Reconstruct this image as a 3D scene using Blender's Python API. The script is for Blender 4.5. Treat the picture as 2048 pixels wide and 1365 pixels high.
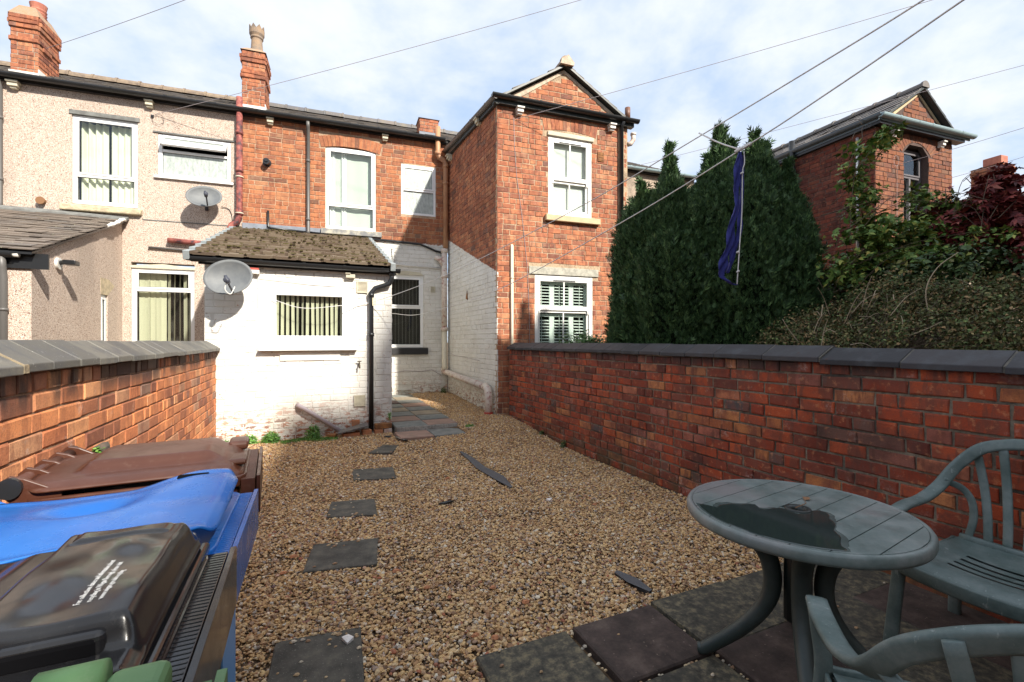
import bpy, bmesh, math, random
import numpy as np
from mathutils import Vector, Matrix
random.seed(7); RS = np.random.RandomState(7)
for o in list(bpy.data.objects): bpy.data.objects.remove(o, do_unlink=True)
sc = bpy.context.scene; COL = sc.collection
R = math.radians

# ------------------------------------------------------------ camera, sky, sun, exposure
EYE = 1.36
cd = bpy.data.cameras.new('camera'); cam = bpy.data.objects.new('camera', cd); COL.objects.link(cam)
cd.sensor_width = 36; cd.lens = 36*925/2048; cd.clip_start = 0.02; cd.clip_end = 800
cam.location = (0, 0, EYE); cam.rotation_euler = (R(90), 0, R(-24.37))
sc.camera = cam
sc.render.resolution_x = 1024; sc.render.resolution_y = 682
sc.view_settings.view_transform = 'Standard'; sc.view_settings.look = 'None'
sc.view_settings.gamma = 1; sc.view_settings.use_curve_mapping = False
sc.view_settings.exposure = 0.95
SUN_AZ, SUN_EL = 21, 37           # sun behind the camera, over its right shoulder
travel = Vector((-math.sin(R(SUN_AZ))*math.cos(R(SUN_EL)), math.cos(R(SUN_AZ))*math.cos(R(SUN_EL)), -math.sin(R(SUN_EL))))
sl = bpy.data.lights.new('sun', 'SUN'); sl.energy = 4.4; sl.angle = R(1.6); sl.color = (1, .93, .82)
so = bpy.data.objects.new('sun', sl); COL.objects.link(so); so.rotation_euler = travel.to_track_quat('-Z', 'Y').to_euler()

w = bpy.data.worlds.new('World'); sc.world = w; w.use_nodes = True
N = w.node_tree.nodes; L = w.node_tree.links; N.clear()
def wn(t, **k):
    n = N.new(t)
    for a, b in k.items(): setattr(n, a, b)
    return n
wo = wn('ShaderNodeOutputWorld'); bg = wn('ShaderNodeBackground'); bg.inputs[1].default_value = 0.1
sky = wn('ShaderNodeTexSky', sky_type='NISHITA', sun_disc=False, sun_elevation=R(SUN_EL), sun_rotation=R(180-SUN_AZ))
sky.air_density = 1.0; sky.dust_density = 0.6; sky.ozone_density = 1.5
tc = wn('ShaderNodeTexCoord'); sep = wn('ShaderNodeSeparateXYZ'); L.new(tc.outputs['Generated'], sep.inputs[0])
def wm(op, a, b=None, c=None):
    n = wn('ShaderNodeMath', operation=op)
    for i, v in enumerate((a, b, c)):
        if v is None: continue
        if isinstance(v, (int, float)): n.inputs[i].default_value = v
        else: L.new(v, n.inputs[i])
    return n.outputs[0]
zz = wm('ADD', wm('MAXIMUM', sep.outputs[2], 0.0), 0.22)
cmb = wn('ShaderNodeCombineXYZ'); L.new(wm('DIVIDE', sep.outputs[0], zz), cmb.inputs[0]); L.new(wm('DIVIDE', sep.outputs[1], zz), cmb.inputs[1])
cmb.inputs[2].default_value = 3.7
n1 = wn('ShaderNodeTexNoise'); n1.inputs['Scale'].default_value = 1.5; n1.inputs['Detail'].default_value = 7; n1.inputs['Roughness'].default_value = .56; n1.inputs['Distortion'].default_value = .25
n2 = wn('ShaderNodeTexNoise'); n2.inputs['Scale'].default_value = 4.2; n2.inputs['Detail'].default_value = 5; n2.inputs['Roughness'].default_value = .6
L.new(cmb.outputs[0], n1.inputs['Vector']); L.new(cmb.outputs[0], n2.inputs['Vector'])
m = wm('ADD', wm('MULTIPLY', n1.outputs[0], .68), wm('MULTIPLY', n2.outputs[0], .32))
cr = wn('ShaderNodeMapRange'); cr.interpolation_type = 'SMOOTHSTEP'; cr.inputs[1].default_value = .34; cr.inputs[2].default_value = .61
L.new(m, cr.inputs[0])
mx = wn('ShaderNodeMix', data_type='RGBA'); L.new(cr.outputs[0], mx.inputs[0])
haze = wn('ShaderNodeMix', data_type='RGBA'); haze.inputs[0].default_value = .8
L.new(sky.outputs[0], haze.inputs[6]); haze.inputs[7].default_value = (3.2, 4.15, 5.7, 1)
L.new(haze.outputs[2], mx.inputs[6]); mx.inputs[7].default_value = (5.15, 5.4, 5.8, 1)
L.new(mx.outputs[2], bg.inputs[0]); L.new(bg.outputs[0], wo.inputs[0])

# ------------------------------------------------------------ materials
def mat(name, col=(.5,.5,.5), rough=.7, metal=0, **k):
    m = bpy.data.materials.new(name); m.use_nodes = True
    nt = m.node_tree; b = nt.nodes['Principled BSDF']
    b.inputs['Base Color'].default_value = (*col, 1); b.inputs['Roughness'].default_value = rough; b.inputs['Metallic'].default_value = metal
    if 'spec' in k: b.inputs['Specular IOR Level'].default_value = k['spec']
    return m
class NT:
    def __init__(s, m): s.m = m; s.t = m.node_tree; s.b = s.t.nodes['Principled BSDF']; s.g = None
    def n(s, ty, **k):
        n = s.t.nodes.new(ty)
        for a, b in k.items(): setattr(n, a, b)
        return n
    def l(s, a, b): s.t.links.new(a, b)
    def pos(s):
        if s.g is None: s.g = s.n('ShaderNodeNewGeometry')
        return s.g.outputs['Position']
    def isl(s): s.pos(); return s.g.outputs['Random Per Island']
    def objr(s): return s.n('ShaderNodeObjectInfo').outputs['Random']
    def rnd(s): return s.ma('FRACT', s.ma('ADD', s.isl(), s.objr()))
    def scl(s, v, sc):
        n = s.n('ShaderNodeVectorMath', operation='MULTIPLY'); s.l(v, n.inputs[0]); n.inputs[1].default_value = sc; return n.outputs[0]
    def noise(s, scale, detail=4, rough=.55, vec=None, dist=0):
        n = s.n('ShaderNodeTexNoise'); n.inputs['Scale'].default_value = scale; n.inputs['Detail'].default_value = detail
        n.inputs['Roughness'].default_value = rough; n.inputs['Distortion'].default_value = dist
        s.l(vec or s.pos(), n.inputs['Vector']); return n.outputs[0]
    def vor(s, scale, vec=None, feature='F1', out=0):
        n = s.n('ShaderNodeTexVoronoi', feature=feature); n.inputs['Scale'].default_value = scale; s.l(vec or s.pos(), n.inputs['Vector']); return n.outputs[out]
    def ma(s, op, a, b=None, c=None, clamp=False):
        n = s.n('ShaderNodeMath', operation=op); n.use_clamp = clamp
        for i, v in enumerate((a, b, c)):
            if v is None: continue
            if isinstance(v, (int, float)): n.inputs[i].default_value = v
            else: s.l(v, n.inputs[i])
        return n.outputs[0]
    def mr(s, v, a, b, c=0, d=1, smooth=True):
        n = s.n('ShaderNodeMapRange'); n.interpolation_type = 'SMOOTHSTEP' if smooth else 'LINEAR'
        s.l(v, n.inputs[0])
        for i, x in zip((1,2,3,4), (a,b,c,d)): n.inputs[i].default_value = x
        return n.outputs[0]
    def ramp(s, v, stops, interp='LINEAR'):
        n = s.n('ShaderNodeValToRGB'); e = n.color_ramp.elements; n.color_ramp.interpolation = interp
        while len(e) < len(stops): e.new(.5)
        for i, (p, c) in enumerate(stops): e[i].position = p; e[i].color = (*c, 1)
        s.l(v, n.inputs[0]); return n.outputs[0]
    def mix(s, f, a, b, mode='MIX'):
        n = s.n('ShaderNodeMix', data_type='RGBA', blend_type=mode)
        for i, v in ((0, f), (6, a), (7, b)):
            if isinstance(v, (int, float)): n.inputs[i].default_value = v
            elif isinstance(v, tuple): n.inputs[i].default_value = (*v, 1)
            else: s.l(v, n.inputs[i])
        return n.outputs[2]
    def axis(s, i):
        n = s.n('ShaderNodeSeparateXYZ'); s.l(s.pos(), n.inputs[0]); return n.outputs[i]
    def col(s, v): s.l(v, s.b.inputs['Base Color'])
    def rough(s, v): s.l(v, s.b.inputs['Roughness'])
    def bump(s, h, strength=.5, dist=.01):
        n = s.n('ShaderNodeBump'); n.inputs['Strength'].default_value = strength; n.inputs['Distance'].default_value = dist
        s.l(h, n.inputs['Height']); s.l(n.outputs[0], s.b.inputs['Normal'])

def mottled(name, a, b, scale=8, rough=.7, bump=.3, bscale=60, bdist=.004, stretch=None, spec=.5):
    m = mat(name, a, rough, spec=spec); t = NT(m); v = t.scl(t.pos(), stretch) if stretch else None
    t.col(t.mix(t.mr(t.noise(scale, 5, .6, v), .35, .65), a, b))
    if bump: t.bump(t.noise(bscale, 4, .6, v), bump, bdist)
    return m

def brick_mat(name, stops, mottle=.35, soot=.35, efflo=.1, top_z=None, paint=None, dark=1.0, moss=False):
    """fired brick: every brick its own colour, blotches, soot and lime; paint = function returning a mask of painted area"""
    m = mat(name, (.4,.15,.08), .88, spec=.25); t = NT(m)
    c = t.ramp(t.rnd(), stops)
    r2 = t.ma('FRACT', t.ma('MULTIPLY', t.rnd(), 17.31))
    band = t.noise(1.0, 3, .6, t.scl(t.pos(), (17,17,3.5)))
    c = t.mix(t.ma('MULTIPLY', t.mr(band, .50, .62), mottle*1.5, clamp=True), c, (.17,.06,.04))
    c = t.mix(t.ma('MULTIPLY', t.mr(t.noise(9, 5, .65), .42, .62), mottle*1.3, clamp=True), c, (.20,.065,.045))
    c = t.mix(t.ma('MULTIPLY', t.mr(t.noise(130, 3, .6), .48, .62), .22), c, (.10,.05,.04))
    c = t.mix(t.ma('MULTIPLY', t.mr(t.noise(23, 4, .6), .55, .7), mottle*.9), c, (.62,.26,.12))
    c = t.mix(t.ma('MULTIPLY', t.mr(t.noise(2.3, 5, .7), .5, .68), soot), c, (.045,.032,.03))
    c = t.mix(t.ma('MULTIPLY', t.ma('MULTIPLY', t.mr(t.noise(5.1, 6, .7), .56, .7), t.mr(t.noise(60,3,.6), .4, .6)), efflo), c, (.62,.55,.5))
    c = t.mix(t.ma('MULTIPLY', t.mr(t.noise(1.3, 6, .72), .50, .64), soot*.8), c, t.mix(.72, c, (.02,.015,.013)))
    if top_z is not None:
        f = t.ma('MULTIPLY', t.mr(t.axis(2), top_z-.22, top_z-.07), t.mr(t.noise(4.5, 4, .6, t.scl(t.pos(), (1,1,.25))), .36, .50))
        c = t.mix(t.ma('MULTIPLY', f, .85), c, (.035,.03,.03))
    if moss:
        f = t.ma('MULTIPLY', t.mr(t.axis(2), .35, .02), t.mr(t.noise(3.1, 5, .6), .44, .6))
        c = t.mix(t.ma('MULTIPLY', f, .6), c, (.055,.06,.03))
    h = t.ma('ADD', t.noise(70, 5, .65), t.ma('MULTIPLY', t.noise(220, 2, .5), .5))
    rg = t.mr(r2, 0, 1, .75, .95)
    if paint:
        pm = paint(t)
        chip = t.mr(t.noise(26, 6, .7), .63, .67)
        low = t.mr(t.axis(2), .75, .1)
        ch2 = t.ma('MULTIPLY', t.mr(t.noise(11, 7, .72, t.scl(t.pos(), (1,1,2.2))), .50, .56), low)
        chips = t.ma('MAXIMUM', t.ma('MULTIPLY', chip, .8), ch2)
        pc = t.mix(t.mr(t.noise(3, 5, .6), .35, .7), (.74,.73,.69), (.66,.64,.585))
        pc = t.mix(t.ma('MULTIPLY', t.mr(t.noise(37, 5, .7), .6, .72), .6), pc, (.30,.27,.24))
        pc = t.mix(t.ma('MULTIPLY', t.ma('MULTIPLY', t.mr(t.axis(2), .6, .12), t.mr(t.noise(4, 5, .6), .42, .62)), .4), pc, (.42,.40,.27))
        mk = t.ma('MULTIPLY', pm, t.ma('SUBTRACT', 1.0, chips), clamp=True)
        c = t.mix(mk, c, pc); t.rough(t.mr(mk, 0, 1, .9, .62))
    else: t.rough(rg)
    t.col(c); t.bump(h, .55, .004)
    return m
def mortar_mat(name, col, dark=(.08,.07,.06), df=.4, paint=None):
    m = mat(name, col, .95, spec=.15); t = NT(m)
    c = t.mix(t.ma('MULTIPLY', t.mr(t.noise(3.5, 6, .65), .42, .65), df), col, dark)
    c = t.mix(t.mr(t.noise(40, 4, .6), .4, .7), c, t.mix(.4, c, (.02,.02,.02)))
    if paint:
        pm = paint(t); low = t.mr(t.axis(2), .7, .1)
        ch = t.ma('MAXIMUM', t.mr(t.noise(21, 6, .7), .6, .64), t.ma('MULTIPLY', t.mr(t.noise(11, 7, .72), .49, .55), low))
        c = t.mix(t.ma('MULTIPLY', pm, t.ma('SUBTRACT', 1.0, ch), clamp=True), c, (.63,.61,.56))
    t.col(c); t.bump(t.noise(120, 4, .6), .6, .004); return m
ORANGE = [(0,(.19,.08,.055)),(.08,(.31,.12,.07)),(.24,(.44,.165,.085)),(.5,(.51,.20,.098)),(.70,(.42,.15,.078)),(.88,(.55,.255,.13)),(.96,(.36,.18,.11)),(1,(.18,.11,.09))]
ORANGE_B = [(0,(.26,.10,.06)),(.14,(.44,.17,.085)),(.3,(.64,.24,.10)),(.5,(.72,.28,.115)),(.68,(.60,.21,.09)),(.84,(.74,.36,.17)),(.93,(.48,.26,.16)),(1,(.22,.15,.12))]
BROWNO = [(0,(.17,.09,.06)),(.08,(.32,.14,.08)),(.3,(.42,.165,.08)),(.55,(.49,.195,.09)),(.74,(.38,.145,.07)),(.90,(.49,.23,.115)),(1,(.22,.14,.10))]
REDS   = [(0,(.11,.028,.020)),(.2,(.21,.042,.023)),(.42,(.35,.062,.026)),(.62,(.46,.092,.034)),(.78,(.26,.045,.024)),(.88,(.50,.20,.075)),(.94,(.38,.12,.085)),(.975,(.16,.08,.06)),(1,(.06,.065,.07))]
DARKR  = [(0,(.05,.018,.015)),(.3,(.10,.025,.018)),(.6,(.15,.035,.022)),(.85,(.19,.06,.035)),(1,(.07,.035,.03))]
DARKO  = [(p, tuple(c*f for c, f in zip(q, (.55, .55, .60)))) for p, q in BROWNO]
one = lambda t: t.mr(t.axis(2), -50, -49)
def side_paint(t):    # painted up to a line that falls towards the camera
    y = t.axis(1); z = t.axis(2)
    edge = t.ma('ADD', 2.47, t.ma('MULTIPLY', t.ma('SUBTRACT', y, 6.98), .385))
    d = t.ma('SUBTRACT', t.ma('ADD', edge, t.ma('MULTIPLY', t.noise(12, 3, .6), .06)), z)
    return t.mr(d, -.0, .02)
rear_paint = lambda t: t.mr(t.ma('ADD', t.axis(2), t.ma('MULTIPLY', t.noise(9, 5, .7), .16)), 3.53, 3.50)
M = {}
M['brick_left'] = brick_mat('brick_left', ORANGE_B, .24, .2, .4, top_z=1.24, moss=True)
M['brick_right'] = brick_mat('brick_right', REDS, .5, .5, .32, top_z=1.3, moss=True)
M['brick_house'] = brick_mat('brick_house', BROWNO, .3, .2, .1, paint=rear_paint)
M['brick_wing'] = brick_mat('brick_wing', ORANGE, .4, .25, .2)
M['brick_side'] = brick_mat('brick_side', ORANGE, .45, .4, .1, paint=side_paint)
M['brick_white'] = brick_mat('brick_white', ORANGE, .3, .2, .2, paint=one)
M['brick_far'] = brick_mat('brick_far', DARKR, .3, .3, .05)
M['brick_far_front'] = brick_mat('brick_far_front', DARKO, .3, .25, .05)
M['brick_stack'] = brick_mat('brick_stack', ORANGE, .35, .4, .1)
M['mortar_left'] = mortar_mat('mortar_left', (.36,.22,.14), dark=(.15,.09,.06), df=.7)
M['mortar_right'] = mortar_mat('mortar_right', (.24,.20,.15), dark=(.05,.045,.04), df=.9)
M['mortar_house'] = mortar_mat('mortar_house', (.52,.36,.24), paint=rear_paint)
M['mortar_wing'] = mortar_mat('mortar_wing', (.50,.37,.25))
M['mortar_side'] = mortar_mat('mortar_side', (.32,.21,.15), paint=side_paint)
M['mortar_white'] = mortar_mat('mortar_white', (.5,.45,.4), paint=one)
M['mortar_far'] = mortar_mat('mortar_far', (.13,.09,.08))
M['mortar_plain'] = mortar_mat('mortar_plain', (.42,.40,.36))
M['lime'] = mottled('lime', (.62,.50,.38), (.42,.33,.25), 14, .95, .7, 50, .01)

m = mat('pebbledash', (.6,.46,.35), .95, spec=.2); t = NT(m)
v = t.vor(140, out=1); c = t.ramp(t.vor(140, out=0), [(0,(.40,.31,.25)),(.25,(.54,.42,.34)),(.6,(.62,.50,.41)),(1,(.43,.33,.27))])
sepc = t.n('ShaderNodeSeparateColor'); t.l(v, sepc.inputs[0])
c = t.mix(t.mr(sepc.outputs[0], .7, .74), c, (.74,.66,.58)); c = t.mix(t.mr(sepc.outputs[1], .84, .86), c, (.22,.13,.10))
c = t.mix(t.ma('MULTIPLY', t.mr(t.noise(1.1, 5, .6, t.scl(t.pos(), (1,1,.3))), .45, .7), .35), c, (.30,.25,.21))
t.col(c); t.bump(t.ma('SUBTRACT', 1, t.vor(140, out=0)), .8, .009); M['pebbledash'] = m
m = mat('slate', (.1,.1,.1), .6); t = NT(m)
c = t.ramp(t.rnd(), [(0,(.085,.08,.08)),(.4,(.125,.115,.11)),(.7,(.16,.135,.12)),(1,(.10,.10,.11))])
c = t.mix(t.ma('MULTIPLY', t.mr(t.noise(7, 6, .7), .48, .66), .6), c, (.20,.17,.12)); c = t.mix(t.mr(t.noise(31, 4, .6), .66, .7), c, (.35,.36,.30))
t.col(c); t.bump(t.noise(40, 5, .6), .5, .005); M['slate'] = m
m = mat('concrete_tile', (.3,.26,.2), .92, spec=.2); t = NT(m)
c = t.ramp(t.rnd(), [(0,(.11,.08,.058)),(.5,(.15,.115,.08)),(1,(.19,.15,.11))])
c = t.mix(t.ma('MULTIPLY', t.mr(t.noise(2.2, 5, .6), .45, .7), .7), c, (.14,.10,.075)); c = t.mix(t.mr(t.noise(33, 5, .65), .60, .70), c, (.17,.15,.085))
t.col(c); t.bump(t.noise(70, 5, .65), .7, .006); M['concrete_tile'] = m
M['moss'] = mottled('moss', (.075,.095,.02), (.16,.15,.04), 40, 1, 1, 120, .01, spec=.1)
M['mossdark'] = mottled('mossdark', (.040,.030,.016), (.085,.075,.028), 40, 1, 1, 120, .01, spec=.1)
m = mat('coping_left', (.2,.2,.19), .55); t = NT(m)
c = t.ramp(t.rnd(), [(0,(.085,.082,.072)),(.5,(.12,.115,.10)),(1,(.155,.145,.12))]); c = t.mix(t.mr(t.noise(9, 6, .65), .42, .7), c, (.075,.075,.078)); c = t.mix(t.mr(t.noise(90, 3, .6), .66, .72), c, (.3,.3,.28))
t.col(c); t.bump(t.noise(60, 5, .6), .3, .003); M['coping_left'] = m
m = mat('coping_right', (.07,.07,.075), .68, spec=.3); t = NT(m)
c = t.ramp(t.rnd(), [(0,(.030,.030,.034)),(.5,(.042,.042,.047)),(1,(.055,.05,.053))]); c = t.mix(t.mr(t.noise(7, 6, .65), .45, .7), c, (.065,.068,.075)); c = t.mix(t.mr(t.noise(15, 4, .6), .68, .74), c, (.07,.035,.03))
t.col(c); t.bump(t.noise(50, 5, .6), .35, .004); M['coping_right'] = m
M['joint_mortar'] = mottled('joint_mortar', (.34,.26,.16), (.22,.18,.12), 20, .95, .6, 60, .01)
M['upvc'] = mat('upvc', (.82,.83,.83), .32); M['upvc_seal'] = mat('upvc_seal', (.10,.10,.11), .6)
M['white_wood'] = mat('white_wood', (.78,.77,.73), .45); M['shutter_white'] = mat('shutter_white', (.70,.76,.73), .5)
m = mat('glass', (1,1,1), .02); t = NT(m)      # thin pane: clear, with a real reflection
fr = t.n('ShaderNodeFresnel'); t.pos(); t.l(t.mr(t.g.outputs['Backfacing'], 0, 1, 1.52, 1/1.52, False), fr.inputs[0])   # same on both faces of the pane
gl = t.n('ShaderNodeBsdfGlossy'); gl.inputs[1].default_value = .015; tr = t.n('ShaderNodeBsdfTransparent'); tr.inputs[0].default_value = (.93,.96,.94,1)
ms = t.n('ShaderNodeMixShader'); t.l(t.ma('MULTIPLY', t.ma('ADD', fr.outputs[0], .01), .9, clamp=True), ms.inputs[0]); t.l(tr.outputs[0], ms.inputs[1]); t.l(gl.outputs[0], ms.inputs[2])
t.l(ms.outputs[0], t.t.nodes['Material Output'].inputs[0]); M['glass'] = m
m = mat('frosted', (.78,.82,.82), .25); t = NT(m); t.col(t.ramp(t.noise(30, 4, .6, t.scl(t.pos(), (1,1,.35))), [(.3,(.30,.34,.32)),(.7,(.50,.55,.52))])); t.bump(t.noise(70, 3, .6), .5, .01); M['frosted'] = m
M['room'] = mat('room', (.03,.028,.025), .9); M['curtain'] = mottled('curtain', (.80,.78,.66), (.72,.72,.58), 3, .9, 0); M['curtain_white'] = mat('curtain_white', (.85,.85,.84), .9)
M['blind_cream'] = mat('blind_cream', (.60,.56,.42), .85); M['blind_dark'] = mat('blind_dark', (.035,.032,.028), .8)
M['blind_line'] = mat('blind_line', (.33,.31,.26), .8)
M['black_plastic'] = mat('black_plastic', (.017,.018,.02), .3); M['grey_plastic'] = mat('grey_plastic', (.12,.115,.11), .45)
M['silver_plastic'] = mat('silver_plastic', (.62,.64,.66), .3, .5)
M['lead'] = mottled('lead', (.22,.245,.29), (.16,.18,.215), 5, .6, .2); M['cement_grey'] = mottled('cement_grey', (.20,.205,.195), (.13,.13,.125), 8, .95, .5)
M['terracotta_plastic'] = mottled('terracotta_plastic', (.46,.24,.12), (.36,.18,.10), 5, .55, .1)
m = mat('rusty_iron', (.2,.06,.05), .7); t = NT(m); t.col(t.ramp(t.noise(9, 6, .7), [(.38,(.045,.03,.035)),(.5,(.20,.05,.045)),(.62,(.36,.12,.09))])); t.bump(t.noise(50,4,.6), .5, .004); M['rusty_iron'] = m
m = mat('flaking_pipe', (.7,.62,.55), .6); t = NT(m); t.col(t.ramp(t.noise(13, 6, .7), [(.36,(.36,.14,.12)),(.45,(.62,.52,.45)),(.6,(.70,.63,.55))])); M['flaking_pipe'] = m
M['cream_pipe'] = mat('cream_pipe', (.66,.60,.47), .5); M['grey_pipe'] = mat('grey_pipe', (.42,.36,.38), .5)
M['dish_grey'] = mottled('dish_grey', (.115,.125,.135), (.15,.16,.165), 6, .6, 0); M['dish_dark'] = mat('dish_dark', (.05,.055,.075), .5)
M['stone_sill'] = mottled('stone_sill', (.60,.50,.33), (.40,.33,.23), 12, .9, .7, 30, .02); M['buff_sill'] = mottled('buff_sill', (.55,.44,.27), (.47,.38,.24), 7, .8, .3)
M['grey_sill'] = mottled('grey_sill', (.19,.195,.20), (.42,.40,.33), 9, .85, .5); M['black_sill'] = mat('black_sill', (.02,.02,.022), .55)
M['concrete'] = mottled('concrete', (.46,.44,.37), (.32,.31,.26), 14, .95, .5, 50, .01)
M['white_paint'] = mottled('white_paint', (.76,.75,.71), (.68,.66,.61), 6, .6, .2); M['green_teal'] = mottled('fascia_dark', (.025,.035,.035), (.04,.05,.05), 6, .45, .1)
M['gutter_blue'] = mat('gutter_blue', (.11,.155,.19), .35); M['gutter_pale'] = mat('gutter_pale', (.30,.40,.43), .4)
M['pot_clay'] = mottled('pot_clay', (.22,.175,.14), (.32,.22,.14), 9, .9, .4); M['pot_red'] = mottled('pot_red', (.46,.18,.12), (.36,.13,.09), 9, .9, .3)
m = mat('slab_grey', (.12,.12,.1), .85); t = NT(m)
c = t.ramp(t.noise(26, 6, .72), [(.36,(.030,.028,.022)),(.5,(.075,.068,.050)),(.64,(.20,.165,.10))]); c = t.mix(t.mr(t.noise(4, 4, .6), .4, .7), c, t.mix(.5, c, (.045,.043,.036))); t.col(c); t.bump(t.noise(90, 5, .65), .5, .004); M['slab_grey'] = m
m = mat('slab_red', (.12,.07,.06), .8); t = NT(m)
c = t.ramp(t.noise(9, 6, .7), [(.36,(.032,.022,.018)),(.52,(.062,.042,.035)),(.68,(.11,.080,.064))]); c = t.mix(t.mr(t.noise(55, 3, .6), .66, .74), c, (.22,.17,.13)); t.col(c); t.bump(t.noise(90, 5, .65), .5, .004); M['slab_red'] = m
m = mat('step_slab', (.1,.1,.09), .85); t = NT(m)
c = t.ramp(t.noise(8, 6, .7), [(.35,(.045,.042,.035)),(.55,(.09,.083,.068)),(.7,(.15,.135,.10))]); t.col(t.mix(t.mr(t.noise(120, 3, .6), .62, .7), c, (.22,.21,.18))); t.bump(t.noise(120, 4, .6), .4, .003); M['step_slab'] = m
M['path_grey'] = mottled('path_grey', (.22,.22,.20), (.15,.16,.15), 9, .85, .3); M['path_pink'] = mottled('path_pink', (.34,.21,.16), (.25,.17,.13), 8, .85, .3); M['path_buff'] = mottled('path_buff', (.33,.27,.19), (.24,.20,.15), 8, .85, .3); M['path_dark'] = mottled('path_dark', (.05,.03,.03), (.08,.045,.04), 8, .85, .3)
m = mat('gravel_stone', (.4,.3,.2), .72); t = NT(m)
c = t.ramp(t.objr(), [(0,(.15,.08,.045)),(.1,(.38,.21,.10)),(.24,(.62,.38,.165)),(.42,(.74,.51,.235)),(.55,(.51,.30,.14)),(.68,(.80,.61,.35)),(.8,(.41,.25,.14)),(.87,(.30,.26,.24)),(.93,(.85,.77,.60)),(.975,(.42,.13,.055)),(1,(.10,.10,.11))])
t.col(t.mix(t.mr(t.noise(90, 4, .6), .4, .65), c, t.mix(.4, c, (.16,.09,.05)))); t.bump(t.noise(150, 3, .6), .3, .003); M['gravel_stone'] = m
M['soil'] = mottled('soil', (.17,.115,.07), (.09,.062,.04), 18, 1, .6, 80, .01, spec=.1)
M['membrane'] = mat('membrane', (.075,.078,.085), .6)
def foliage(name, stops, rough=.55):
    m = mat(name, (.05,.1,.03), rough); t = NT(m); t.col(t.ramp(t.isl(), stops)); t.b.inputs['Specular IOR Level'].default_value = .35
    return m
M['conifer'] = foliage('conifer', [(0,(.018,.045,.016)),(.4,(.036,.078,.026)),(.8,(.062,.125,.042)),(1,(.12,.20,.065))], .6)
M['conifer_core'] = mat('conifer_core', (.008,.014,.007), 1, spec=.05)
M['maple_red'] = foliage('maple_red', [(0,(.06,.009,.010)),(.5,(.15,.020,.020)),(.85,(.25,.045,.035)),(1,(.34,.11,.08))])
M['climber_leaf'] = foliage('climber_leaf', [(0,(.05,.11,.02)),(.4,(.11,.20,.04)),(.75,(.19,.28,.06)),(.93,(.36,.36,.08)),(1,(.42,.28,.07))])  # leaf colour raised to stand in for sun that never reaches the climber
M['dark_leaf'] = foliage('dark_leaf', [(0,(.02,.045,.016)),(.5,(.045,.085,.026)),(.85,(.085,.13,.04)),(1,(.20,.18,.05))])
M['bramble_leaf'] = foliage('bramble_leaf', [(0,(.04,.034,.015)),(.3,(.09,.095,.032)),(.55,(.07,.12,.034)),(.75,(.17,.11,.045)),(.9,(.30,.19,.09)),(1,(.17,.24,.07))], .7)
M['bush_leaf'] = foliage('bush_leaf', [(0,(.05,.12,.03)),(.6,(.10,.20,.06)),(1,(.20,.30,.12))]); M['weed'] = foliage('weed', [(0,(.05,.14,.02)),(.6,(.10,.24,.04)),(1,(.18,.32,.07))])
M['twig'] = mat('twig', (.10,.07,.045), .9); M['twig_pale'] = mat('twig_pale', (.36,.28,.19), .8); M['flower'] = mat('flower', (.8,.76,.72), .7)
def plastic(name, a, b, rough, scale=5, dust=None):
    m = mat(name, a, rough); t = NT(m); c = t.mix(t.mr(t.noise(scale, 5, .6), .4, .68), a, b)
    if dust: c = t.mix(t.ma('MULTIPLY', t.mr(t.noise(34, 7, .75), .52, .72), dust[1]), c, dust[0])
    t.col(c); t.rough(t.mr(t.noise(7, 5, .65), .35, .7, rough, rough+.16)); t.bump(t.noise(3.5, 3, .5), .10, .012); return m
M['bin_black'] = plastic('bin_black', (.010,.010,.012), (.016,.016,.017), .10, dust=((.12,.11,.10), .14))
M['bin_blue'] = plastic('bin_blue', (.006,.095,.37), (.012,.125,.44), .22, dust=((.10,.20,.42), .10))
M['bin_brown'] = plastic('bin_brown', (.065,.022,.012), (.095,.036,.022), .3, dust=((.20,.13,.10), .2))
M['bin_green'] = plastic('bin_green', (.06,.15,.055), (.09,.19,.075), .4, dust=((.25,.30,.2), .25))
M['bin_hole_shade'] = mat('bin_hole_shade', (.003,.003,.004), .9, spec=.1); M['print_white'] = mat('print_white', (.60,.60,.60), .6)  # the near-black colour paints the shade of holes in the bin lids
M['label_blue'] = mat('label_blue', (.10,.30,.62), .4)
m = mat('garden_plastic', (.12,.16,.16), .5); t = NT(m)
c = t.ramp(t.noise(6, 7, .7), [(.36,(.070,.105,.100)),(.5,(.105,.145,.142)),(.66,(.17,.205,.20))]); c = t.mix(t.ma('MULTIPLY', t.mr(t.noise(42, 6, .75, t.scl(t.pos(), (1,1,.3))), .6, .68), .7), c, (.30,.34,.33))
t.col(c); t.rough(t.mr(t.noise(9,4,.6), .35, .65, .38, .6)); t.bump(t.noise(130, 4, .6), .25, .002); M['garden_plastic'] = m
M['garden_dark'] = mat('garden_dark', (.012,.018,.017), .4); M['garden_leg_shaded'] = mottled('garden_leg_shaded', (.028,.042,.040), (.045,.06,.058), 7, .45, .1)  # leg colour is darkened to carry the shade under the table top
m = mat('table_top', (.15,.19,.19), .4); t = NT(m)
c = t.ramp(t.noise(7, 6, .68), [(.36,(.10,.135,.13)),(.52,(.15,.185,.18)),(.68,(.22,.245,.24))]); c = t.mix(t.mr(t.noise(2.4, 4, .6), .5, .7), c, (.20,.19,.19))
t.col(c); t.rough(t.mr(t.noise(11,4,.6), .35, .65, .28, .45)); t.bump(t.noise(140, 4, .6), .2, .002); M['table_top'] = m
M['wet'] = mat('wet', (.026,.036,.034), .07); M['rope'] = mottled('rope', (.80,.78,.75), (.66,.64,.62), 60, .9, .5, 200, .003)
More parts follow.
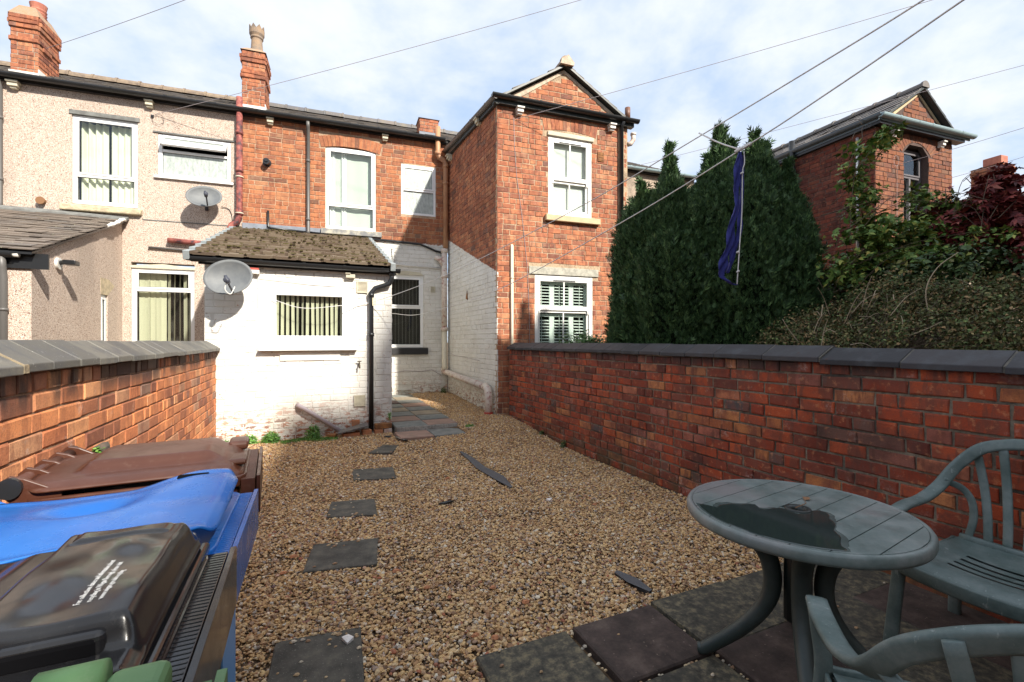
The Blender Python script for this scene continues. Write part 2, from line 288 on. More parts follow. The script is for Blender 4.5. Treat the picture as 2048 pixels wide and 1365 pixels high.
M['cable'] = mat('cable', (.34,.30,.31), .6); M['cloth_blue'] = mottled('cloth_blue', (.016,.020,.16), (.028,.036,.22), 5, .8, .3, 30, .01)
M['peg'] = mat('peg', (.62,.56,.38), .6); M['leafbrown'] = mat('leafbrown', (.22,.11,.05), .8); M['brass'] = mat('brass', (.10,.08,.05), .5, .6)
M['red_paint'] = mat('red_paint', (.45,.07,.05), .5); M['cream_box'] = mottled('cream_box', (.60,.56,.43), (.50,.46,.36), 9, .8, .2)
M['joint_dark'] = mottled('joint_dark', (.13,.12,.10), (.08,.075,.065), 20, .95, .6, 60, .01)
M['slate_ridge'] = mottled('slate_ridge', (.17,.13,.10), (.26,.20,.14), 9, .9, .4)
M['net'] = mat('net', (.60,.63,.58), .9)

# ------------------------------------------------------------ helpers
ORG = {}                                    # world origin of every thing and part
def tag(o, label=None, cat=None, group=None, kind=None):
    if label: o['label'] = label
    if cat: o['category'] = cat
    if group: o['group'] = group
    if kind: o['kind'] = kind
    return o
def thing(name, label, cat, loc=(0,0,0), rotz=0, group=None):
    o = bpy.data.objects.new(name, None); COL.objects.link(o); o.empty_display_size = .1
    o.location = loc; o.rotation_euler = (0,0,rotz); ORG[o] = Vector(loc)
    return tag(o, label, cat, group)
class Frame:
    """wall plane: s runs left to right seen from outside, o outwards, z up"""
    def __init__(s, x, y, dx, dy):
        l = math.hypot(dx, dy); s.x, s.y, s.dx, s.dy = x, y, dx/l, dy/l; s.nx, s.ny = s.dy, -s.dx
        s.ang = math.atan2(s.dy, s.dx)
    def p(s, a, o, z): return (s.x+s.dx*a+s.nx*o, s.y+s.dy*a+s.ny*o, z)
class MB:
    def __init__(s, F=None): s.v = []; s.f = []; s.F = F; s.mi = []; s.cur = 0
    def add(s, vs, fs):
        n = len(s.v)
        s.v += [s.F.p(*v) for v in vs] if s.F else [tuple(v) for v in vs]
        s.f += [tuple(i+n for i in f) for f in fs]; s.mi += [s.cur]*len(fs)
        return s
    def box(s, a0, a1, b0, b1, c0, c1):
        if s.F: b0, b1 = b1, b0
        if a0 > a1: a0, a1 = a1, a0
        return s.add([(a0,b0,c0),(a1,b0,c0),(a1,b1,c0),(a0,b1,c0),(a0,b0,c1),(a1,b0,c1),(a1,b1,c1),(a0,b1,c1)],
              [(0,3,2,1),(4,5,6,7),(0,1,5,4),(1,2,6,5),(2,3,7,6),(3,0,4,7)])
    def prism(s, poly, h, axis=1):
        """poly = list of 2D points, extruded between h[0] and h[1] on the given axis"""
        n = len(poly)
        def mk(p, q):
            l = [p[0], p[1]]; l.insert(axis, q); return tuple(l)
        return s.add([mk(p, h[0]) for p in poly]+[mk(p, h[1]) for p in poly],
              [tuple(range(n))[::-1], tuple(range(n, 2*n))]+[(i, (i+1) % n, n+(i+1) % n, n+i) for i in range(n)])
    def tube(s, pts, r, n=10, cap=True, flat=1.0, up=(0,0,1)):
        P = [Vector(s.F.p(*p)) if s.F else Vector(p) for p in pts]; F = s.F; s.F = None
        rs = r if isinstance(r, (list, tuple)) else [r]*len(P)
        vs = []; prev = None
        for i, p in enumerate(P):
            d = ((P[min(i+1, len(P)-1)]-P[i]).normalized()+(P[i]-P[max(i-1, 0)]).normalized())
            d = d.normalized() if d.length > 1e-6 else Vector((0,0,1))
            u = Vector(up) if prev is None else prev
            u = u-d*u.dot(d)
            if u.length < 1e-3: u = Vector((1,0,0))-d*d.x
            if u.length < 1e-3: u = Vector((0,1,0))-d*d.y
            u.normalize(); prev = u; b = d.cross(u)
            for k in range(n):
                a = 2*math.pi*k/n; vs.append(tuple(p+(u*math.sin(a)*flat+b*math.cos(a))*rs[i]))
        fs = [(i*n+k, i*n+(k+1) % n, (i+1)*n+(k+1) % n, (i+1)*n+k) for i in range(len(P)-1) for k in range(n)]
        if cap: fs += [tuple(range(n))[::-1], tuple((len(P)-1)*n+k for k in range(n))]
        s.add(vs, fs); s.F = F; return s
    def lathe(s, c, prof, n=24):
        """prof = (radius, z) pairs turned about the vertical through c"""
        vs = [(c[0]+r*math.cos(2*math.pi*k/n), c[1]+r*math.sin(2*math.pi*k/n), c[2]+z) for r, z in prof for k in range(n)]
        fs = [(i*n+k, i*n+(k+1) % n, (i+1)*n+(k+1) % n, (i+1)*n+k) for i in range(len(prof)-1) for k in range(n)]
        return s.add(vs, fs)
    def build(s, name, mt, parent=None, smooth=False, local=False, **tags):
        me = bpy.data.meshes.new(name); off = Vector((0,0,0)) if (local or parent is None) else ORG[parent]
        me.from_pydata([(v[0]-off[0], v[1]-off[1], v[2]-off[2]) for v in s.v], [], s.f)
        for q in (mt if isinstance(mt, (list, tuple)) else [mt]): me.materials.append(M[q] if isinstance(q, str) else q)
        if isinstance(mt, (list, tuple)) and len(mt) > 1: me.polygons.foreach_set('material_index', s.mi)
        if smooth: me.polygons.foreach_set('use_smooth', [True]*len(s.f))
        me.update(); o = bpy.data.objects.new(name, me); COL.objects.link(o)
        if parent is not None: o.parent = parent; ORG[o] = off if not local else Vector((0,0,0))
        else: ORG[o] = Vector((0,0,0))
        if tags: tag(o, **tags)
        return o
def bevel(o, wd=.004, seg=2, ang=35):
    m = o.modifiers.new('bevel', 'BEVEL'); m.width = wd; m.segments = seg; m.limit_method = 'ANGLE'; m.angle_limit = R(ang); return o
def solo(mb, name, mt, label, cat, loc=None, group=None, smooth=False, kind=None):
    """a thing that is one mesh, its origin at its own base"""
    if loc is None:
        a = np.array(mb.v); loc = (float(a[:,0].mean()), float(a[:,1].mean()), float(a[:,2].min()))
    mb.v = [(v[0]-loc[0], v[1]-loc[1], v[2]-loc[2]) for v in mb.v]
    o = mb.build(name, mt, None, smooth); o.location = loc; ORG[o] = Vector(loc); return tag(o, label, cat, group, kind)
def part_obj(name, me, parent, loc, rotz=0, local=False):
    o = bpy.data.objects.new(name, me); COL.objects.link(o); o.parent = parent
    o.location = Vector(loc)-(Vector((0,0,0)) if local else ORG[parent]); o.rotation_euler = (0,0,rotz); return o
def curve_pts(pts, n=8):
    """Catmull-Rom through the points"""
    P = [Vector(p) for p in pts]; P = [P[0]*2-P[1]]+P+[P[-1]*2-P[-2]]; out = []
    for i in range(1, len(P)-2):
        for k in range(n):
            t = k/n; a, b, c, d = P[i-1:i+3]
            out.append(.5*((2*b)+(c-a)*t+(2*a-5*b+4*c-d)*t*t+(3*b-a-3*c+d)*t**3))
    out.append(P[-2]); return [tuple(p) for p in out]
def smooth01(x): x = max(0, min(1, x)); return x*x*(3-2*x)

# ---- bricks: every piece is a chamfered block standing proud of recessed joints
BM = {}
def brick_mesh(w, h, proud, mt, var):
    key = (round(w, 2), round(h, 3), mt, var)
    if key in BM: return BM[key]
    rs = random.Random(hash(str(key)) & 0xffff); mb = MB(); mb.v, mb.f = [], []
    brick_geo(mb, 0, 0, w, h, proud, rs, loc=True); me = bpy.data.meshes.new('brick'); me.from_pydata(mb.v, [], mb.f); me.materials.append(M[mt]); BM[key] = me
    return me
def brick_geo(mb, s, z, w, h, proud, rs, loc=False, ch=.004):
    j = lambda q=.0034: rs.uniform(-q, q)
    tl = rs.uniform(-.0026, .0026); ch = ch*rs.uniform(.8, 1.9)
    def P(a, o, c): return (a, -o, c) if loc else (a, o, c)
    w2, h2 = w/2, h/2
    vs = [P(s-w2, -.012, z-h2), P(s+w2, -.012, z-h2), P(s+w2, -.012, z+h2), P(s-w2, -.012, z+h2)]
    q = [(-1,-1),(1,-1),(1,1),(-1,1)]
    vs += [P(s+a*w2+j(), proud-ch+tl*a, z+b*h2+j()) for a, b in q]
    vs += [P(s+a*(w2-ch*1.1)+j(), proud+tl*a+j(.001), z+b*(h2-ch*1.1)+j()) for a, b in q]
    fs = [(8,9,10,11)]+[(4+i, 4+(i+1) % 4, 8+(i+1) % 4, 8+i) for i in range(4)]+[(i, (i+1) % 4, 4+(i+1) % 4, 4+i) for i in range(4)]
    mb.add(vs, fs)
def bond(s0, s1, z0, z1, course, joint, blen=.222, seed=1, openings=(), keep=None, headers=5):
    """garden-wall bond with small irregularities, clipped round the openings"""
    rs = random.Random(seed); out = []; n = int(round((z1-z0)/course)); course = (z1-z0)/n
    for r in range(n):
        z = z0+(r+.5)*course; L_ = blen+joint
        hd = headers and (r % headers == 2)
        s = s0-(L_*.5 if r % 2 else 0)-rs.uniform(0, .03)
        while s < s1:
            l = (L_*.5 if (hd and rs.random() < .8) or rs.random() < .10 else L_)+rs.uniform(-.010, .010)
            a, b = max(s, s0), min(s+l, s1); s += l
            segs = [(a, b)]
            for (oa, ob, oz0, oz1) in openings:
                if z+course*.45 > oz0 and z-course*.45 < oz1:
                    ns = []
                    for (p, q) in segs:
                        if q <= oa or p >= ob: ns.append((p, q)); continue
                        if p < oa: ns.append((p, oa))
                        if q > ob: ns.append((ob, q))
                    segs = ns
            for (p, q) in segs:
                if q-p < .045: continue
                if keep and not keep((p+q)/2, z, (q-p)/2): continue
                out.append(((p+q)/2, z+rs.uniform(-.002, .002), q-p-joint*rs.uniform(.75, 1.2), course-joint*rs.uniform(.85, 1.15)))
    return out
def lay(F, bricks, mt, parent, proud=.008, limit=300, name='brick', seed=3, vis=None, uneven=.003):
    """the bricks that show largest become single parts, the rest one part of the same thing"""
    rs = random.Random(seed)
    def key(b):
        x, y, z = F.p(b[0], 0, b[1]); d = math.sqrt(x*x+y*y+(z-EYE)**2)
        return d-(3.0*b[2]) + (50 if (vis and not vis(b)) else 0)
    bs = sorted(bricks, key=key); mb = MB(F)
    for i, (s, z, w_, h_) in enumerate(bs):
        if i < limit:
            wq = max(.04, round(w_/.01)*.01)
            me = brick_mesh(wq, round(h_, 3) if False else h0(h_), proud, mt, rs.randrange(7))
            o = part_obj(name, me, parent, F.p(s, rs.uniform(-uneven, uneven), z), F.ang)
            o.scale = (w_/wq, 1, h_/h0(h_))
        else: brick_geo(mb, s, z, w_, h_, proud+rs.uniform(-.0025, .0025), rs)
    if mb.f: mb.build(name+'_courses', mt, parent, kind='stuff')
def h0(h): return max(.02, round(h/.01)*.01)
def wall_core(F, s0, s1, z0, z1, openings, thick, mt, parent, name='wall', gable=None):
    """the body of a wall behind its joints, with real holes for the windows"""
    mb = MB(F); ss = sorted(set([s0, s1]+[v for o in openings for v in o[:2] if s0 < v < s1])); zs = sorted(set([z0, z1]+[v for o in openings for v in o[2:4] if z0 < v < z1]))
    for i in range(len(zs)-1):
        run = None
        for k in range(len(ss)-1):
            c = ((ss[k]+ss[k+1])/2, (zs[i]+zs[i+1])/2); hole = any(o[0] < c[0] < o[1] and o[2] < c[1] < o[3] for o in openings)
            if not hole: run = [ss[k], ss[k+1]] if run is None else [run[0], ss[k+1]]
            if (hole or k == len(ss)-2) and run: mb.box(run[0], run[1], -thick, 0, zs[i], zs[i+1]); run = None
    if gable: mb.prism(gable, (-thick, 0), 1)
    return mb.build(name, mt, parent)
def arch_bricks(F, s0, s1, z, rise, h, mt, parent, n=13, proud=.009, single=True):
    """segmental arch of bricks on end"""
    c = (s0+s1)/2; half = (s1-s0)/2; Rr = (half*half+rise*rise)/(2*rise) if rise > .001 else 1e3; zc = z+rise-Rr
    a1 = math.asin(min(.999, (half+.02)/Rr)); rs = random.Random(5)
    for k in range(n):
        a = -a1+2*a1*k/n; b = -a1+2*a1*(k+1)/n; g = (b-a)*.045; a += g; b -= g; mb = MB(F); o = proud+rs.uniform(-.003, .003)
        q = [(c+Rr*math.sin(a), zc+Rr*math.cos(a)), (c+Rr*math.sin(b), zc+Rr*math.cos(b)), (c+(Rr+h)*math.sin(b), zc+(Rr+h)*math.cos(b)), (c+(Rr+h)*math.sin(a), zc+(Rr+h)*math.cos(a))]
        mb.prism(q, (-.1, o), 1); mb.build('arch_brick', mt, parent)

def slab_geo(mb, x0, x1, y0, y1, z0, z1, ch=.006, tilt=(0,0)):
    """paving slab with a worn edge"""
    def zt(x, y): return z1+tilt[0]*(x-(x0+x1)/2)+tilt[1]*(y-(y0+y1)/2)
    q = [(x0,y0),(x1,y0),(x1,y1),(x0,y1)]; c = ((x0+x1)/2, (y0+y1)/2)
    ins = [(x+(ch if x < c[0] else -ch), y+(ch if y < c[1] else -ch)) for x, y in q]
    vs = [(x, y, z0) for x, y in q]+[(x, y, zt(x, y)-ch) for x, y in q]+[(x, y, zt(x, y)) for x, y in ins]
    return mb.add(vs, [(8,9,10,11)]+[(4+i, 4+(i+1) % 4, 8+(i+1) % 4, 8+i) for i in range(4)]+[(i, (i+1) % 4, 4+(i+1) % 4, 4+i) for i in range(4)]+[(3,2,1,0)])

# ------------------------------------------------------------ ground
def gz(x, y):
    r = .5+.5*smooth01((x-.9)/1.6)
    return .15*r*smooth01((y-4.6)/2.3)+.10*smooth01((y-6.9)/3)
mb = MB(); mb.add([(-300,-300,-.06),(300,-300,-.06),(300,400,-.06),(-300,400,-.06)], [(0,1,2,3)])
mb.build('ground', 'soil', kind='structure')
mb = MB(); nx, ny = 40, 90; X0, X1, Y0, Y1 = -1.02, 3.1, -1.2, 10.05
mb.v = [(X0+(X1-X0)*i/nx, Y0+(Y1-Y0)*j/ny, gz(X0+(X1-X0)*i/nx, Y0+(Y1-Y0)*j/ny)-.012) for j in range(ny+1) for i in range(nx+1)]
mb.f = [(j*(nx+1)+i, j*(nx+1)+i+1, (j+1)*(nx+1)+i+1, (j+1)*(nx+1)+i) for j in range(ny) for i in range(nx)]; mb.mi = [0]*len(mb.f)
yard = mb.build('yard_ground', 'soil', kind='structure', smooth=True)

# slabs: patio beside the camera, stepping stones, raised path by the back door
PATIO = []   # (x0,x1,y0,y1,material)
cols = [(.665,1.105),(1.143,1.598),(1.622,2.108),(2.116,2.60),(2.612,3.045)]
rows = [(1.455,1.84),(1.02,1.443),(.58,1.008),(.14,.568),(-.30,.128),(-.74,-.312)]
pat = {(0,0):'slab_grey',(1,0):'slab_red',(2,0):'slab_grey',(3,0):'slab_grey',(4,0):'slab_grey',(0,1):'slab_red',(1,1):'slab_grey',(2,1):'slab_red',(3,1):'slab_grey',(4,1):'slab_red'}
for i, c in enumerate(cols):
    for j, r_ in enumerate(rows):
        PATIO.append((c[0], c[1], r_[0]+(.0 if i else -.03), r_[1]+(0 if i < 2 else .022), pat.get((i, j), ('slab_red','slab_grey','slab_red')[(i+2*j) % 3])))
patio = tag(thing('patio', 'patio of square grey and dark red concrete slabs under the green table and chairs', 'patio', (1.85, .6, 0)), kind='structure')
for x0, x1, y0, y1, mt in PATIO:
    slab_geo(MB(), 0, 1, 0, 1, 0, 1); q = MB(); slab_geo(q, x0, x1, y0, y1, -.05, .03+random.uniform(-.004, .006), .007, (random.uniform(-.01,.01), random.uniform(-.01,.01))); q.build('paving_slab', mt, patio)
steps = [((.93,6.0),(1.10,5.88),(.95,5.50),(.70,5.62)), ((.47,5.10),(.88,5.02),(.84,4.60),(.45,4.70)), ((.22,4.15),(.56,4.08),(.53,3.70),(.165,3.80)),
         ((.065,3.33),(.47,3.26),(.41,2.88),(.0,2.955)), ((-.11,2.32),(.25,2.28),(.22,1.86),(-.14,1.92))]
slabels = ['grey stepping slab nearest the back of the house, just in front of the raised path', 'grey stepping slab second from the house, a pale clean rectangle in the gravel',
           'grey stepping slab with a dark damp back edge, midway down the gravel', 'dark grey stepping slab level with the blue bin, one white pebble on it', 'largest and nearest stepping slab beside the black bin, scattered with pebbles']
STEPS = []
for k, q in enumerate(steps):
    cx = sum(p[0] for p in q)/4; cy = sum(p[1] for p in q)/4; z = gz(cx, cy)+.016; mb = MB()
    n = 4; vs = [(p[0], p[1], z-.05) for p in q]+[(p[0], p[1], z-.004) for p in q]+[(cx+(p[0]-cx)*.975, cy+(p[1]-cy)*.975, z) for p in q]
    mb.add(vs, [(11,10,9,8)]+[(4+(i+1) % 4, 4+i, 8+i, 8+(i+1) % 4) for i in range(4)]+[((i+1) % 4, i, 4+i, 4+(i+1) % 4) for i in range(4)])
    solo(mb, 'stepping_slab', 'step_slab', slabels[k], 'stepping stone', group='stepping slabs set in the gravel'); STEPS.append((q, z))
path = tag(thing('path', 'raised path of grey, pink and buff slabs beside the white outhouse', 'path', (1.6, 7.5, gz(1.6,7.5))), kind='structure')
mb = MB(); mb.box(1.19, 2.07, 6.50, 9.82, .03, .155); mb.box(1.15, 2.03, 6.06, 6.50, .0, .06); mb.build('path_bed', 'mortar_plain', path)
cyc = ['path_grey','path_pink','path_grey','path_buff','path_grey','path_pink','path_grey','path_buff']
for i, (a, b) in enumerate(((1.155,1.60),(1.61,2.045))):
    q = MB(); slab_geo(q, a, b, 6.03, 6.47, .06, .105, .008); q.build('path_slab', ('path_pink','path_grey')[i], path)
    y = 6.53
    for j in range(8):
        q = MB(); z = .165+.011*j; mt = cyc[(j+i) % 8] if not (i == 0 and j == 5) else 'path_dark'
        slab_geo(q, a+.03, b+.03, y, min(y+.405, 9.80), z-.05, z, .006); q.build('path_slab', mt, path); y += .412
# strips of weed membrane showing through
for (pts, lab) in ((((1.715,5.27),(1.735,4.95),(1.72,4.6),(1.755,4.2),(1.745,3.86)), 'long strip of dark grey weed membrane showing through the gravel'), (((1.66,2.20),(1.68,2.08),(1.70,1.95)), 'short strip of dark weed membrane showing beside the patio')):
    mb = MB(); P = [(x, y) for x, y in pts]; n = len(P)
    wd = [.012]+[.035+.012*((i*7) % 3) for i in range(n-2)]+[.01]
    vs = [(P[i][0]-wd[i], P[i][1], gz(*P[i])+.020) for i in range(n)]+[(P[i][0]+wd[i], P[i][1], gz(*P[i])+.026) for i in range(n)]+[(P[i][0], P[i][1], gz(*P[i])-.01) for i in range(n)]
    mb.add(vs, [(i, i+1, n+i+1, n+i) for i in range(n-1)][::1]+[(n+i, n+i+1, 2*n+i+1, 2*n+i) for i in range(n-1)]+[(2*n+i, 2*n+i+1, i+1, i) for i in range(n-1)])
    solo(mb, 'membrane_strip', 'membrane', lab, 'weed membrane')

# gravel: loose angular stones scattered by geometry nodes over a hidden sheet
def free_cells():
    def ins(p, q):
        s = [(q[(i+1) % 4][0]-q[i][0])*(p[1]-q[i][1])-(q[(i+1) % 4][1]-q[i][1])*(p[0]-q[i][0]) for i in range(4)]
        return all(v < 0 for v in s) or all(v > 0 for v in s)
    def small(q):
        mx_, my_ = sum(p[0] for p in q)/4, sum(p[1] for p in q)/4; return [(mx_+(p[0]-mx_)*.90, my_+(p[1]-my_)*.90) for p in q]
    st = .025; cells = []
    for i in range(int((3.05+.97)/st)):
        for j in range(int((9.86+.9)/st)):
            x, y = -.97+i*st, -.9+j*st; c = (x+st/2, y+st/2)
            if x > .66 and y < 1.82: continue
            if c[1] > 6.72 and c[0] < 1.2: continue
            if 1.13 < c[0] < 2.06 and c[1] > 6.05: continue
            if c[1] > 6.95 and c[0] > 2.87: continue
            if any(ins(c, small(q)) for q in steps): continue
            if abs(c[0]-1.73) < .03 and 3.95 < c[1] < 5.2: continue
            if abs(c[0]-1.68) < .03 and 1.98 < c[1] < 2.2: continue
            cells.append((x, y, st))
    return cells
mb = MB()
for x, y, st in free_cells(): mb.add([(x,y,gz(x,y)),(x+st,y,gz(x+st,y)),(x+st,y+st,gz(x+st,y+st)),(x,y+st,gz(x,y+st))], [(0,1,2,3)])
gravel = mb.build('gravel', 'gravel_stone', kind='stuff'); tag(gravel, 'loose golden brown gravel covering the whole yard')
ng = bpy.data.node_groups.new('gravel', 'GeometryNodeTree'); ng.interface.new_socket('Geometry', in_out='INPUT', socket_type='NodeSocketGeometry'); ng.interface.new_socket('Geometry', in_out='OUTPUT', socket_type='NodeSocketGeometry')
G = ng.nodes; gi = G.new('NodeGroupInput'); go = G.new('NodeGroupOutput')
jn = G.new('GeometryNodeJoinGeometry')
for k in range(7):
    ic = G.new('GeometryNodeMeshIcoSphere'); ic.inputs['Radius'].default_value = .5; ic.inputs['Subdivisions'].default_value = 2
    nz = G.new('ShaderNodeTexNoise'); nz.noise_dimensions = '4D'; nz.inputs['W'].default_value = k*11.3; nz.inputs['Scale'].default_value = 1.7; nz.inputs['Detail'].default_value = 2
    vm = G.new('ShaderNodeVectorMath'); vm.operation = 'SUBTRACT'; vm.inputs[1].default_value = (.5,.5,.5); ng.links.new(nz.outputs['Color'], vm.inputs[0])
    v2 = G.new('ShaderNodeVectorMath'); v2.operation = 'MULTIPLY'; v2.inputs[1].default_value = (1.15,1.15,.95); ng.links.new(vm.outputs[0], v2.inputs[0])
    sp = G.new('GeometryNodeSetPosition'); ng.links.new(ic.outputs[0], sp.inputs[0]); ng.links.new(v2.outputs[0], sp.inputs['Offset'])
    tf = G.new('GeometryNodeTransform'); ng.links.new(sp.outputs[0], tf.inputs[0]); tf.inputs['Scale'].default_value = (1.0, .72+.04*k, .42+.035*(k % 4))
    sm = G.new('GeometryNodeSetMaterial'); sm.inputs['Material'].default_value = M['gravel_stone']; ng.links.new(tf.outputs[0], sm.inputs[0])
    g2 = G.new('GeometryNodeGeometryToInstance'); ng.links.new(sm.outputs[0], g2.inputs[0]); ng.links.new(g2.outputs[0], jn.inputs[0])
dp = G.new('GeometryNodeDistributePointsOnFaces'); dp.inputs['Density'].default_value = 9500; dp.inputs['Seed'].default_value = 4
ng.links.new(gi.outputs[0], dp.inputs[0])
dn = G.new('ShaderNodeTexNoise'); dn.inputs['Scale'].default_value = 2.6; dn.inputs['Detail'].default_value = 3; dr = G.new('ShaderNodeMapRange'); ng.links.new(dn.outputs[0], dr.inputs[0])
for i_, v_ in ((1, .34), (2, .58), (3, 4800), (4, 10500)): dr.inputs[i_].default_value = v_
ng.links.new(dr.outputs[0], dp.inputs['Density'])
io = G.new('GeometryNodeInstanceOnPoints'); ng.links.new(dp.outputs[0], io.inputs[0]); ng.links.new(jn.outputs[0], io.inputs['Instance']); io.inputs['Pick Instance'].default_value = True
def rv(ty, a, b, seed):
    n = G.new('FunctionNodeRandomValue'); n.data_type = ty; i = 0 if ty == 'FLOAT_VECTOR' else 2
    n.inputs[i].default_value = a; n.inputs[i+1].default_value = b; n.inputs['Seed'].default_value = seed
    return n.outputs[0 if ty == 'FLOAT_VECTOR' else 1]
ng.links.new(rv('FLOAT_VECTOR', (-.5,-.5,0), (.5,.5,6.28), 1), io.inputs['Rotation'])
mth = G.new('ShaderNodeMath'); mth.operation = 'POWER'; ng.links.new(rv('FLOAT', 0, 1, 2), mth.inputs[0]); mth.inputs[1].default_value = 2.0
mrr = G.new('ShaderNodeMapRange'); ng.links.new(mth.outputs[0], mrr.inputs[0]); mrr.inputs[3].default_value = .0085; mrr.inputs[4].default_value = .027
ng.links.new(mrr.outputs[0], io.inputs['Scale'])
tr_ = G.new('GeometryNodeTranslateInstances'); ng.links.new(io.outputs[0], tr_.inputs[0]); ng.links.new(rv('FLOAT_VECTOR', (-.01,-.01,-.009), (.01,.01,.009), 3), tr_.inputs['Translation'])
tr_.inputs['Local Space'].default_value = False
ng.links.new(tr_.outputs[0], go.inputs[0]); md = gravel.modifiers.new('scatter', 'NODES'); md.node_group = ng

def pebble(mb, x, y, z, r, rs):
    vs = []
    for (a, e) in [(k*60+rs.uniform(-15,15), 0) for k in range(6)]: vs.append((x+r*math.cos(R(a))*rs.uniform(.8,1.2), y+r*.75*math.sin(R(a))*rs.uniform(.8,1.2), z+r*.2))
    for (a, e) in [(k*60+rs.uniform(-15,15), 0) for k in range(6)]: vs.append((x+r*.6*math.cos(R(a)), y+r*.45*math.sin(R(a)), z+r*.62*rs.uniform(.8,1.1)))
    vs += [(x, y, z)]
    mb.add(vs, [(6,7,8,9,10,11)]+[(i, (i+1) % 6, 6+(i+1) % 6, 6+i) for i in range(6)]+[((i+1) % 6, i, 12) for i in range(6)])
m = mat('pebble', (.5,.4,.25), .75); t = NT(m); t.col(t.ramp(t.isl(), [(0,(.25,.14,.08)),(.3,(.45,.30,.16)),(.6,(.58,.44,.26)),(.85,(.66,.56,.42)),(1,(.22,.20,.18))])); M['pebble'] = m
mb = MB(); rs = random.Random(3)
for (q, z), n in zip(STEPS, (5, 5, 11, 13, 42)):
    for _ in range(n):
        a, b = rs.random(), rs.random()
        if rs.random() < .5: (a, b) = (a, rs.choice((rs.uniform(0,.12), rs.uniform(.88,1))))
        p = [(q[0][k]*(1-a)+q[1][k]*a)*(1-b)+(q[3][k]*(1-a)+q[2][k]*a)*b for k in (0, 1)]; pebble(mb, p[0], p[1], z, rs.uniform(.007, .015), rs)
for _ in range(150):
    i, j = rs.choice([(0,0),(1,0),(2,0),(3,0),(1,1),(2,1),(3,1),(4,0),(4,1)]); c, r_ = cols[i], rows[j]
    e = rs.random()
    if e < .5: x, y = rs.choice((c[0]-.012, c[1]+.012))+rs.uniform(-.008,.008), rs.uniform(*r_); zz_ = .012
    elif e < .88: x, y = rs.uniform(*c), rs.choice((r_[0]-.004, r_[1]+.006))+rs.uniform(-.01,.01); zz_ = .015
    else: x, y = rs.uniform(*c), rs.uniform(*r_); zz_ = .034
    pebble(mb, x, y, zz_, rs.uniform(.006, .011), rs)
mb.build('scattered_pebbles', 'pebble', kind='stuff')['label'] = 'loose pebbles kicked onto the slabs and into their joints'

# ------------------------------------------------------------ yard walls
def yard_wall(name, label, F, s0, s1, cs, mt, mo, cop, side, z_top, seed, joint=.012, proud=.010):
    g = thing(name, label, 'wall', F.p((s0+s1)/2, 0, 0))
    wall_core(F, s0, s1, -.05, z_top, [], .21, mo, g, 'wall_core')
    bs = bond(s0, s1, .0, z_top, .0815, joint, seed=seed, headers=4); lay(F, bs, mt, g, proud=proud, uneven=.0015 if side == 'l' else .005, vis=(lambda b: b[1] > .05))
    # coping stones, each a single saddleback block
    rs = random.Random(seed); s = s0
    while s < s1-.02:
        l = min(cs+rs.uniform(-.02, .02), s1-s); j = .004 if side == 'r' else .006; dz = rs.uniform(-.004, .004); do = rs.uniform(-.004, .004)
        drop = -.022*smooth01((s-4.2)/1.0) if side == 'r' else 0
        a, b = s+j, s+l-j; z = z_top+dz+drop; mb = MB(F); cs = (.30 if s < 3.6 else .42) if side == 'r' else cs
        ap = .125 if side == 'l' else .108
        poly = [(.050+do, z+.002), (.050+do, z+.034), (.040+do, z+.040), (-.09, z+ap), (-.12, z+ap), (-.26, z+.036), (-.26, z+.002)]
        vs = [(a, o, q) for o, q in poly]+[(b, o, q) for o, q in poly]; n = len(poly)
        mb.add(vs, [tuple(range(n))[::-1], tuple(range(n, 2*n))]+[(i, (i+1) % n, n+(i+1) % n, n+i) for i in range(n)])
        bevel(mb.build('coping_stone', cop, g), .004, 2, 20)
        # mortar in the joint
        mb = MB(F); jj = [(.043+do, z+.004), (.043+do, z+.034), (.034+do, z+.038), (-.09, z+ap-.004), (-.25, z+.034), (-.25, z+.004)]; q0 = s+l-j-.002; q1 = s+l+j+.002
        if side == 'l' and 2.9 < s < 3.4: q0 -= .002; q1 += .016; jj = [(o+.009, q+.003) for o, q in jj]
        n = len(jj); mb.add([(q0, o, q) for o, q in jj]+[(q1, o, q) for o, q in jj], [tuple(range(n))[::-1], tuple(range(n, 2*n))]+[(i, (i+1) % n, n+(i+1) % n, n+i) for i in range(n)])
        mb.build('coping_joint', 'joint_mortar' if (side == 'l' and s < 4.0) else 'joint_dark', g)
        s += l
    return g
FL = Frame(-.98, -1.2, 0, 1)     # left wall faces +x, s runs away from the camera
left_wall = yard_wall('brick_wall', 'sunlit orange brick garden wall on the left with grey saddleback coping', FL, 0, 7.93, .235, 'brick_left', 'mortar_left', 'coping_left', 'l', 1.237, 11, .0075, .007)
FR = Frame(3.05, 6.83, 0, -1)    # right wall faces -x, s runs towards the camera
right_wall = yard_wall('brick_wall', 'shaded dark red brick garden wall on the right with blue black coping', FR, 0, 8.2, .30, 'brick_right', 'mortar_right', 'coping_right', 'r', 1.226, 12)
# render scar, broken bricks and a fern-sized weed low on the left wall
mb = MB(FL); rs = random.Random(2)
for (s, z, w_, h_) in ((4.03,.70,.20,.075),(4.10,.61,.22,.07),(4.3,.78,.14,.07),(4.27,.62,.12,.06),(4.0,.52,.16,.05)): brick_geo(mb, s, z, w_, h_, .035, rs, ch=.012)
m = mottled('old_brick', (.075,.065,.055), (.16,.12,.09), 16, .95, .6, 60, .01); M['old_brick'] = m
mb.build('broken_brick', 'old_brick', left_wall)
mb = MB(FL); mb.prism([(1.9,1.02),(2.10,1.0),(2.17,1.09),(2.24,1.16),(2.30,1.232),(1.9,1.232)], (0, .014), 1)
M['old_render'] = mottled('old_render', (.34,.31,.19), (.22,.21,.14), 12, .95, .8, 40, .012); mb.build('render_patch', 'old_render', left_wall)

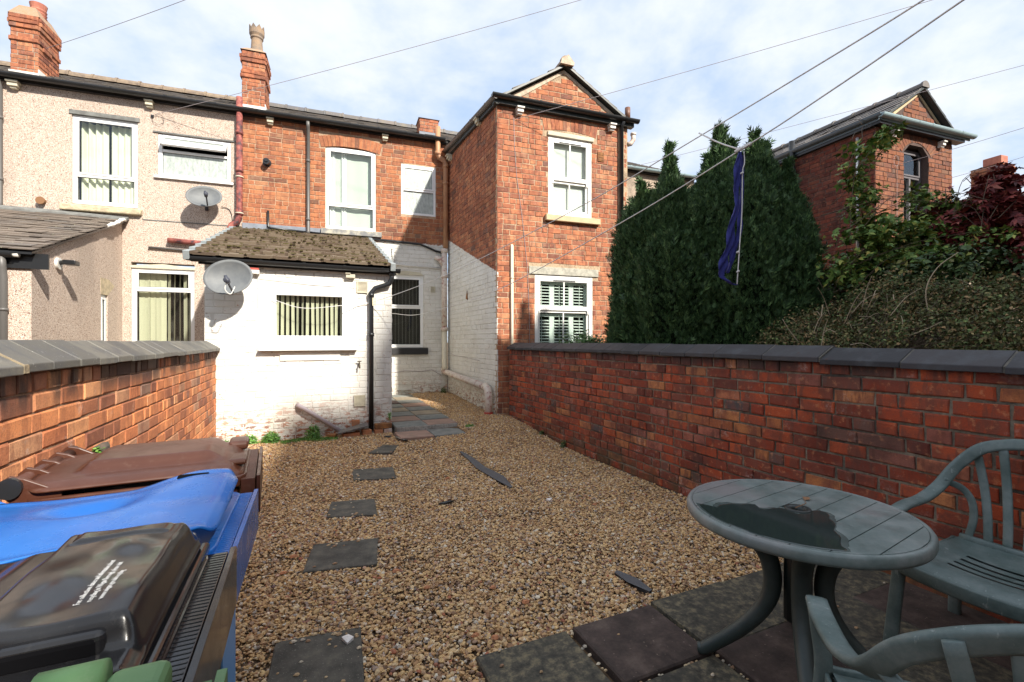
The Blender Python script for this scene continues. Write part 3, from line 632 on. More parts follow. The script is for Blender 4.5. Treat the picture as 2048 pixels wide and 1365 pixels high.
# ------------------------------------------------------------ building pieces
def slates(F, s0, s1, o0, z0, o1, z1, exp, wid, mt, parent, name='slate', single=0, thick=.008, seed=1, clip=None, gap=.004, jit=.003):
    """roof covering laid in courses from the eave (o0,z0) up to (o1,z1)"""
    rs = random.Random(seed); Ls = math.hypot(o1-o0, z1-z0); do, dz = (o1-o0)/Ls, (z1-z0)/Ls; n = int(round(Ls/exp)); exp = Ls/n
    no, nz_ = -dz, do
    if nz_ < 0: no, nz_ = -no, -nz_
    out = []
    for r in range(n):
        s = s0-(wid*.5 if r % 2 else 0)
        while s < s1:
            a, b = max(s, s0), min(s+wid, s1); s += wid
            if b-a > .04 and (clip is None or clip((a+b)/2, (r+.5)*exp)): out.append((a+gap/2, b-gap/2, r))
    mb = MB(F); cnt = 0
    for (a, b, r) in out:
        q = mb if cnt >= single else MB(F); e = rs.uniform(-jit, jit); l0, l1 = r*exp-rs.uniform(0, jit*1.5), (r+1)*exp+exp*.25
        t0, t1 = thick*2+e, thick*.55+e
        def P(l, t): return (o0+do*l+no*t, z0+dz*l+nz_*t)
        pr = [P(l0, t0-thick), P(l0, t0), P(l1, t1), P(l1, t1-thick)]; t2 = rs.uniform(-jit, jit)*.6
        q.add([(a, o, z) for o, z in pr]+[(b, o, z+t2) for o, z in pr], [(3,2,1,0),(4,5,6,7),(0,1,5,4),(1,2,6,5),(2,3,7,6),(3,0,4,7)])
        if cnt < single: q.build(name, mt, parent)
        cnt += 1
    if mb.f: mb.build(name+'_courses', mt, parent, kind='stuff')
def deck(F, s0, s1, o0, z0, o1, z1, t, mt, parent, name='roof_deck'):
    mb = MB(F); mb.prism([(o0, z0-t), (o0, z0), (o1, z1), (o1, z1-t)], (s0, s1), 0); return mb.build(name, mt, parent)
def gutter(F, s0, s1, o, z, r, mt, parent, clips=0, name='gutter', dz=0, fascia=None):
    mb = MB(F); prof = [(o+r*math.cos(a), z+r*math.sin(a)) for a in [R(180+18*k) for k in range(11)]]; inn = [(o+(r-.006)*math.cos(a), z+(r-.006)*math.sin(a)) for a in [R(360-18*k) for k in range(11)]]
    pl = prof+inn; n = len(pl)
    mb.add([(s0, a, b) for a, b in pl]+[(s1, a, b+dz) for a, b in pl], [(i, (i+1) % n, n+(i+1) % n, n+i) for i in range(n)]+[tuple(range(n))[::-1], tuple(range(n, 2*n))])
    for k in range(clips):
        s = s0+(s1-s0)*(k+.5)/clips; zc = z+dz*(k+.5)/clips
        mb.prism([(o+(r+.004)*math.cos(R(178+18.4*q)), zc+.004+(r+.004)*math.sin(R(178+18.4*q))) for q in range(11)], (s-.018, s+.018), 0)
    mb.prism([(o+r*math.cos(R(180+30*q)), z+r*math.sin(R(180+30*q))) for q in range(7)], (s0-.004, s0), 0); mb.prism([(o+r*math.cos(R(180+30*q)), z+dz+r*math.sin(R(180+30*q))) for q in range(7)], (s1, s1+.004), 0)
    return mb.build(name, mt, parent)
def window(F, s0, s1, z0, z1, parent, tr=None, fw=.055, inset=.05, mt='upvc', kind='casement', pane='glass', open_top=0, room=.9, tr2=.045, seal=True):
    o1 = -inset+.03; o0 = -inset-.035; mb = MB(F)
    mb.box(s0, s0+fw, o0, o1, z0, z1); mb.box(s1-fw, s1, o0, o1, z0, z1); mb.box(s0+fw, s1-fw, o0, o1-.001, z1-fw, z1); mb.box(s0+fw, s1-fw, o0, o1-.001, z0, z0+fw*1.1)
    lights = [(z0+fw*1.1, z1-fw)]
    if tr: mb.box(s0+fw, s1-fw, o0, o1-.002, tr-tr2/2, tr+tr2/2); lights = [(z0+fw*1.1, tr-tr2/2), (tr+tr2/2, z1-fw)]
    wd = bevel(mb.build('window', mt, parent), .006, 2)
    for i, (a, b) in enumerate(lights):
        sash = kind == 'sash' or (kind == 'casement' and i == len(lights)-1)
        if sash and kind != 'fixed':
            k = .032 if kind == 'casement' else .04; oo = o1+.012 if kind == 'casement' else (o1-.028 if i == 0 else o1-.005); q = MB(F)
            if open_top and i == len(lights)-1:
                G2 = MB(F); A = R(open_top)
                def T(s, o, h): return (s, o1+.01+o*math.cos(A)+h*math.sin(A), b-h*math.cos(A)+o*math.sin(A))
                H = b-a
                for (p, q_, h0_, h1_) in ((s0+fw, s0+fw+k*1.4, 0, H), (s1-fw-k*1.4, s1-fw, 0, H), (s0+fw, s1-fw, 0, k*1.4), (s0+fw, s1-fw, H-k*1.4, H)):
                    G2.add([T(p,0,h0_),T(q_,0,h0_),T(q_,0,h1_),T(p,0,h1_),T(p,.045,h0_),T(q_,.045,h0_),T(q_,.045,h1_),T(p,.045,h1_)], [(0,3,2,1),(4,5,6,7),(0,1,5,4),(1,2,6,5),(2,3,7,6),(3,0,4,7)])
                bevel(G2.build('opening_light', mt, wd), .004)
                G3 = MB(F); G3.add([T(s0+fw+k,.02,k),T(s1-fw-k,.02,k),T(s1-fw-k,.02,H-k),T(s0+fw+k,.02,H-k)], [(0,1,2,3)]); G3.build('pane', pane, wd); continue
            q.box(s0+fw, s0+fw+k, oo-.03, oo, a, b); q.box(s1-fw-k, s1-fw, oo-.03, oo, a, b); q.box(s0+fw+k, s1-fw-k, oo-.03, oo-.001, a, a+k); q.box(s0+fw+k, s1-fw-k, oo-.03, oo-.001, b-k, b)
            bevel(q.build('sash_frame', mt, wd), .004)
            pa, pb, pz0, pz1, po = s0+fw+k, s1-fw-k, a+k, b-k, oo-.016
        else: pa, pb, pz0, pz1, po = s0+fw, s1-fw, a, b, o0+.03
        if seal:
            q = MB(F); e = .007
            q.box(pa, pa+e, po-.006, po+.008, pz0, pz1); q.box(pb-e, pb, po-.006, po+.008, pz0, pz1); q.box(pa+e, pb-e, po-.006, po+.008, pz0, pz0+e); q.box(pa+e, pb-e, po-.006, po+.008, pz1-e, pz1); q.build('glazing_seal', 'upvc_seal', wd)
        q = MB(F); q.box(pa+.002, pb-.002, po-.002, po+.002, pz0+.002, pz1-.002); q.build('pane', pane, wd)
    q = MB(F); a, b, c, d, e = s0+.01, s1-.01, z0+.01, z1-.01, -inset-.05
    q.add([(a,e,c),(b,e,c),(b,e,d),(a,e,d),(a-.3,e-room,c-.2),(b+.3,e-room,c-.2),(b+.3,e-room,d+.1),(a-.3,e-room,d+.1)], [(4,5,6,7),(0,1,5,4),(1,2,6,5),(2,3,7,6),(3,0,4,7)])
    q.build('room', 'room', wd); return wd
def hangings(F, s0, s1, z0, z1, o, wd, mt, folds, name='curtain', depth=.03, gather=0):
    """curtain with real folds"""
    mb = MB(F); n = folds*8; vs = []; fs = []
    for i in range(n+1):
        t = i/n; s = s0+(s1-s0)*t; q = o+depth*math.sin(t*folds*2*math.pi)+.3*depth*math.sin(t*folds*5.1+1); vs += [(s, q, z0), (s+gather*math.sin(t*3), q*1.0, z1)]
    fs = [(2*i, 2*i+2, 2*i+3, 2*i+1) for i in range(n)]; mb.add(vs, fs); return mb.build(name, mt, wd, smooth=True)
def vertical_blinds(F, s0, s1, z0, z1, o, wd, mt, n, width=.08, angs=None, seed=1, missing=()):
    rs = random.Random(seed)
    for k in range(n):
        if k in missing: continue
        s = s0+(s1-s0)*(k+.5)/n; a = R((angs(k) if angs else 30)+rs.uniform(-9, 9)); c, d = width/2*math.cos(a), width/2*math.sin(a); sw = rs.uniform(-.006, .006)
        mb = MB(F); vs = []
        for (u, bow) in ((-1, 0), (0, .008), (1, 0)):
            vs += [(s+u*c+sw, o+u*d-bow, z0), (s+u*c, o+u*d-bow, z1)]
        mb.add(vs, [(0,2,3,1),(2,4,5,3)]); mb.build('blind_slat', mt, wd, smooth=True)
def sill(F, s0, s1, z0, z1, out, mt, parent, name='sill', bw=.008):
    mb = MB(F); mb.prism([(-.06, z0), (out, z0), (out, z1-.015), (-.06, z1)], (s0, s1), 0); return bevel(mb.build(name, mt, parent), bw, 2)
def pipe(F, pts, r, mt, parent, name='downpipe', collars=(), n=12):
    o = MB(F); o.tube(pts, r, n)
    for (p, l) in collars: o.tube([(p[0], p[1], p[2]-l/2), (p[0], p[1], p[2]+l/2)], r*1.22, n)
    return o.build(name, mt, parent, smooth=True)
def eave_box(F, s, z, parent, mt='cream_box', big=1.0):
    mb = MB(F); mb.box(s-.055*big, s+.055*big, .0, .10, z-.045, z+.05); mb.box(s-.065*big, s+.065*big, .0, .125, z+.012, z+.04); mb.box(s-.045, s+.045, .0, .07, z-.075, z-.045)
    return bevel(mb.build('gutter_bracket_block', mt, parent), .006)
def air_vent(F, s, z, w_, h_, parent, mt='cream_box', n=7, vertical=False):
    mb = MB(F); mb.box(s-w_/2, s+w_/2, .006, .014, z-h_/2, z+h_/2); e = .012
    for (a, b, c, d) in ((s-w_/2, s-w_/2+e, z-h_/2, z+h_/2), (s+w_/2-e, s+w_/2, z-h_/2, z+h_/2), (s-w_/2+e, s+w_/2-e, z-h_/2, z-h_/2+e), (s-w_/2+e, s+w_/2-e, z+h_/2-e, z+h_/2)): mb.box(a, b, .010, .026, c, d)
    for k in range(n):
        if vertical: x = s-w_/2+w_*(k+.5)/n; mb.box(x-.004, x+.004, .012, .022, z-h_/2+e, z+h_/2-e)
        else:
            y = z-h_/2+e+(h_-2*e)*(k+.5)/n; mb.prism([(.012, y+.004), (.024, y-.006), (.024, y-.003), (.012, y+.007)], (s-w_/2+e, s+w_/2-e), 0)
    return mb.build('air_vent', mt, parent)
def ridge_tiles(F, s0, s1, o, z, mt, parent, l=.42, r=.11, lip=True):
    n = max(1, int((s1-s0)/l)); l = (s1-s0)/n; rs = random.Random(9)
    for k in range(n):
        a = s0+k*l; dz = rs.uniform(-.006, .006); mb = MB(F)
        def arc(rr, z_): return [(o+rr*math.cos(R(q)), z_+rr*math.sin(R(q))) for q in range(-10, 191, 25)]
        A = arc(r, z+dz); m_ = len(A); I = arc(r-.015, z+dz)
        mb.add([(a+.003, x, y) for x, y in A]+[(a+l-.003, x, y) for x, y in A], [(i, i+1, m_+i+1, m_+i) for i in range(m_-1)]+[tuple(range(m_)), tuple(range(m_, 2*m_))[::-1]])
        if lip:
            B = arc(r+.016, z+dz); mb.add([(a+l-.045, x, y) for x, y in B]+[(a+l, x, y) for x, y in B], [(i, i+1, m_+i+1, m_+i) for i in range(m_-1)]+[tuple(range(m_)), tuple(range(m_, 2*m_))[::-1]])
        mb.build('ridge_tile', mt, parent)
def stack(parent, F, s0, s1, depth, z0, z1, corbels, name='chimney', pots=(), cap=.12):
    """brick chimney: bricks on the two sides one sees, corbel courses, flaunching and pots"""
    mb = MB(F); mb.box(s0+.005, s1-.005, -depth, 0, z0-.6, z1); c = mb.build(name, 'mortar_house2', parent)
    FR_ = Frame(*F.p(s1, 0, 0)[:2], -F.nx, -F.ny); FL_ = Frame(*F.p(s0, -depth, 0)[:2], F.nx, F.ny)
    for (f, l, sd) in ((F, None, 1), (FR_, depth, 2), (FL_, depth, 3)):
        a, b = (s0, s1) if l is None else (0, l)
        bs = bond(a, b, z0-.15, z1, .082, .010, seed=sd+int(s0*10) % 7, headers=0)
        rs = random.Random(sd)
        for (s, z, w_, h_) in bs:
            if l is not None and sd == 3 and z > 0: pass
            q = MB(f); out = .008
            for (cz, co) in corbels:
                if abs(z-cz) < .045: out = co
            brick_geo(q, s, z, w_+(.03 if out > .02 else 0), h_, out+rs.uniform(-.004, .004), rs); q.build('brick', 'brick_stack', c)
    mb = MB(F); mb.add([(s0-.03,.03,z1),(s1+.03,.03,z1),(s1+.03,-depth-.03,z1),(s0-.03,-depth-.03,z1),(s0+.08,-.08,z1+cap),(s1-.08,-.08,z1+cap),(s1-.08,-depth+.08,z1+cap),(s0+.08,-depth+.08,z1+cap)], [(4,5,6,7),(0,1,5,4),(1,2,6,5),(2,3,7,6),(3,0,4,7)])
    mb.build('flaunching', 'flaunch', c)
    return c
M['mortar_house2'] = mortar_mat('mortar_house2', (.45,.36,.28)); M['flaunch'] = mottled('flaunch', (.30,.24,.17), (.40,.22,.13), 10, .95, .7, 40, .015)
def crown_pot(parent, x, y, z, h, r, mt='pot_clay'):
    mb = MB(); mb.lathe((x, y, z), [(r*1.05,0),(r*.92,h*.25),(r*.86,h*.45),(r*.86,h*.52),(r*1.02,h*.56),(r*1.0,h*.62),(r*1.18,h*.70),(r*1.2,h*.86),(r*1.0,h*.86),(r*.7,h*.5)], 20)
    for k in range(8):
        a0, a1 = 2*math.pi*k/8, 2*math.pi*(k+1)/8; am = (a0+a1)/2; rr = r*1.19; ri = r*1.02
        P = [(x+rr*math.cos(a), y+rr*math.sin(a), z+h*.86) for a in (a0, a1)]+[(x+rr*1.03*math.cos(am), y+rr*1.03*math.sin(am), z+h)]+[(x+ri*math.cos(a), y+ri*math.sin(a), z+h*.86) for a in (a0, a1)]+[(x+ri*math.cos(am), y+ri*math.sin(am), z+h)]
        mb.add(P, [(0,1,2),(5,4,3),(1,4,5,2),(3,0,2,5)])
    return mb.build('chimney_pot', mt, parent, smooth=False)
def dish(name, label, F, s, z, w_, h_, tilt, yaw, out, parent_group, roll=16):
    """offset satellite dish on a wall bracket"""
    c = F.p(s, out, z); g = thing(name, label, 'satellite dish', F.p(s, 0, z), 0, parent_group)
    n = Vector((F.nx, F.ny, 0)); a = Matrix.Rotation(R(yaw), 3, 'Z') @ n; a = (a*math.cos(R(tilt))+Vector((0,0,1))*math.sin(R(tilt))).normalized()
    u = Vector((-a.y, a.x, 0)).normalized(); v = a.cross(u); C_ = Vector(c)
    rr_ = Matrix.Rotation(R(roll), 3, a); u = rr_ @ u; v = rr_ @ v
    mb = MB(); rings, seg = 8, 36; vs = []; fs = []
    for side in (0, 1):
        for i in range(rings+1):
            q = i/rings
            for k in range(seg):
                t = 2*math.pi*k/seg; p = C_+u*(w_/2*q*math.cos(t))+v*(h_/2*q*math.sin(t))+a*(.075*q*q-.012*side+(.004 if q == 1 and not side else 0)); vs.append(tuple(p))
    m_ = (rings+1)*seg
    for side in (0, 1):
        for i in range(rings):
            for k in range(seg):
                f = (side*m_+i*seg+k, side*m_+i*seg+(k+1) % seg, side*m_+(i+1)*seg+(k+1) % seg, side*m_+(i+1)*seg+k); fs.append(f if not side else f[::-1])
    fs += [(rings*seg+k, rings*seg+(k+1) % seg, m_+rings*seg+(k+1) % seg, m_+rings*seg+k) for k in range(seg)]
    mb.add(vs, fs); mb.build('reflector', 'dish_grey', g, smooth=True)
    lnb = C_+a*.30-v*(h_*.30)*(-1 if v.z < 0 else 1)+u*0; low = C_-v*(h_*.46)*(-1 if v.z < 0 else 1)+a*.07
    mb = MB(); mb.tube([tuple(low), tuple((low+lnb)/2+a*.02), tuple(lnb)], .012, 8); mb.build('feed_arm', 'dish_dark', g, smooth=True)
    mb = MB(); mb.tube([tuple(lnb-a*.05), tuple(lnb+a*.035)], [.026, .034], 14); mb.tube([tuple(lnb+a*.02-v*.02), tuple(lnb+a*.02+v*.055)], .018, 8); mb.build('receiver', 'dish_dark', g, smooth=True)
    b0 = Vector(F.p(s-.02, 0, z-.06)); mb = MB(); mb.tube([tuple(b0), tuple((b0+C_)/2-Vector((0,0,.05))), tuple(C_-a*.01)], .017, 8); mb.tube([F.p(s-.02, .002, z-.16), F.p(s-.02, .002, z+.04)], .03, 6); mb.build('wall_bracket', 'dish_dark', g, smooth=True)
    return g, lnb

# ------------------------------------------------------------ the terrace
FM = Frame(0, 10, 1, -.08)                  # rear wall of the terrace
EV = 5.64; RZ = 7.24; RO = -3.05
own = thing('terraced_house', 'middle terraced house with orange brown upper brickwork and white painted ground floor', 'house', FM.p(.9, 0, gz(1, 9.9)))
W1 = (.42, 1.39, 3.62, 5.30); W2 = (1.90, 2.63, 4.04, 5.10); W3 = (1.60, 2.37, 1.22, 2.76)
ops = [W1, W2, W3]
wall_core(FM, -1.04, 2.885, -.1, EV, ops, .24, 'mortar_house', own)
bs = bond(-1.04, 2.885, .0, EV, .0865, .0085, seed=21, openings=[W1, W2, W3, (.30, 1.50, 5.28, 5.54)], headers=4)
bs = [b for b in bs if not (b[0] < 1.1 and b[1] < 3.3)]
lay(FM, bs, 'brick_house', own, proud=.007, vis=lambda b: b[1] > 3.5 or b[0] > 1.7)
arch_bricks(FM, .36, 1.45, 5.235, .065, .22, 'brick_house', own, 16)
mb = MB(FM); mb.prism([(.42,5.235),(.42,5.31),(.55,5.31)], (-.09,-.004), 1); mb.prism([(1.39,5.235),(1.26,5.31),(1.39,5.31)], (-.09,-.004), 1); mb.build('arch_filler', 'mortar_house', own)
w_ = window(FM, *W1[:2], 3.62, 5.27, own, tr=4.10, fw=.06, inset=.05); hangings(FM, .49, .60, 3.7, 5.2, -.105, w_, 'curtain_white', 2, depth=.01); hangings(FM, .72, .82, 3.7, 5.2, -.105, w_, 'curtain_white', 2, depth=.01); hangings(FM, .47, 1.34, 3.68, 5.21, -.125, w_, 'net', 3, depth=.004, name='net_curtain')
w_ = window(FM, *W2, own, tr=4.57, fw=.045, inset=.03, pane='frosted'); 
w_ = window(FM, *W3, own, tr=2.07, fw=.06, inset=.06); vertical_blinds(FM, 1.66, 2.32, 1.28, 2.70, -.24, w_, 'blind_dark', 9, .085, lambda k: 10)
for k in range(8):
    mb = MB(FM); s = 1.72+k*.075; mb.box(s, s+.006, -.20, -.196, 1.3, 2.68); mb.build('blind_cord', 'blind_line', w_)
mb = MB(FM); mb.prism([(1.60,2.76),(2.37,2.76),(2.30,2.82),(1.98,2.845),(1.66,2.82)], (.004,.014), 1); mb.build('arch_filler', 'cream_box', own)
sill(FM, .34, 1.50, 3.50, 3.62, .075, 'grey_sill', own); sill(FM, 1.55, 2.46, 1.075, 1.225, .07, 'black_sill', own)
slates(FM, -1.04, 2.885, .14, EV+.03, RO, RZ, .21, .30, 'slate', own, seed=5, thick=.008, jit=.005)
deck(FM, -1.04, 2.885, .10, EV+.02, RO, RZ-.01, .03, 'room', own)
deck(FM, -1.04, 2.885, RO*2, EV, RO, RZ, .06, 'slate', own, 'rear_slope')
ridge_tiles(FM, -1.04, 3.9, RO, RZ+.01, 'slate', own)
mb = MB(FM); mb.box(-1.04, 2.885, -.20, .07, EV-.02, EV+.02); mb.build('soffit', 'black_plastic', own)
gutter(FM, -1.04, 2.80, .15, EV+.06, .062, 'black_plastic', own, 7)
for s in (-.56, 1.57): eave_box(FM, s, EV-.055, own)
pipe(FM, [(.108,.15,EV+.0),(.108,.12,EV-.1),(.108,.055,EV-.16),(.108,.055,3.53),(.108,.10,3.47)], .033, 'grey_plastic', own, collars=(((.108,.055,4.9),.05),((.108,.055,3.75),.05)))
pipe(FM, [(-.60,.04,3.86),(-.60,.04,3.56),(-.55,.04,3.53),(.10,.04,3.50)], .021, 'black_plastic', own, 'waste_pipe')
pipe(FM, [(.12,.04,3.50),(1.9,.035,3.44),(2.3,.035,3.42),(2.62,.04,3.30),(2.80,.05,3.26)], .022, 'black_plastic', own, 'waste_pipe')
pipe(FM, [(1.72,.03,3.28),(1.74,.03,3.0),(1.80,.03,2.96),(2.72,.03,2.93)], .018, 'white_paint', own, 'waste_pipe', collars=(((1.72,.03,3.28),.03),))
mb = MB(FM); mb.lathe((0,0,0), [(.0,0)]); mb = MB(); c = FM.p(-.62, .0, 4.78)
n_ = Vector((FM.nx, FM.ny, 0)); C_ = Vector(c); mb.tube([tuple(C_), tuple(C_+n_*.02)], .075, 20); mb.tube([tuple(C_+n_*.02), tuple(C_+n_*.13)], .058, 20); mb.tube([tuple(C_+n_*.13+Vector((0,0,.012))), tuple(C_+n_*.15+Vector((0,0,.012)))], .03, 14); mb.build('boiler_flue', 'black_plastic', own, smooth=False)
air_vent(FM, 2.57, 2.47, .10, .13, own); air_vent(FM, 1.97, .38, .30, .11, own, 'white_paint', 7, True)
# brown plastic soil pipe in the corner, then flaking cream pipe below
pipe(FM, [(2.66,.10,5.95),(2.66,.10,5.38),(2.69,.10,5.30),(2.80,.10,5.24),(2.83,.10,5.16),(2.83,.10,3.30)], .056, 'terracotta_plastic', own, 'soil_pipe', collars=(((2.66,.10,5.38),.07),((2.83,.10,5.12),.07),((2.83,.10,4.75),.05)))
pipe(FM, [(2.80,.11,3.34),(2.80,.11,1.62)], .062, 'flaking_pipe', own, 'soil_pipe', collars=(((2.80,.11,3.30),.08),((2.80,.11,2.75),.06),((2.80,.11,1.62),.08)))
pipe(FM, [(2.60,.08,3.16),(2.70,.09,3.12),(2.78,.11,2.98)], .05, 'flaking_pipe', own, 'pipe_branch')
pipe(FM, [(2.80,.11,1.60),(2.80,.11,.82),(2.80,.16,.74)], .058, 'cream_pipe', own, 'soil_pipe')
pipe(FM, [(1.20,.012,.72),(1.75,.012,.70),(2.0,.012,.73),(2.3,.012,.71),(2.55,.012,.74),(2.75,.012,.62)], .006, 'grey_pipe', own, 'cable', n=5)
# flashing over the outhouse roof
mb = MB(FM); mb.box(-1.04, 1.32, .006, .02, 3.40, 3.60); bevel(mb.build('lead_flashing', 'lead', own), .004)
# chimneys
Fc = Frame(*FM.p(0, -1.15, 0)[:2], FM.dx, FM.dy)
ch = stack(own, Fc, -1.26, -.83, .60, 6.25, 7.52, [(6.95,.03),(7.03,.03),(7.32,.035),(7.40,.045)], cap=.10)
crown_pot(ch, *Fc.p(-1.02, -.25, 0)[:2], 7.60, .60, .125)
mb = MB(Fc); mb.box(-1.27,-.82,.008,.022,6.22,6.36); mb.box(-.826,-.812,-.6,.02,6.22,6.42); mb.build('lead_flashing', 'white_paint', own)
Fs = Frame(*FM.p(0, -1.02, 0)[:2], FM.dx, FM.dy)
stack(own, Fs, 2.44, 2.88, .45, 6.22, 6.62, [], cap=.01)
mb = MB(Fs); mb.box(2.43,2.89,.008,.022,6.16,6.30); mb.build('lead_flashing', 'lead', own)

# ---- left neighbour, pebbledashed
left = thing('terraced_house', 'left neighbour house rendered in pinkish beige pebbledash', 'house', FM.p(-3.5, 0, .2))
A = (-3.60,-2.67,3.70,5.30); B = (-2.37,-1.23,4.30,5.10); Cw = (-2.77,-1.81,.9,2.76)
wall_core(FM, -8.0, -1.041, -.1, EV, [A, B, Cw], .24, 'pebbledash', left)
w_ = window(FM, A[0], A[1], 3.72, 5.24, left, tr=4.21, fw=.06, inset=.06, open_top=0); hangings(FM, -3.53, -3.14, 3.78, 5.17, -.16, w_, 'curtain', 4, depth=.035); hangings(FM, -3.10, -2.74, 3.78, 5.17, -.15, w_, 'curtain', 4, depth=.02)
w_ = window(FM, B[0], B[1], 4.32, 5.09, left, tr=4.80, fw=.06, inset=.04, pane='frosted', open_top=28)
mb = MB(FM); mb.box(B[0]-.05, B[1]+.05, -.02, .05, 4.285, 4.325); bevel(mb.build('sill', 'upvc', left), .005)
w_ = window(FM, Cw[0], Cw[1], .9, 2.68, left, tr=2.27, fw=.07, inset=.06); vertical_blinds(FM, -2.70, -1.87, .95, 2.62, -.15, w_, 'blind_cream', 10, .088, lambda k: (8, 12, 6, 10, 8, 40, 55, 62, 40, 30)[k], missing=())
mb = MB(FM); mb.box(A[0]-.03, A[1]+.03, -.01, .018, 5.24, 5.31); mb.box(A[0], A[1], -.05, .0, 5.235, 5.30); mb.build('lintel', 'cement_grey', left)
mb = MB(FM); mb.prism([(Cw[0]-.01,2.66),(Cw[1]+.01,2.66),(Cw[1]+.01,2.69),(-2.29,2.745),(Cw[0]-.01,2.70)], (-.05,.004), 1); mb.build('arch_filler', 'cream_box', left)
mb = MB(FM); mb.box(B[0]-.07, B[1]+.10, .0, .022, 5.10, 5.125); mb.build('drip_bead', 'cement_grey', left)
mb = MB(FM); mb.box(-2.6, -1.06, .0, .010, 3.515, 3.53); mb.build('render_bead', 'cement_grey', left)
sill(FM, -3.73, -2.60, 3.58, 3.70, .09, 'stone_sill', left, bw=.02)
slates(FM, -8.0, -1.04, .14, EV+.03, RO, RZ, .21, .30, 'slate', left, seed=6, thick=.008, jit=.005)
deck(FM, -8.0, -1.04, .10, EV+.02, RO, RZ-.01, .03, 'room', left); deck(FM, -8.0, -1.04, RO*2, EV, RO, RZ, .06, 'slate', left, 'rear_slope')
ridge_tiles(FM, -8.0, -1.04, RO, RZ+.01, 'slate_ridge', left)
mb = MB(FM); mb.box(-8, -1.04, -.20, .07, EV-.02, EV+.02); mb.build('soffit', 'black_plastic', left)
gutter(FM, -8, -1.05, .15, EV+.06, .062, 'black_plastic', left, 9)
eave_box(FM, -4.33, EV-.06, left, big=1.2); eave_box(FM, -2.48, EV-.055, left)
pipe(FM, [(-4.50,.15,EV),(-4.50,.06,EV-.15),(-4.50,.06,3.60),(-4.50,.12,3.52)], .036, 'grey_plastic', left, collars=(((-4.5,.06,5.0),.05),((-4.5,.06,4.0),.05)))
c = Vector(FM.p(-3.98, 0, 3.70)); mb = MB(); mb.tube([tuple(c), tuple(c+n_*.07)], .05, 16); mb.tube([tuple(c+n_*.06), tuple(c+n_*.085)], .062, 16); mb.build('overflow_vent', 'leafbrown', left, smooth=False)
# rusty soil stack at the party line and its horizontal branch
pipe(FM, [(-1.07,.10,5.92),(-1.07,.10,3.72),(-1.10,.10,3.60),(-1.20,.10,3.52),(-1.24,.12,3.40),(-1.24,.14,3.12)], .054, 'rusty_iron', left, 'soil_pipe', collars=(((-1.07,.10,5.70),.09),((-1.07,.10,5.25),.07),((-1.07,.10,4.55),.07),((-1.07,.10,3.76),.10)))
for zc in (5.66, 4.42, 3.74): 
    mb = MB(FM); mb.tube([(-1.07,.10,zc),(-1.07,.10,zc+.018)], .070, 14); mb.build('pipe_collar', 'cream_box', left)
pipe(FM, [(-2.20,.07,3.17),(-1.22,.07,3.13)], .045, 'rusty_iron', left, 'soil_pipe', collars=()); pipe(FM, [(-2.50,.035,3.03),(-1.2,.035,2.99)], .019, 'grey_plastic', left, 'waste_pipe')
Fc = Frame(*FM.p(0, -1.20, 0)[:2], FM.dx, FM.dy)
ch = stack(left, Fc, -5.02, -4.62, .66, 6.25, 7.42, [(6.93,.035),(7.22,.035),(7.30,.05),(7.38,.04)], cap=.22)
mb = MB(); x, y, _ = Fc.p(-4.78, -.33, 0); mb.lathe((x, y, 7.50), [(.12,0),(.125,.05),(.10,.06),(.125,.10),(.105,.12),(.125,.16),(.105,.18),(.125,.22),(.11,.24),(.13,.34),(.09,.34)], 18); mb.build('chimney_pot', 'pot_red', ch)
mb = MB(Fc); mb.box(-5.04,-4.60,.008,.022,6.22,6.37); mb.box(-4.616,-4.60,-.66,.02,6.24,6.44); mb.build('lead_flashing', 'white_paint', left)

# ---- its lean-to extension, side wall towards us
EX = -2.885
ext = thing('lean_to_extension', 'pebbledashed lean-to extension with worn brown slate roof, left of the outhouse', 'extension', (EX-.7, 8.6, .1))
FS = Frame(EX, 7.24, 0, 1)           # faces +x, s away from us
NW = (2.05, 2.32, .9, 2.14)
wall_core(FS, 0, 3.0, -.05, 2.40, [NW], .2, 'pebbledash', ext, gable=[(0,2.40),(3.0,2.40),(3.0,3.47)])
w_ = window(FS, 2.05, 2.32, .9, 2.10, ext, fw=.05, inset=.05, room=.3)
mb = MB(FS); mb.prism([(2.03,2.10),(2.32,2.10),(2.62,2.28),(2.35,2.36),(2.03,2.36)], (-.02, .003), 1); mb.build('arch_patch', 'stone_sill', ext)
FF = Frame(EX, 7.24, 1, 0)           # front face
wall_core(FF, -4, -.2, -.05, 2.36, [], .2, 'pebbledash', ext, 'front_wall')
mb = MB(FF); mb.box(-4, .16, .0, .03, 2.20, 2.38); mb.build('fascia', 'black_plastic', ext)
gutter(FF, -4, -.12, .09, 2.36, .055, 'black_plastic', ext, 3)
c = Vector((EX-.13, 7.24-.03, 2.35)); mb = MB(); mb.tube([tuple(c+Vector((-.03,-.05,.0))), tuple(c+Vector((.06,-.06,.0)))], .032, 14); mb.build('gutter_end_cap', 'white_paint', ext, smooth=True)
pipe(FF, [(-.22,.09,2.33),(-.22,.07,2.2),(-.22,.05,2.1),(-.22,.05,.2)], .036, 'grey_plastic', ext, collars=(((-.22,.05,1.72),.03),))
FX = Frame(EX, 10.24, 1, 0)
m = mat('slate_brown', (.2,.15,.12), .75); t = NT(m)
c_ = t.ramp(t.rnd(), [(0,(.09,.072,.06)),(.4,(.14,.112,.09)),(.75,(.18,.145,.118)),(1,(.12,.108,.10))]); c_ = t.mix(t.mr(t.noise(28,5,.65), .62, .7), c_, (.34,.34,.24)); t.col(c_); t.bump(t.noise(50,5,.6), .5, .005); M['slate_brown'] = m
slates(FX, -2.3, .07, 3.14, 2.40, 0.0, 3.50, .165, .27, 'slate_brown', ext, single=230, seed=8, thick=.010, jit=.006)
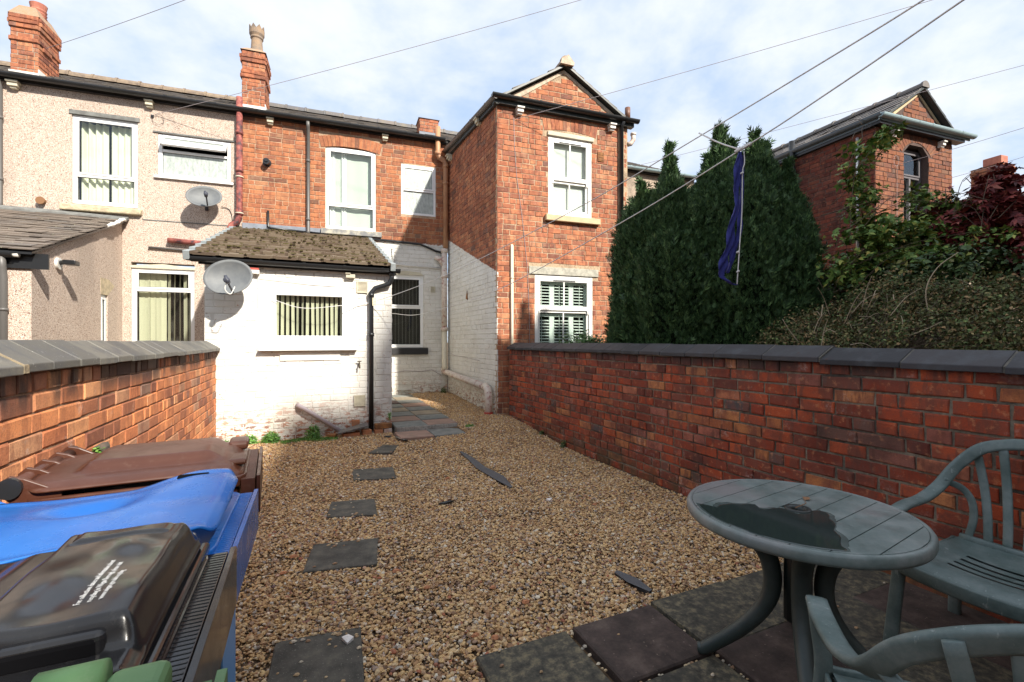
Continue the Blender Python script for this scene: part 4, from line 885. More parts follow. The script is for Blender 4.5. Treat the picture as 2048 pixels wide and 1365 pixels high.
deck(FX, -4.0, .05, 3.12, 2.385, 0.0, 3.485, .03, 'black_plastic', ext)
mb = MB(FX); mb.prism([(-.02,3.50),(-.02,3.57),(.16,3.49),(.16,3.455)], (-4.0, .10), 0); mb.build('cement_fillet', 'cement_grey', ext)
mb = MB(FS); P = curve_pts([(2.98, .06, 3.50), (2.7, .065, 3.42), (2.5,.065,3.33),(2.1, .065, 3.185)], 4); mb.tube(P, [.02+.008*((i*5) % 3) for i in range(len(P))], 6); mb.build('verge_mortar', 'white_paint', ext)
# floodlight
g = thing('wall_light', 'small black security light on a round white base on the pebbledash side wall', 'wall light', FS.p(.62, 0, 2.36))
mb = MB(FS); mb.tube([(.62,0,2.36),(.62,.03,2.36)], .075, 20); mb.build('base', 'white_paint', g, smooth=False)
mb = MB(FS); mb.tube([(.62,.02,2.37),(.60,.09,2.38)], .03, 12); mb.box(.53,.68,.08,.21,2.345,2.405); bevel(mb.build('lamp_head', 'black_plastic', g), .01)

# ---- outhouse
FO = Frame(0, 6.75, 1, 0)
oh = thing('outhouse', 'single storey white painted brick outhouse with mossy tiled lean-to roof', 'outhouse', (.05, 7.6, gz(.3, 6.8)))
OW = (-.455, .64, 1.28, 2.10)
wall_core(FO, -1.10, 1.165, -.1, 2.36, [OW], .2, 'mortar_white', oh)
bs = bond(-1.10, 1.165, .05, 2.36, .0815, .006, seed=31, openings=[(-.52,.70,1.24,2.15)], headers=4); lay(FO, bs, 'brick_white', oh, proud=.004, limit=300)
mb = MB(FO); mb.box(-.52, .70, -.01, .012, 2.10, 2.165); mb.box(-.52,-.455,-.01,.012,1.24,2.10); mb.box(.64,.70,-.01,.012,1.24,2.10); bevel(mb.build('window_surround', 'white_paint', oh), .004)
w_ = window(FO, *OW, oh, fw=.06, inset=.02, kind='fixed2'); 
q = MB(FO); 
for (a, b, c, d) in ((-.395,-.31,1.345,2.04),(.495,.58,1.345,2.04),(-.31,.495,1.345,1.43),(-.31,.495,1.96,2.04)): q.box(a, b, -.05, .022 if a in (-.395, .495) else .021, c, d)
bevel(q.build('opening_light', 'upvc', w_), .008); vertical_blinds(FO, -.33, .52, 1.40, 2.0, -.085, w_, 'blind_cream', 14, .038, lambda k: (10, 0, 20, -10, 38, 50, 12, 0, 10, 25, 5, 0, 12, 30)[k], seed=4)
mb = MB(FO); mb.prism([(-.05,1.235),(.10,1.235),(.10,1.262),(-.05,1.285)], (-.51,.69), 0); bevel(mb.build('sill', 'upvc', oh), .005)
mb = MB(FO); mb.box(-.27, .47, .004, .022, 1.10, 1.225); bevel(mb.build('old_sill', 'white_paint', oh), .006)
for (y0, y1, x) in ((6.75, 10.0, -1.10), (6.75, 10.0, 1.165)):
    F_ = Frame(x, y0 if x > 0 else y1, 0, 1 if x > 0 else -1); mb = MB(F_)
    if x > 0:
        wall_core(F_, 0.012, 3.15, -.1, 2.355, [], .19, 'mortar_white', oh, 'side_wall', gable=[(0.012,2.355),(3.15,2.355),(3.15,3.36)]); lay(F_, bond(0,3.15,.05,2.36,.0815,.006,seed=33,headers=4), 'brick_white', oh, .004, limit=0, name='side_brick')
    else: wall_core(F_, .0, 3.238, -.1, 2.355, [], .19, 'mortar_white', oh, 'side_wall', gable=[(0,3.36),(0,2.355),(3.238,2.355)])
FT = Frame(0, 10.0, 1, -.03)
# interlocking tiles: flat pans with a raised rib, laid in ten thick courses
def tiles():
    rs = random.Random(4); n = 11; o0, z0, o1, z1 = 3.40, 2.385, .02, 3.47; L_ = math.hypot(o1-o0, z1-z0); do, dz = (o1-o0)/L_, (z1-z0)/L_; no, nz_ = -dz, do
    if nz_ < 0: no, nz_ = -no, -nz_
    ex = L_/n; wd = .297; k = 0
    for r in range(n):
        s = -1.13-(wd/2 if r % 2 else 0)
        while s < 1.22:
            a, b = max(s, -1.13), min(s+wd, 1.22); s += wd
            if b-a < .05: continue
            mb = MB(FT); l0, l1 = r*ex-rs.uniform(0, .006), (r+1)*ex+.06; e = rs.uniform(-.003, .003)
            def P(l, t): return (o0+do*l+no*t, z0+dz*l+nz_*t)
            for (p, q_, h) in ((a+.002, a+.03, .060), (a+.03, b-.03, .053), (b-.03, b-.002, .060)):
                if q_ <= p: continue
                pr = [P(l0, h+e-.036), P(l0, h+e), P(l1, .014+e+(h-.053)), P(l1, e-.01)]
                mb.add([(p, o, z) for o, z in pr]+[(q_, o, z) for o, z in pr], [(3,2,1,0),(4,5,6,7),(0,1,5,4),(1,2,6,5),(2,3,7,6),(3,0,4,7)])
            mb.build('roof_tile', 'concrete_tile', oh)
        # verge tiles either side
        for (a, b) in ((-1.20, -1.132), (1.222, 1.29)):
            mb = MB(FT); l0, l1 = r*ex-.008, (r+1)*ex+.03; pr = [(l0, -.05), (l0, .058), (l1, .030), (l1, -.07)]; pr = [(o0+do*l+no*t, z0+dz*l+nz_*t) for l, t in pr]
            mb.add([(a, o, z) for o, z in pr]+[(b, o, z) for o, z in pr], [(3,2,1,0),(4,5,6,7),(0,1,5,4),(1,2,6,5),(2,3,7,6),(3,0,4,7)]); bevel(mb.build('verge_tile', 'verge_grey', oh), .006)
    # moss cushions along the tile edges
    mb = MB(FT)
    for _ in range(1100):
        r = rs.randrange(n); l = r*ex+rs.choice((rs.uniform(-.01,.03), rs.uniform(-.012,.01), rs.uniform(0,.2))); s = rs.uniform(-1.1, 1.2); q = rs.random()
        if math.sin(s*3.1+r*1.7)+math.sin(s*7+r) < rs.uniform(-1.4, 1.1): continue
        h = .060-(l-r*ex)*.11; c = (s, o0+do*l+no*h, z0+dz*l+nz_*h); rr = rs.uniform(.006, .020); hh = rs.uniform(.005, .012)
        vs = [(c[0]+rr*1.5*math.cos(R(60*k))*rs.uniform(.7,1.3), c[1]+do*rr*.7*math.sin(R(60*k)), c[2]+dz*rr*.7*math.sin(R(60*k))-.004) for k in range(6)]+[(c[0]+rr*.8*math.cos(R(60*k+30)), c[1]+do*rr*.4*math.sin(R(60*k+30)), c[2]+hh) for k in range(6)]
        mb.add(vs, [(6,7,8,9,10,11)]+[(k, (k+1) % 6, 6+k) for k in range(6)]+[((k+1) % 6, 6+(k+1) % 6, 6+k) for k in range(6)])
    mb.build('moss', 'mossdark', oh, kind='stuff')
M['verge_grey'] = mottled('verge_grey', (.30,.33,.34), (.22,.25,.26), 10, .7, .3)
tiles()
deck(FT, -1.18, 1.27, 3.36, 2.36, 0, 3.45, .03, 'black_plastic', oh)
mb = MB(FO); mb.box(-1.16, 1.22, .0, .03, 2.305, 2.37); mb.build('fascia', 'black_plastic', oh)
gutter(FO, -1.22, 1.26, .095, 2.375, .058, 'black_plastic', oh, 5)
pipe(FO, [(1.15,.095,2.33),(1.15,.09,2.25),(1.12,.08,2.17),(.93,.05,2.10),(.875,.05,2.03),(.875,.05,.12)], .034, 'black_plastic', oh, collars=(((1.15,.092,2.31),.06),((.875,.05,1.45),.05),((.875,.05,2.0),.06)))
air_vent(FO, .757, 2.11, .15, .16, oh, 'cream_box', 8); air_vent(FO, .724, .53, .15, .155, oh, 'cream_box', 8)
mb = MB(FO); mb.box(-.64,-.50,.004,.075,2.215,2.262); mb.build('eaves_block', 'white_paint', oh); mb = MB(FO); mb.box(-.635,-.505,.004,.078,2.263,2.287); mb.build('eaves_block_top', 'red_paint', oh)
mb = MB(FO); mb.box(.54,.66,.004,.07,2.225,2.275); mb.box(.53,.60,.004,.09,2.277,2.29); bevel(mb.build('eaves_block', 'cream_box', oh), .006)
pipe(FO, [(-.06,.02,.515),(-.03,.07,.50),(.02,.085,.47),(.49,.085,.12)], .030, 'grey_pipe', oh, 'waste_pipe', collars=())
mb = MB(FO); mb.tube([(.717,0,1.03),(.717,.07,1.03),(.717,.085,.985)], .011, 8); mb.tube([(.717,.045,1.03),(.717,.045,1.075)], .009, 8); mb.tube([(.69,.045,1.078),(.745,.045,1.078)], .008, 6); mb.build('tap', 'brass', oh, smooth=True)
# washing line hooks, cable on wall
pipe(FO, [(-.57,.012,2.22),(-.2,.012,2.275),(.1,.012,2.29)], .004, 'white_paint', oh, 'cable', n=5)
pipe(FO, [(-.50,.03,2.165),(.1,.03,2.12),(.78,.012,2.085)], .003, 'rope', oh, 'cord', n=5)
# bricks and a slate under the waste pipe and beside the downpipe
def loose_brick(x, y, z, rot, mt, label, tilt=0, l=.215, w_=.10, h=.07):
    mb = MB(); mb.v, mb.f, mb.mi = [], [], []; slab_geo(mb, -l/2, l/2, -w_/2, w_/2, 0, h, .006, (tilt, 0))
    o = bevel(mb.build('loose_brick', mt, None), .006); o.location = (x, y, z); o.rotation_euler = (0, 0, R(rot)); return tag(o, label, 'brick', 'loose bricks at the foot of the outhouse')
M['brick_loose'] = mottled('brick_loose', (.50,.20,.09), (.36,.17,.09), 14, .9, .5); M['brick_dark'] = mottled('brick_dark', (.30,.13,.04), (.16,.07,.03), 10, .85, .5); M['brick_pale'] = mottled('brick_pale', (.50,.44,.40), (.42,.30,.25), 14, .9, .5)
loose_brick(1.03, 6.66, gz(1,6.66)+.065, 2, 'brick_dark', 'dark glazed brick on top of two others at the outhouse corner', l=.23)
loose_brick(.965, 6.66, gz(1,6.66)-.01, 3, 'brick_loose', 'orange brick end directly under the dark brick, left one of two', l=.11); loose_brick(1.095, 6.66, gz(1,6.66)-.01, -4, 'brick_pale', 'whitish brick end under the dark brick, right one of two', l=.11)
loose_brick(.60, 6.60, gz(.6,6.6)-.02, 4, 'brick_loose', 'flat orange brick under the tilted slate below the waste pipe'); loose_brick(.80, 6.62, gz(.8,6.6)-.01, 10, 'brick_loose', 'orange brick between the tilted slate and the black downpipe', l=.12, h=.085); loose_brick(.36, 6.60, gz(.4,6.6)-.015, -20, 'brick_dark', 'small broken brown brick at the left end of the tilted slate', l=.11)
mb = MB(); mb.add([(.42,6.50,.14),(.82,6.52,.215),(.80,6.68,.235),(.46,6.66,.155),(.42,6.50,.125),(.82,6.52,.20),(.80,6.68,.22),(.46,6.66,.14)], [(0,1,2,3),(7,6,5,4),(0,4,5,1),(1,5,6,2),(2,6,7,3),(3,7,4,0)])
solo(mb, 'loose_slate', 'slate', 'grey roof slate lying tilted on bricks under the waste pipe', 'slate')
mb = MB(); mb.box(.62,.72,6.69,6.735,.16,.27); solo(mb, 'loose_brick', 'brick_loose', 'upright brick fragment against the wall behind the tilted slate', 'brick', group='loose bricks at the foot of the outhouse')

# ---- right neighbour: two storey rear wing
FW = Frame(0, 7.212, 1, -.08)
rh = thing('terraced_house', 'right neighbour house with tall orange brick rear wing, gabled, with white sash windows', 'house', FW.p(4.1, 0, .1))
WA = (3.82, 4.65, 3.51, 4.88); WB = (3.57, 4.67, 1.15, 2.48); zE = 5.27
wx0, wx1 = 2.90, 5.37
zap = 6.06; sa = 4.11
wall_core(FW, wx0, wx1, -.1, zE, [WA, WB], .24, 'mortar_wing', rh, gable=[(wx0, zE), (wx1, zE), (sa, zap-.03)])
gk = lambda s, z, h: (z < zE) or (abs(s-sa)+h < (sa-wx0 if s < sa else wx1-sa)*(1-(z+.04-zE)/(zap-.05-zE))-.02)
bs = bond(wx0, wx1, .0, zap-.1, .0865, .0085, seed=41, openings=[WA, WB, (3.72, 4.76, 4.88, 5.16), (3.46, 4.78, 2.48, 2.62)], keep=gk, headers=4)
lay(FW, bs, 'brick_wing', rh, proud=.007, vis=lambda b: b[1] > 1.3 and b[0] < 5.3)
# lime fillets under the verge
for (a, b, c, d) in (((wx0+.02, zE), (sa, zap-.04), (sa, zap-.10), (wx0+.20, zE)), ((sa, zap-.04), (wx1-.02, zE), (wx1-.13, zE), (sa, zap-.10))):
    mb = MB(FW); mb.prism([a, b, c, d] if a[0] < sa-.5 else [a, b, c, d], (.0, .012), 1); mb.build('verge_pointing', 'lime', rh)
arch_bricks(FW, 3.76, 4.72, 4.94, .045, .20, 'brick_wing', rh, 14, .006)
mb = MB(FW); mb.box(3.80, 4.68, -.03, .035, 4.855, 4.925); bevel(mb.build('lintel', 'cream_box', rh), .006)
mb = MB(FW); mb.prism([(3.80,4.925),(4.68,4.925),(4.62,4.955),(4.24,4.985),(3.86,4.955)], (-.06,-.02), 1); mb.build('arch_filler', 'room', rh)
mb = MB(FW); mb.box(3.46, 4.78, -.02, .022, 2.485, 2.615); bevel(mb.build('lintel', 'concrete', rh), .006)
def sash(F, s0, s1, z0, z1, mid, parent):
    w_ = window(F, s0, s1, z0, z1, parent, tr=mid, fw=.065, inset=.03, mt='white_wood', kind='sash', tr2=.035, seal=False); c = (s0+s1)/2
    for (a, b, o) in ((z0+.1, mid-.05, -.055), (mid+.02, z1-.1, -.032)):
        mb = MB(F); mb.box(c-.011, c+.011, o, o+.02, a, b); mb.build('glazing_bar', 'white_wood', w_)
    for s in (s0+.085, s1-.085):
        mb = MB(F); mb.prism([(s-.018, mid-.01), (s+.018, mid-.01), (s+.010, mid-.075), (s-.010, mid-.075)], (-.03, .0), 1); mb.build('sash_horn', 'white_wood', w_)
    mb = MB(F); mb.box(c-.20, c+.22, -.01, .012, z1-.085, z1-.07); mb.build('trickle_vent', 'silver_plastic', w_); return w_
w_ = sash(FW, *WA[:2], 3.51, 4.86, 4.13, rh); 
for k in range(26):
    mb = MB(FW); z = 3.58+k*.046; mb.prism([(-.100, z), (-.092, z+.046), (-.090, z+.046), (-.098, z)], (3.89, 4.58), 0); mb.build('venetian_slat', 'curtain_white', w_)
w_ = sash(FW, *WB[:2], 1.15, 2.48, 1.90, rh)
for (a, b, br) in ((3.66,3.93,3.695),(3.93,4.30,4.03),(4.30,4.60,4.42)):   # plantation shutters
    for (z0, z1) in ((1.24, 1.83), (1.87, 2.38)):
        mb = MB(FW); f = .045; mb.box(a, a+f, -.13, -.10, z0, z1); mb.box(b-f, b, -.13, -.10, z0, z1); mb.box(a+f, b-f, -.13, -.101, z0, z0+.03); mb.box(a+f, b-f, -.13, -.101, z1-.05, z1); mb.build('shutter_frame', 'shutter_white', w_)
        n = int((z1-z0-.09)/.052)
        for k in range(n):
            z = z0+.05+k*.052; mb = MB(FW); mb.prism([(-.135, z+.006), (-.092, z-.004), (-.092, z+.008), (-.135, z+.018)], (a+f, b-f), 0); mb.build('shutter_slat', 'shutter_white', w_)
        mb = MB(FW); mb.box(br+.03, br+.038, -.090, -.084, z0+.05, z1-.06); mb.build('tilt_rod', 'shutter_white', w_)
sill(FW, 3.75, 4.79, 3.40, 3.515, .08, 'buff_sill', rh)
mb = MB(FW); mb.box(4.77, 4.89, .004, .022, 4.54, 4.70)
for k in range(3): mb.box(4.785, 4.875, .022, .027, 4.56+k*.045, 4.585+k*.045)
mb.build('air_vent', 'brick_dark', rh)
mb = MB(FW); mb.box(3.10, 3.30, 0, .004, .02, .03)
FWs = Frame(2.90, 9.80, 0, -1)               # side of the wing, s towards us
bs = bond(0, 2.83, .0, 5.40, .0865, .0085, seed=43, headers=4)
wall_core(FWs, 0.03, 2.79, -.1, 5.42, [], .2, 'mortar_side', rh, 'side_wall'); 
bs = [(s, z, a, b) for s, z, a, b in bs if z < 5.34]; lay(FWs, bs, 'brick_side', rh, proud=.007)
mb = MB(FWs); mb.prism([(1.26,2.18),(1.36,2.15),(1.34,2.33)], (.004,.02), 1); mb.build('old_pipe_stub', 'brick_dark', rh)
wall_core(Frame(5.37, 6.78, 0, 1), 0, 3.0, -.1, 5.3, [], .2, 'mortar_wing', rh, 'far_side_wall')
# roof of the wing: ridge runs away from us
yb = 10.6
def gable_roof(F, s0, s1, sa, ze, za, depth, over, mt, parent, ex=.2, single=0, sides=(0, 1), tk=.01, seed=2):
    X, Y = F.p(0, over, 0)[:2]
    for side in sides:
        if side == 0:
            o = F.p(sa, over, 0); G_ = Frame(o[0], o[1], -F.nx, -F.ny) if False else None
        d = (-F.nx, -F.ny)                      # direction away from us
        if side == 0: base = F.p(sa, -depth, 0); fr = Frame(base[0], base[1], F.nx, F.ny); run = sa-s0+.07   # faces left; s runs from back to front
        else: base = F.p(sa, over, 0); fr = Frame(base[0], base[1], -F.nx, -F.ny); run = s1-sa+.07
        dz = (za-ze)*(.07/((sa-s0) if side == 0 else (s1-sa)))
        slates(fr, 0, depth+over, run, ze-dz, 0.0, za, ex, .28, mt, parent, single=single, thick=tk, seed=seed+side, jit=.004)
        deck(fr, 0, depth+over, run, ze-dz, 0, za, .035, 'green_teal', parent)
gable_roof(FW, wx0, wx1, sa, zE+.05, zap+.02, 4.0, .10, 'slate', rh)
rf = Frame(*FW.p(sa, -4, 0)[:2], FW.nx, FW.ny); ridge_tiles(rf, 0, 4.12, 0, zap+.03, 'pot_clay', rh, r=.10)
mb = MB(FW); mb.prism([(sa-.13,zap-.02),(sa-.10,zap+.07),(sa+.02,zap+.15),(sa+.13,zap+.03),(sa+.12,zap-.02)], (.08,.15), 1); mb.build('ridge_end', 'lime', rh)
mb = MB(FW); mb.box(wx0-.07, wx1+.10, -.01, .09, zE-.06, zE+.045); mb.build('soffit', 'green_teal', rh)
gutter(FW, wx0-.12, wx1+.16, .13, zE+.05, .058, 'black_plastic', rh, 5)
gutter(FWs, 0, 2.95, .08, 5.50, .055, 'grey_plastic', rh, 4, dz=-.20); mb = MB(FWs); mb.add([(0,0,5.36),(2.9,0,5.20),(2.9,.06,5.20),(0,.06,5.36),(0,0,5.50),(2.9,0,5.31),(2.9,.06,5.31),(0,.06,5.50)], [(0,1,2,3),(7,6,5,4),(0,4,5,1),(1,5,6,2),(2,6,7,3),(3,7,4,0)]); mb.build('soffit', 'green_teal', rh)
for s in (.28, 2.05): eave_box(FWs, s, 5.28, rh)
eave_box(FW, 3.28, zE-.10, rh, 'white_paint'); eave_box(FW, 5.03, zE-.10, rh, 'white_paint')
pipe(FW, [(5.23,.13,zE),(5.23,.06,zE-.06),(5.23,.06,2.72)], .034, 'black_plastic', rh); 
pipe(FW, [(3.153,.03,2.92),(3.153,.03,.3)], .024, 'cream_pipe', rh, 'waste_pipe', collars=(((3.153,.03,2.40),.02),)); mb = MB(FW); mb.tube([(3.153,0,2.92),(3.153,.035,2.93)], .024, 10); mb.build('pipe_elbow', 'cream_pipe', rh, smooth=True)
mb = MB(FW); mb.add([(5.10,.02,2.70),(5.26,.02,2.70),(5.26,.14,2.70),(5.10,.14,2.70),(5.14,.03,2.50),(5.21,.03,2.50),(5.21,.10,2.50),(5.14,.10,2.50)], [(0,1,5,4),(1,2,6,5),(2,3,7,6),(3,0,4,7),(4,5,6,7)]); 
M['terra_brown'] = mottled('terra_brown', (.20,.09,.055), (.15,.07,.045), 6, .5, .1)
bevel(mb.build('hopper', 'terra_brown', rh), .006)
pipe(FW, [(5.175,.065,2.5),(5.175,.065,.4)], .034, 'terra_brown', rh); pipe(FW, [(5.07,.0,2.88),(5.09,.06,2.90),(5.13,.06,2.88),(5.17,.07,2.66)], .02, 'terra_brown', rh, 'waste_pipe')
mb = MB(FW); mb.box(5.10, 5.23, .02, .12, 2.42, 2.475); bevel(mb.build('pipe_clip', 'white_paint', rh), .01)
pipe(FW, [(5.46,-.10,5.45),(5.46,-.10,5.65)], .05, 'terra_brown', rh, 'vent_pipe'); pipe(FW, [(5.50,.02,5.13),(5.50,.02,5.02),(5.46,.0,4.95),(5.40,.0,4.93)], .042, 'flaking_pipe', rh, 'pipe_bend', collars=(((5.50,.02,5.12),.04),))
pipe(FW, [(3.19,.012,5.05),(3.20,.012,4.6),(3.24,.012,4.1),(3.34,.012,3.4),(3.43,.012,2.6),(3.47,.012,1.7),(3.47,.012,.8)], .004, 'cable', rh, 'cable', n=5)
# cast pipe running along the white side wall
pipe(FWs, [(.02,.12,.76),(.10,.10,.70),(2.55,.10,.585)], .062, 'flaking_pipe', rh, 'soil_pipe'); pipe(FWs, [(2.50,.10,.60),(2.64,.10,.56),(2.68,.10,.46),(2.68,.10,.06)], .066, 'flaking_pipe', rh, 'soil_pipe')
mb = MB(FWs); mb.tube([(2.68,.10,.12),(2.68,.10,.19)], .074, 14); mb.build('pipe_socket', 'red_paint', rh)
pipe(FWs, [(.20,.01,1.10),(.5,.01,1.06),(.9,.01,1.05),(1.5,.01,1.03),(2.0,.01,1.01)], .004, 'grey_pipe', rh, 'cable', n=5)
# main rear wall of that house beyond its wing
wall_core(FM, 5.35, 9.55, -.1, EV, [], .24, 'mortar_house2', rh, 'rear_wall'); bs = bond(5.4, 7.2, 2.6, EV-.05, .0865, .0085, seed=44); lay(FM, bs, 'brick_wing', rh, .007, limit=120)
slates(FM, 2.9, 9.6, .14, EV+.03, RO, RZ, .21, .30, 'slate', rh, seed=7); deck(FM, 2.9, 9.6, .10, EV+.02, RO, RZ-.01, .03, 'room', rh); deck(FM, 2.9, 9.6, RO*2, EV, RO, RZ, .06, 'slate', rh, 'rear_slope')
gutter(FM, 5.4, 9.5, .15, EV+.06, .062, 'gutter_pale', rh, 5); mb = MB(FM); mb.box(5.4, 9.5, -.2, .08, EV-.03, EV+.03); mb.build('soffit', 'black_plastic', rh); eave_box(FM, 6.0, EV-.08, rh, 'terra_brown')

# ---- next wing along, dark red side wall
F2 = Frame(0, 5.77, 1, -.08)
fh = thing('terraced_house', 'furthest brick house on the right, dark red side wall, gable and tall arched window', 'house', F2.p(10.8, 0, 0))
a0, a1, zE2, ap2, sa2 = 9.64, 11.92, 5.36, 6.20, 10.86
AW = (10.45, 11.18, 3.2, 5.12)
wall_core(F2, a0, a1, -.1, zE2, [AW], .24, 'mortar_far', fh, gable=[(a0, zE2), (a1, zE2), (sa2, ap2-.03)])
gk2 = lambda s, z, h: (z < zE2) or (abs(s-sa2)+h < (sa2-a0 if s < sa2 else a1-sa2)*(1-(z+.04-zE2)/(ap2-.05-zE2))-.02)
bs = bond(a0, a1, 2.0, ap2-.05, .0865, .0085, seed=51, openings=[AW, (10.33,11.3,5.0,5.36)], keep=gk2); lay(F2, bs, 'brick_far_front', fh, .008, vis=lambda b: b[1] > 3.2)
arch_bricks(F2, 10.40, 11.23, 4.98, .20, .20, 'brick_far_front', fh, 15, .008)
mb = MB(F2); mb.prism([(10.45,4.96),(10.45,5.12),(10.62,5.12)], (-.09,-.002), 1); mb.prism([(11.18,4.96),(11.01,5.12),(11.18,5.12)], (-.09,-.002), 1); mb.build('arch_filler', 'mortar_far', fh)
M['grey_frame'] = mat('grey_frame', (.13,.12,.13), .5)
w_ = window(F2, 10.45, 11.18, 3.2, 5.08, fh, tr=4.55, fw=.06, inset=.15, mt='grey_frame', seal=False)
mb = MB(F2); mb.box(10.79, 10.84, -.16, -.11, 3.25, 4.52); mb.build('mullion', 'grey_frame', w_); hangings(F2, 10.5, 10.75, 3.3, 4.5, -.3, w_, 'curtain_white', 3)
for (p) in ([(a0+.02, zE2), (sa2, ap2-.04), (sa2, ap2-.10), (a0+.16, zE2)], [(sa2, ap2-.04), (a1-.02, zE2), (a1-.10, zE2), (sa2, ap2-.10)]):
    mb = MB(F2); mb.prism(p, (.0, .014), 1); mb.build('verge_pointing', 'buff_sill', fh)
gable_roof(F2, a0, a1, sa2, zE2+.06, ap2+.02, 4.6, .12, 'slate', fh, single=120)
rf = Frame(*F2.p(sa2, -4.6, 0)[:2], F2.nx, F2.ny); ridge_tiles(rf, 0, 4.74, 0, ap2+.02, 'slate', fh, r=.09)
F2s = Frame(*F2.p(a0, -4.3, 0)[:2], F2.nx, F2.ny)
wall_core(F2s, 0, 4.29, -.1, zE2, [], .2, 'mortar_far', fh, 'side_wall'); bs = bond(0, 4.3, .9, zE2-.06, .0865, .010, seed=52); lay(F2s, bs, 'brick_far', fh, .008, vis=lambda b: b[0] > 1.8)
mb = MB(F2s); mb.box(0, 4.42, -.01, .08, zE2-.05, zE2+.05); mb.build('soffit', 'black_plastic', fh); mb = MB(F2); mb.box(a0-.08, a1+.15, -.01, .14, zE2-.05, zE2+.05); mb.build('soffit', 'black_plastic', fh)
gutter(F2s, 0, 4.50, .13, zE2+.10, .06, 'gutter_blue', fh, 3); gutter(F2, a0-.15, a1+.34, .19, zE2+.09, .065, 'gutter_pale', fh, 3)
mb = MB(F2s); mb.box(0, 4.47, .075, .095, zE2+.0, zE2+.11); mb.build('fascia', 'gutter_blue', fh); mb = MB(F2); mb.box(a0-.12, a1+.30, .13, .15, zE2, zE2+.10); mb.build('fascia', 'gutter_pale', fh)
pipe(F2s, [(2.72,.14,zE2+.30),(2.72,.12,zE2-.2),(2.72,.08,zE2-.4),(2.72,.08,1)], .055, 'black_plastic', fh); pipe(F2s, [(4.02,.05,zE2-.15),(4.02,.05,2.6)], .026, 'silver_plastic', fh)
for s in (10.08, 11.50): eave_box(F2, s, zE2-.12, fh, 'white_paint', .8)
wall_core(Frame(*F2.p(a1, 0, 0)[:2], -F2.nx, -F2.ny), 0, 4.5, -.1, zE2, [], .2, 'mortar_far', fh, 'far_side_wall')
# ---- distant gable house
FD = Frame(19.5, 6.6, 1, -.12)
dh = thing('distant_house', 'distant orange brick gable end with a broad square chimney, behind the red maple', 'house', FD.p(0, 0, 0))
wall_core(FD, -2.4, 3.0, -.1, 4.35, [], .2, 'mortar_house2', dh, gable=[(-2.4,4.35),(3.0,4.35),(.1,5.95)])
lay(FD, bond(-2.3, 3.0, 3.2, 5.8, .0865, .0085, seed=61, keep=lambda s, z, h: z < 4.35 or abs(s-.1)+h < 2.45*(5.9-z)/1.55), 'brick_wing', dh, .008, limit=80)
gable_roof(FD, -2.4, 3.0, .1, 4.35, 5.98, 5.0, .1, 'slate', dh, sides=(0,))
Fc = Frame(*FD.p(0, .02, 0)[:2], FD.dx, FD.dy)
stack(dh, Fc, -.28, .34, .75, 5.85, 6.75, [(6.66,.05),(6.58,.03)], cap=.02)
mb = MB(Fc); mb.box(-.10, .24, -.55, -.1, 6.77, 7.05); bevel(mb.build('chimney_pot', 'pot_red', dh), .02)

# ------------------------------------------------------------ vegetation
def mesh_np(name, V, Fq, mt, parent, kind=None, smooth=False):
    """V (n,3) world points, Fq (m,4) quads"""
    off = np.array(ORG[parent]) if parent is not None else np.zeros(3); me = bpy.data.meshes.new(name); V = V-off
    me.vertices.add(len(V)); me.vertices.foreach_set('co', V.astype(np.float32).ravel())
    me.loops.add(Fq.size); me.loops.foreach_set('vertex_index', Fq.astype(np.int32).ravel()); k = Fq.shape[1]
    me.polygons.add(len(Fq)); me.polygons.foreach_set('loop_start', np.arange(0, Fq.size, k, dtype=np.int32)); me.update(calc_edges=True); me.validate()
    me.materials.append(M[mt]); o = bpy.data.objects.new(name, me); COL.objects.link(o); o.parent = parent; ORG[o] = Vector(off)
    if kind: o['kind'] = kind
    return o
def unit(v): return v/np.maximum(1e-9, np.linalg.norm(v, axis=-1, keepdims=True))
def leaves(C, D, Nn, ln, wd, rs, fold=.25, lobes=None):
    """kite leaves: base C, direction D, normal Nn; lobes = list of (angle, length factor, width factor)"""
    D = unit(D); S = unit(np.cross(D, Nn)); Nn = np.cross(S, D); V = []
    for (a, lf, wf) in (lobes or [(0, 1, 1)]):
        d = D*math.cos(a)+S*math.sin(a); s = -D*math.sin(a)+S*math.cos(a); l = (ln*lf)[:, None]; w = (wd*wf)[:, None]
        q = np.stack([C, C+d*l*.45+s*w*.5+Nn*w*fold*.4, C+d*l-Nn*l*.08, C+d*l*.45-s*w*.5+Nn*w*fold*.4], 1); V.append(q)
    V = np.concatenate(V, 0); n = len(V); return V.reshape(-1, 3), np.arange(n*4).reshape(n, 4)

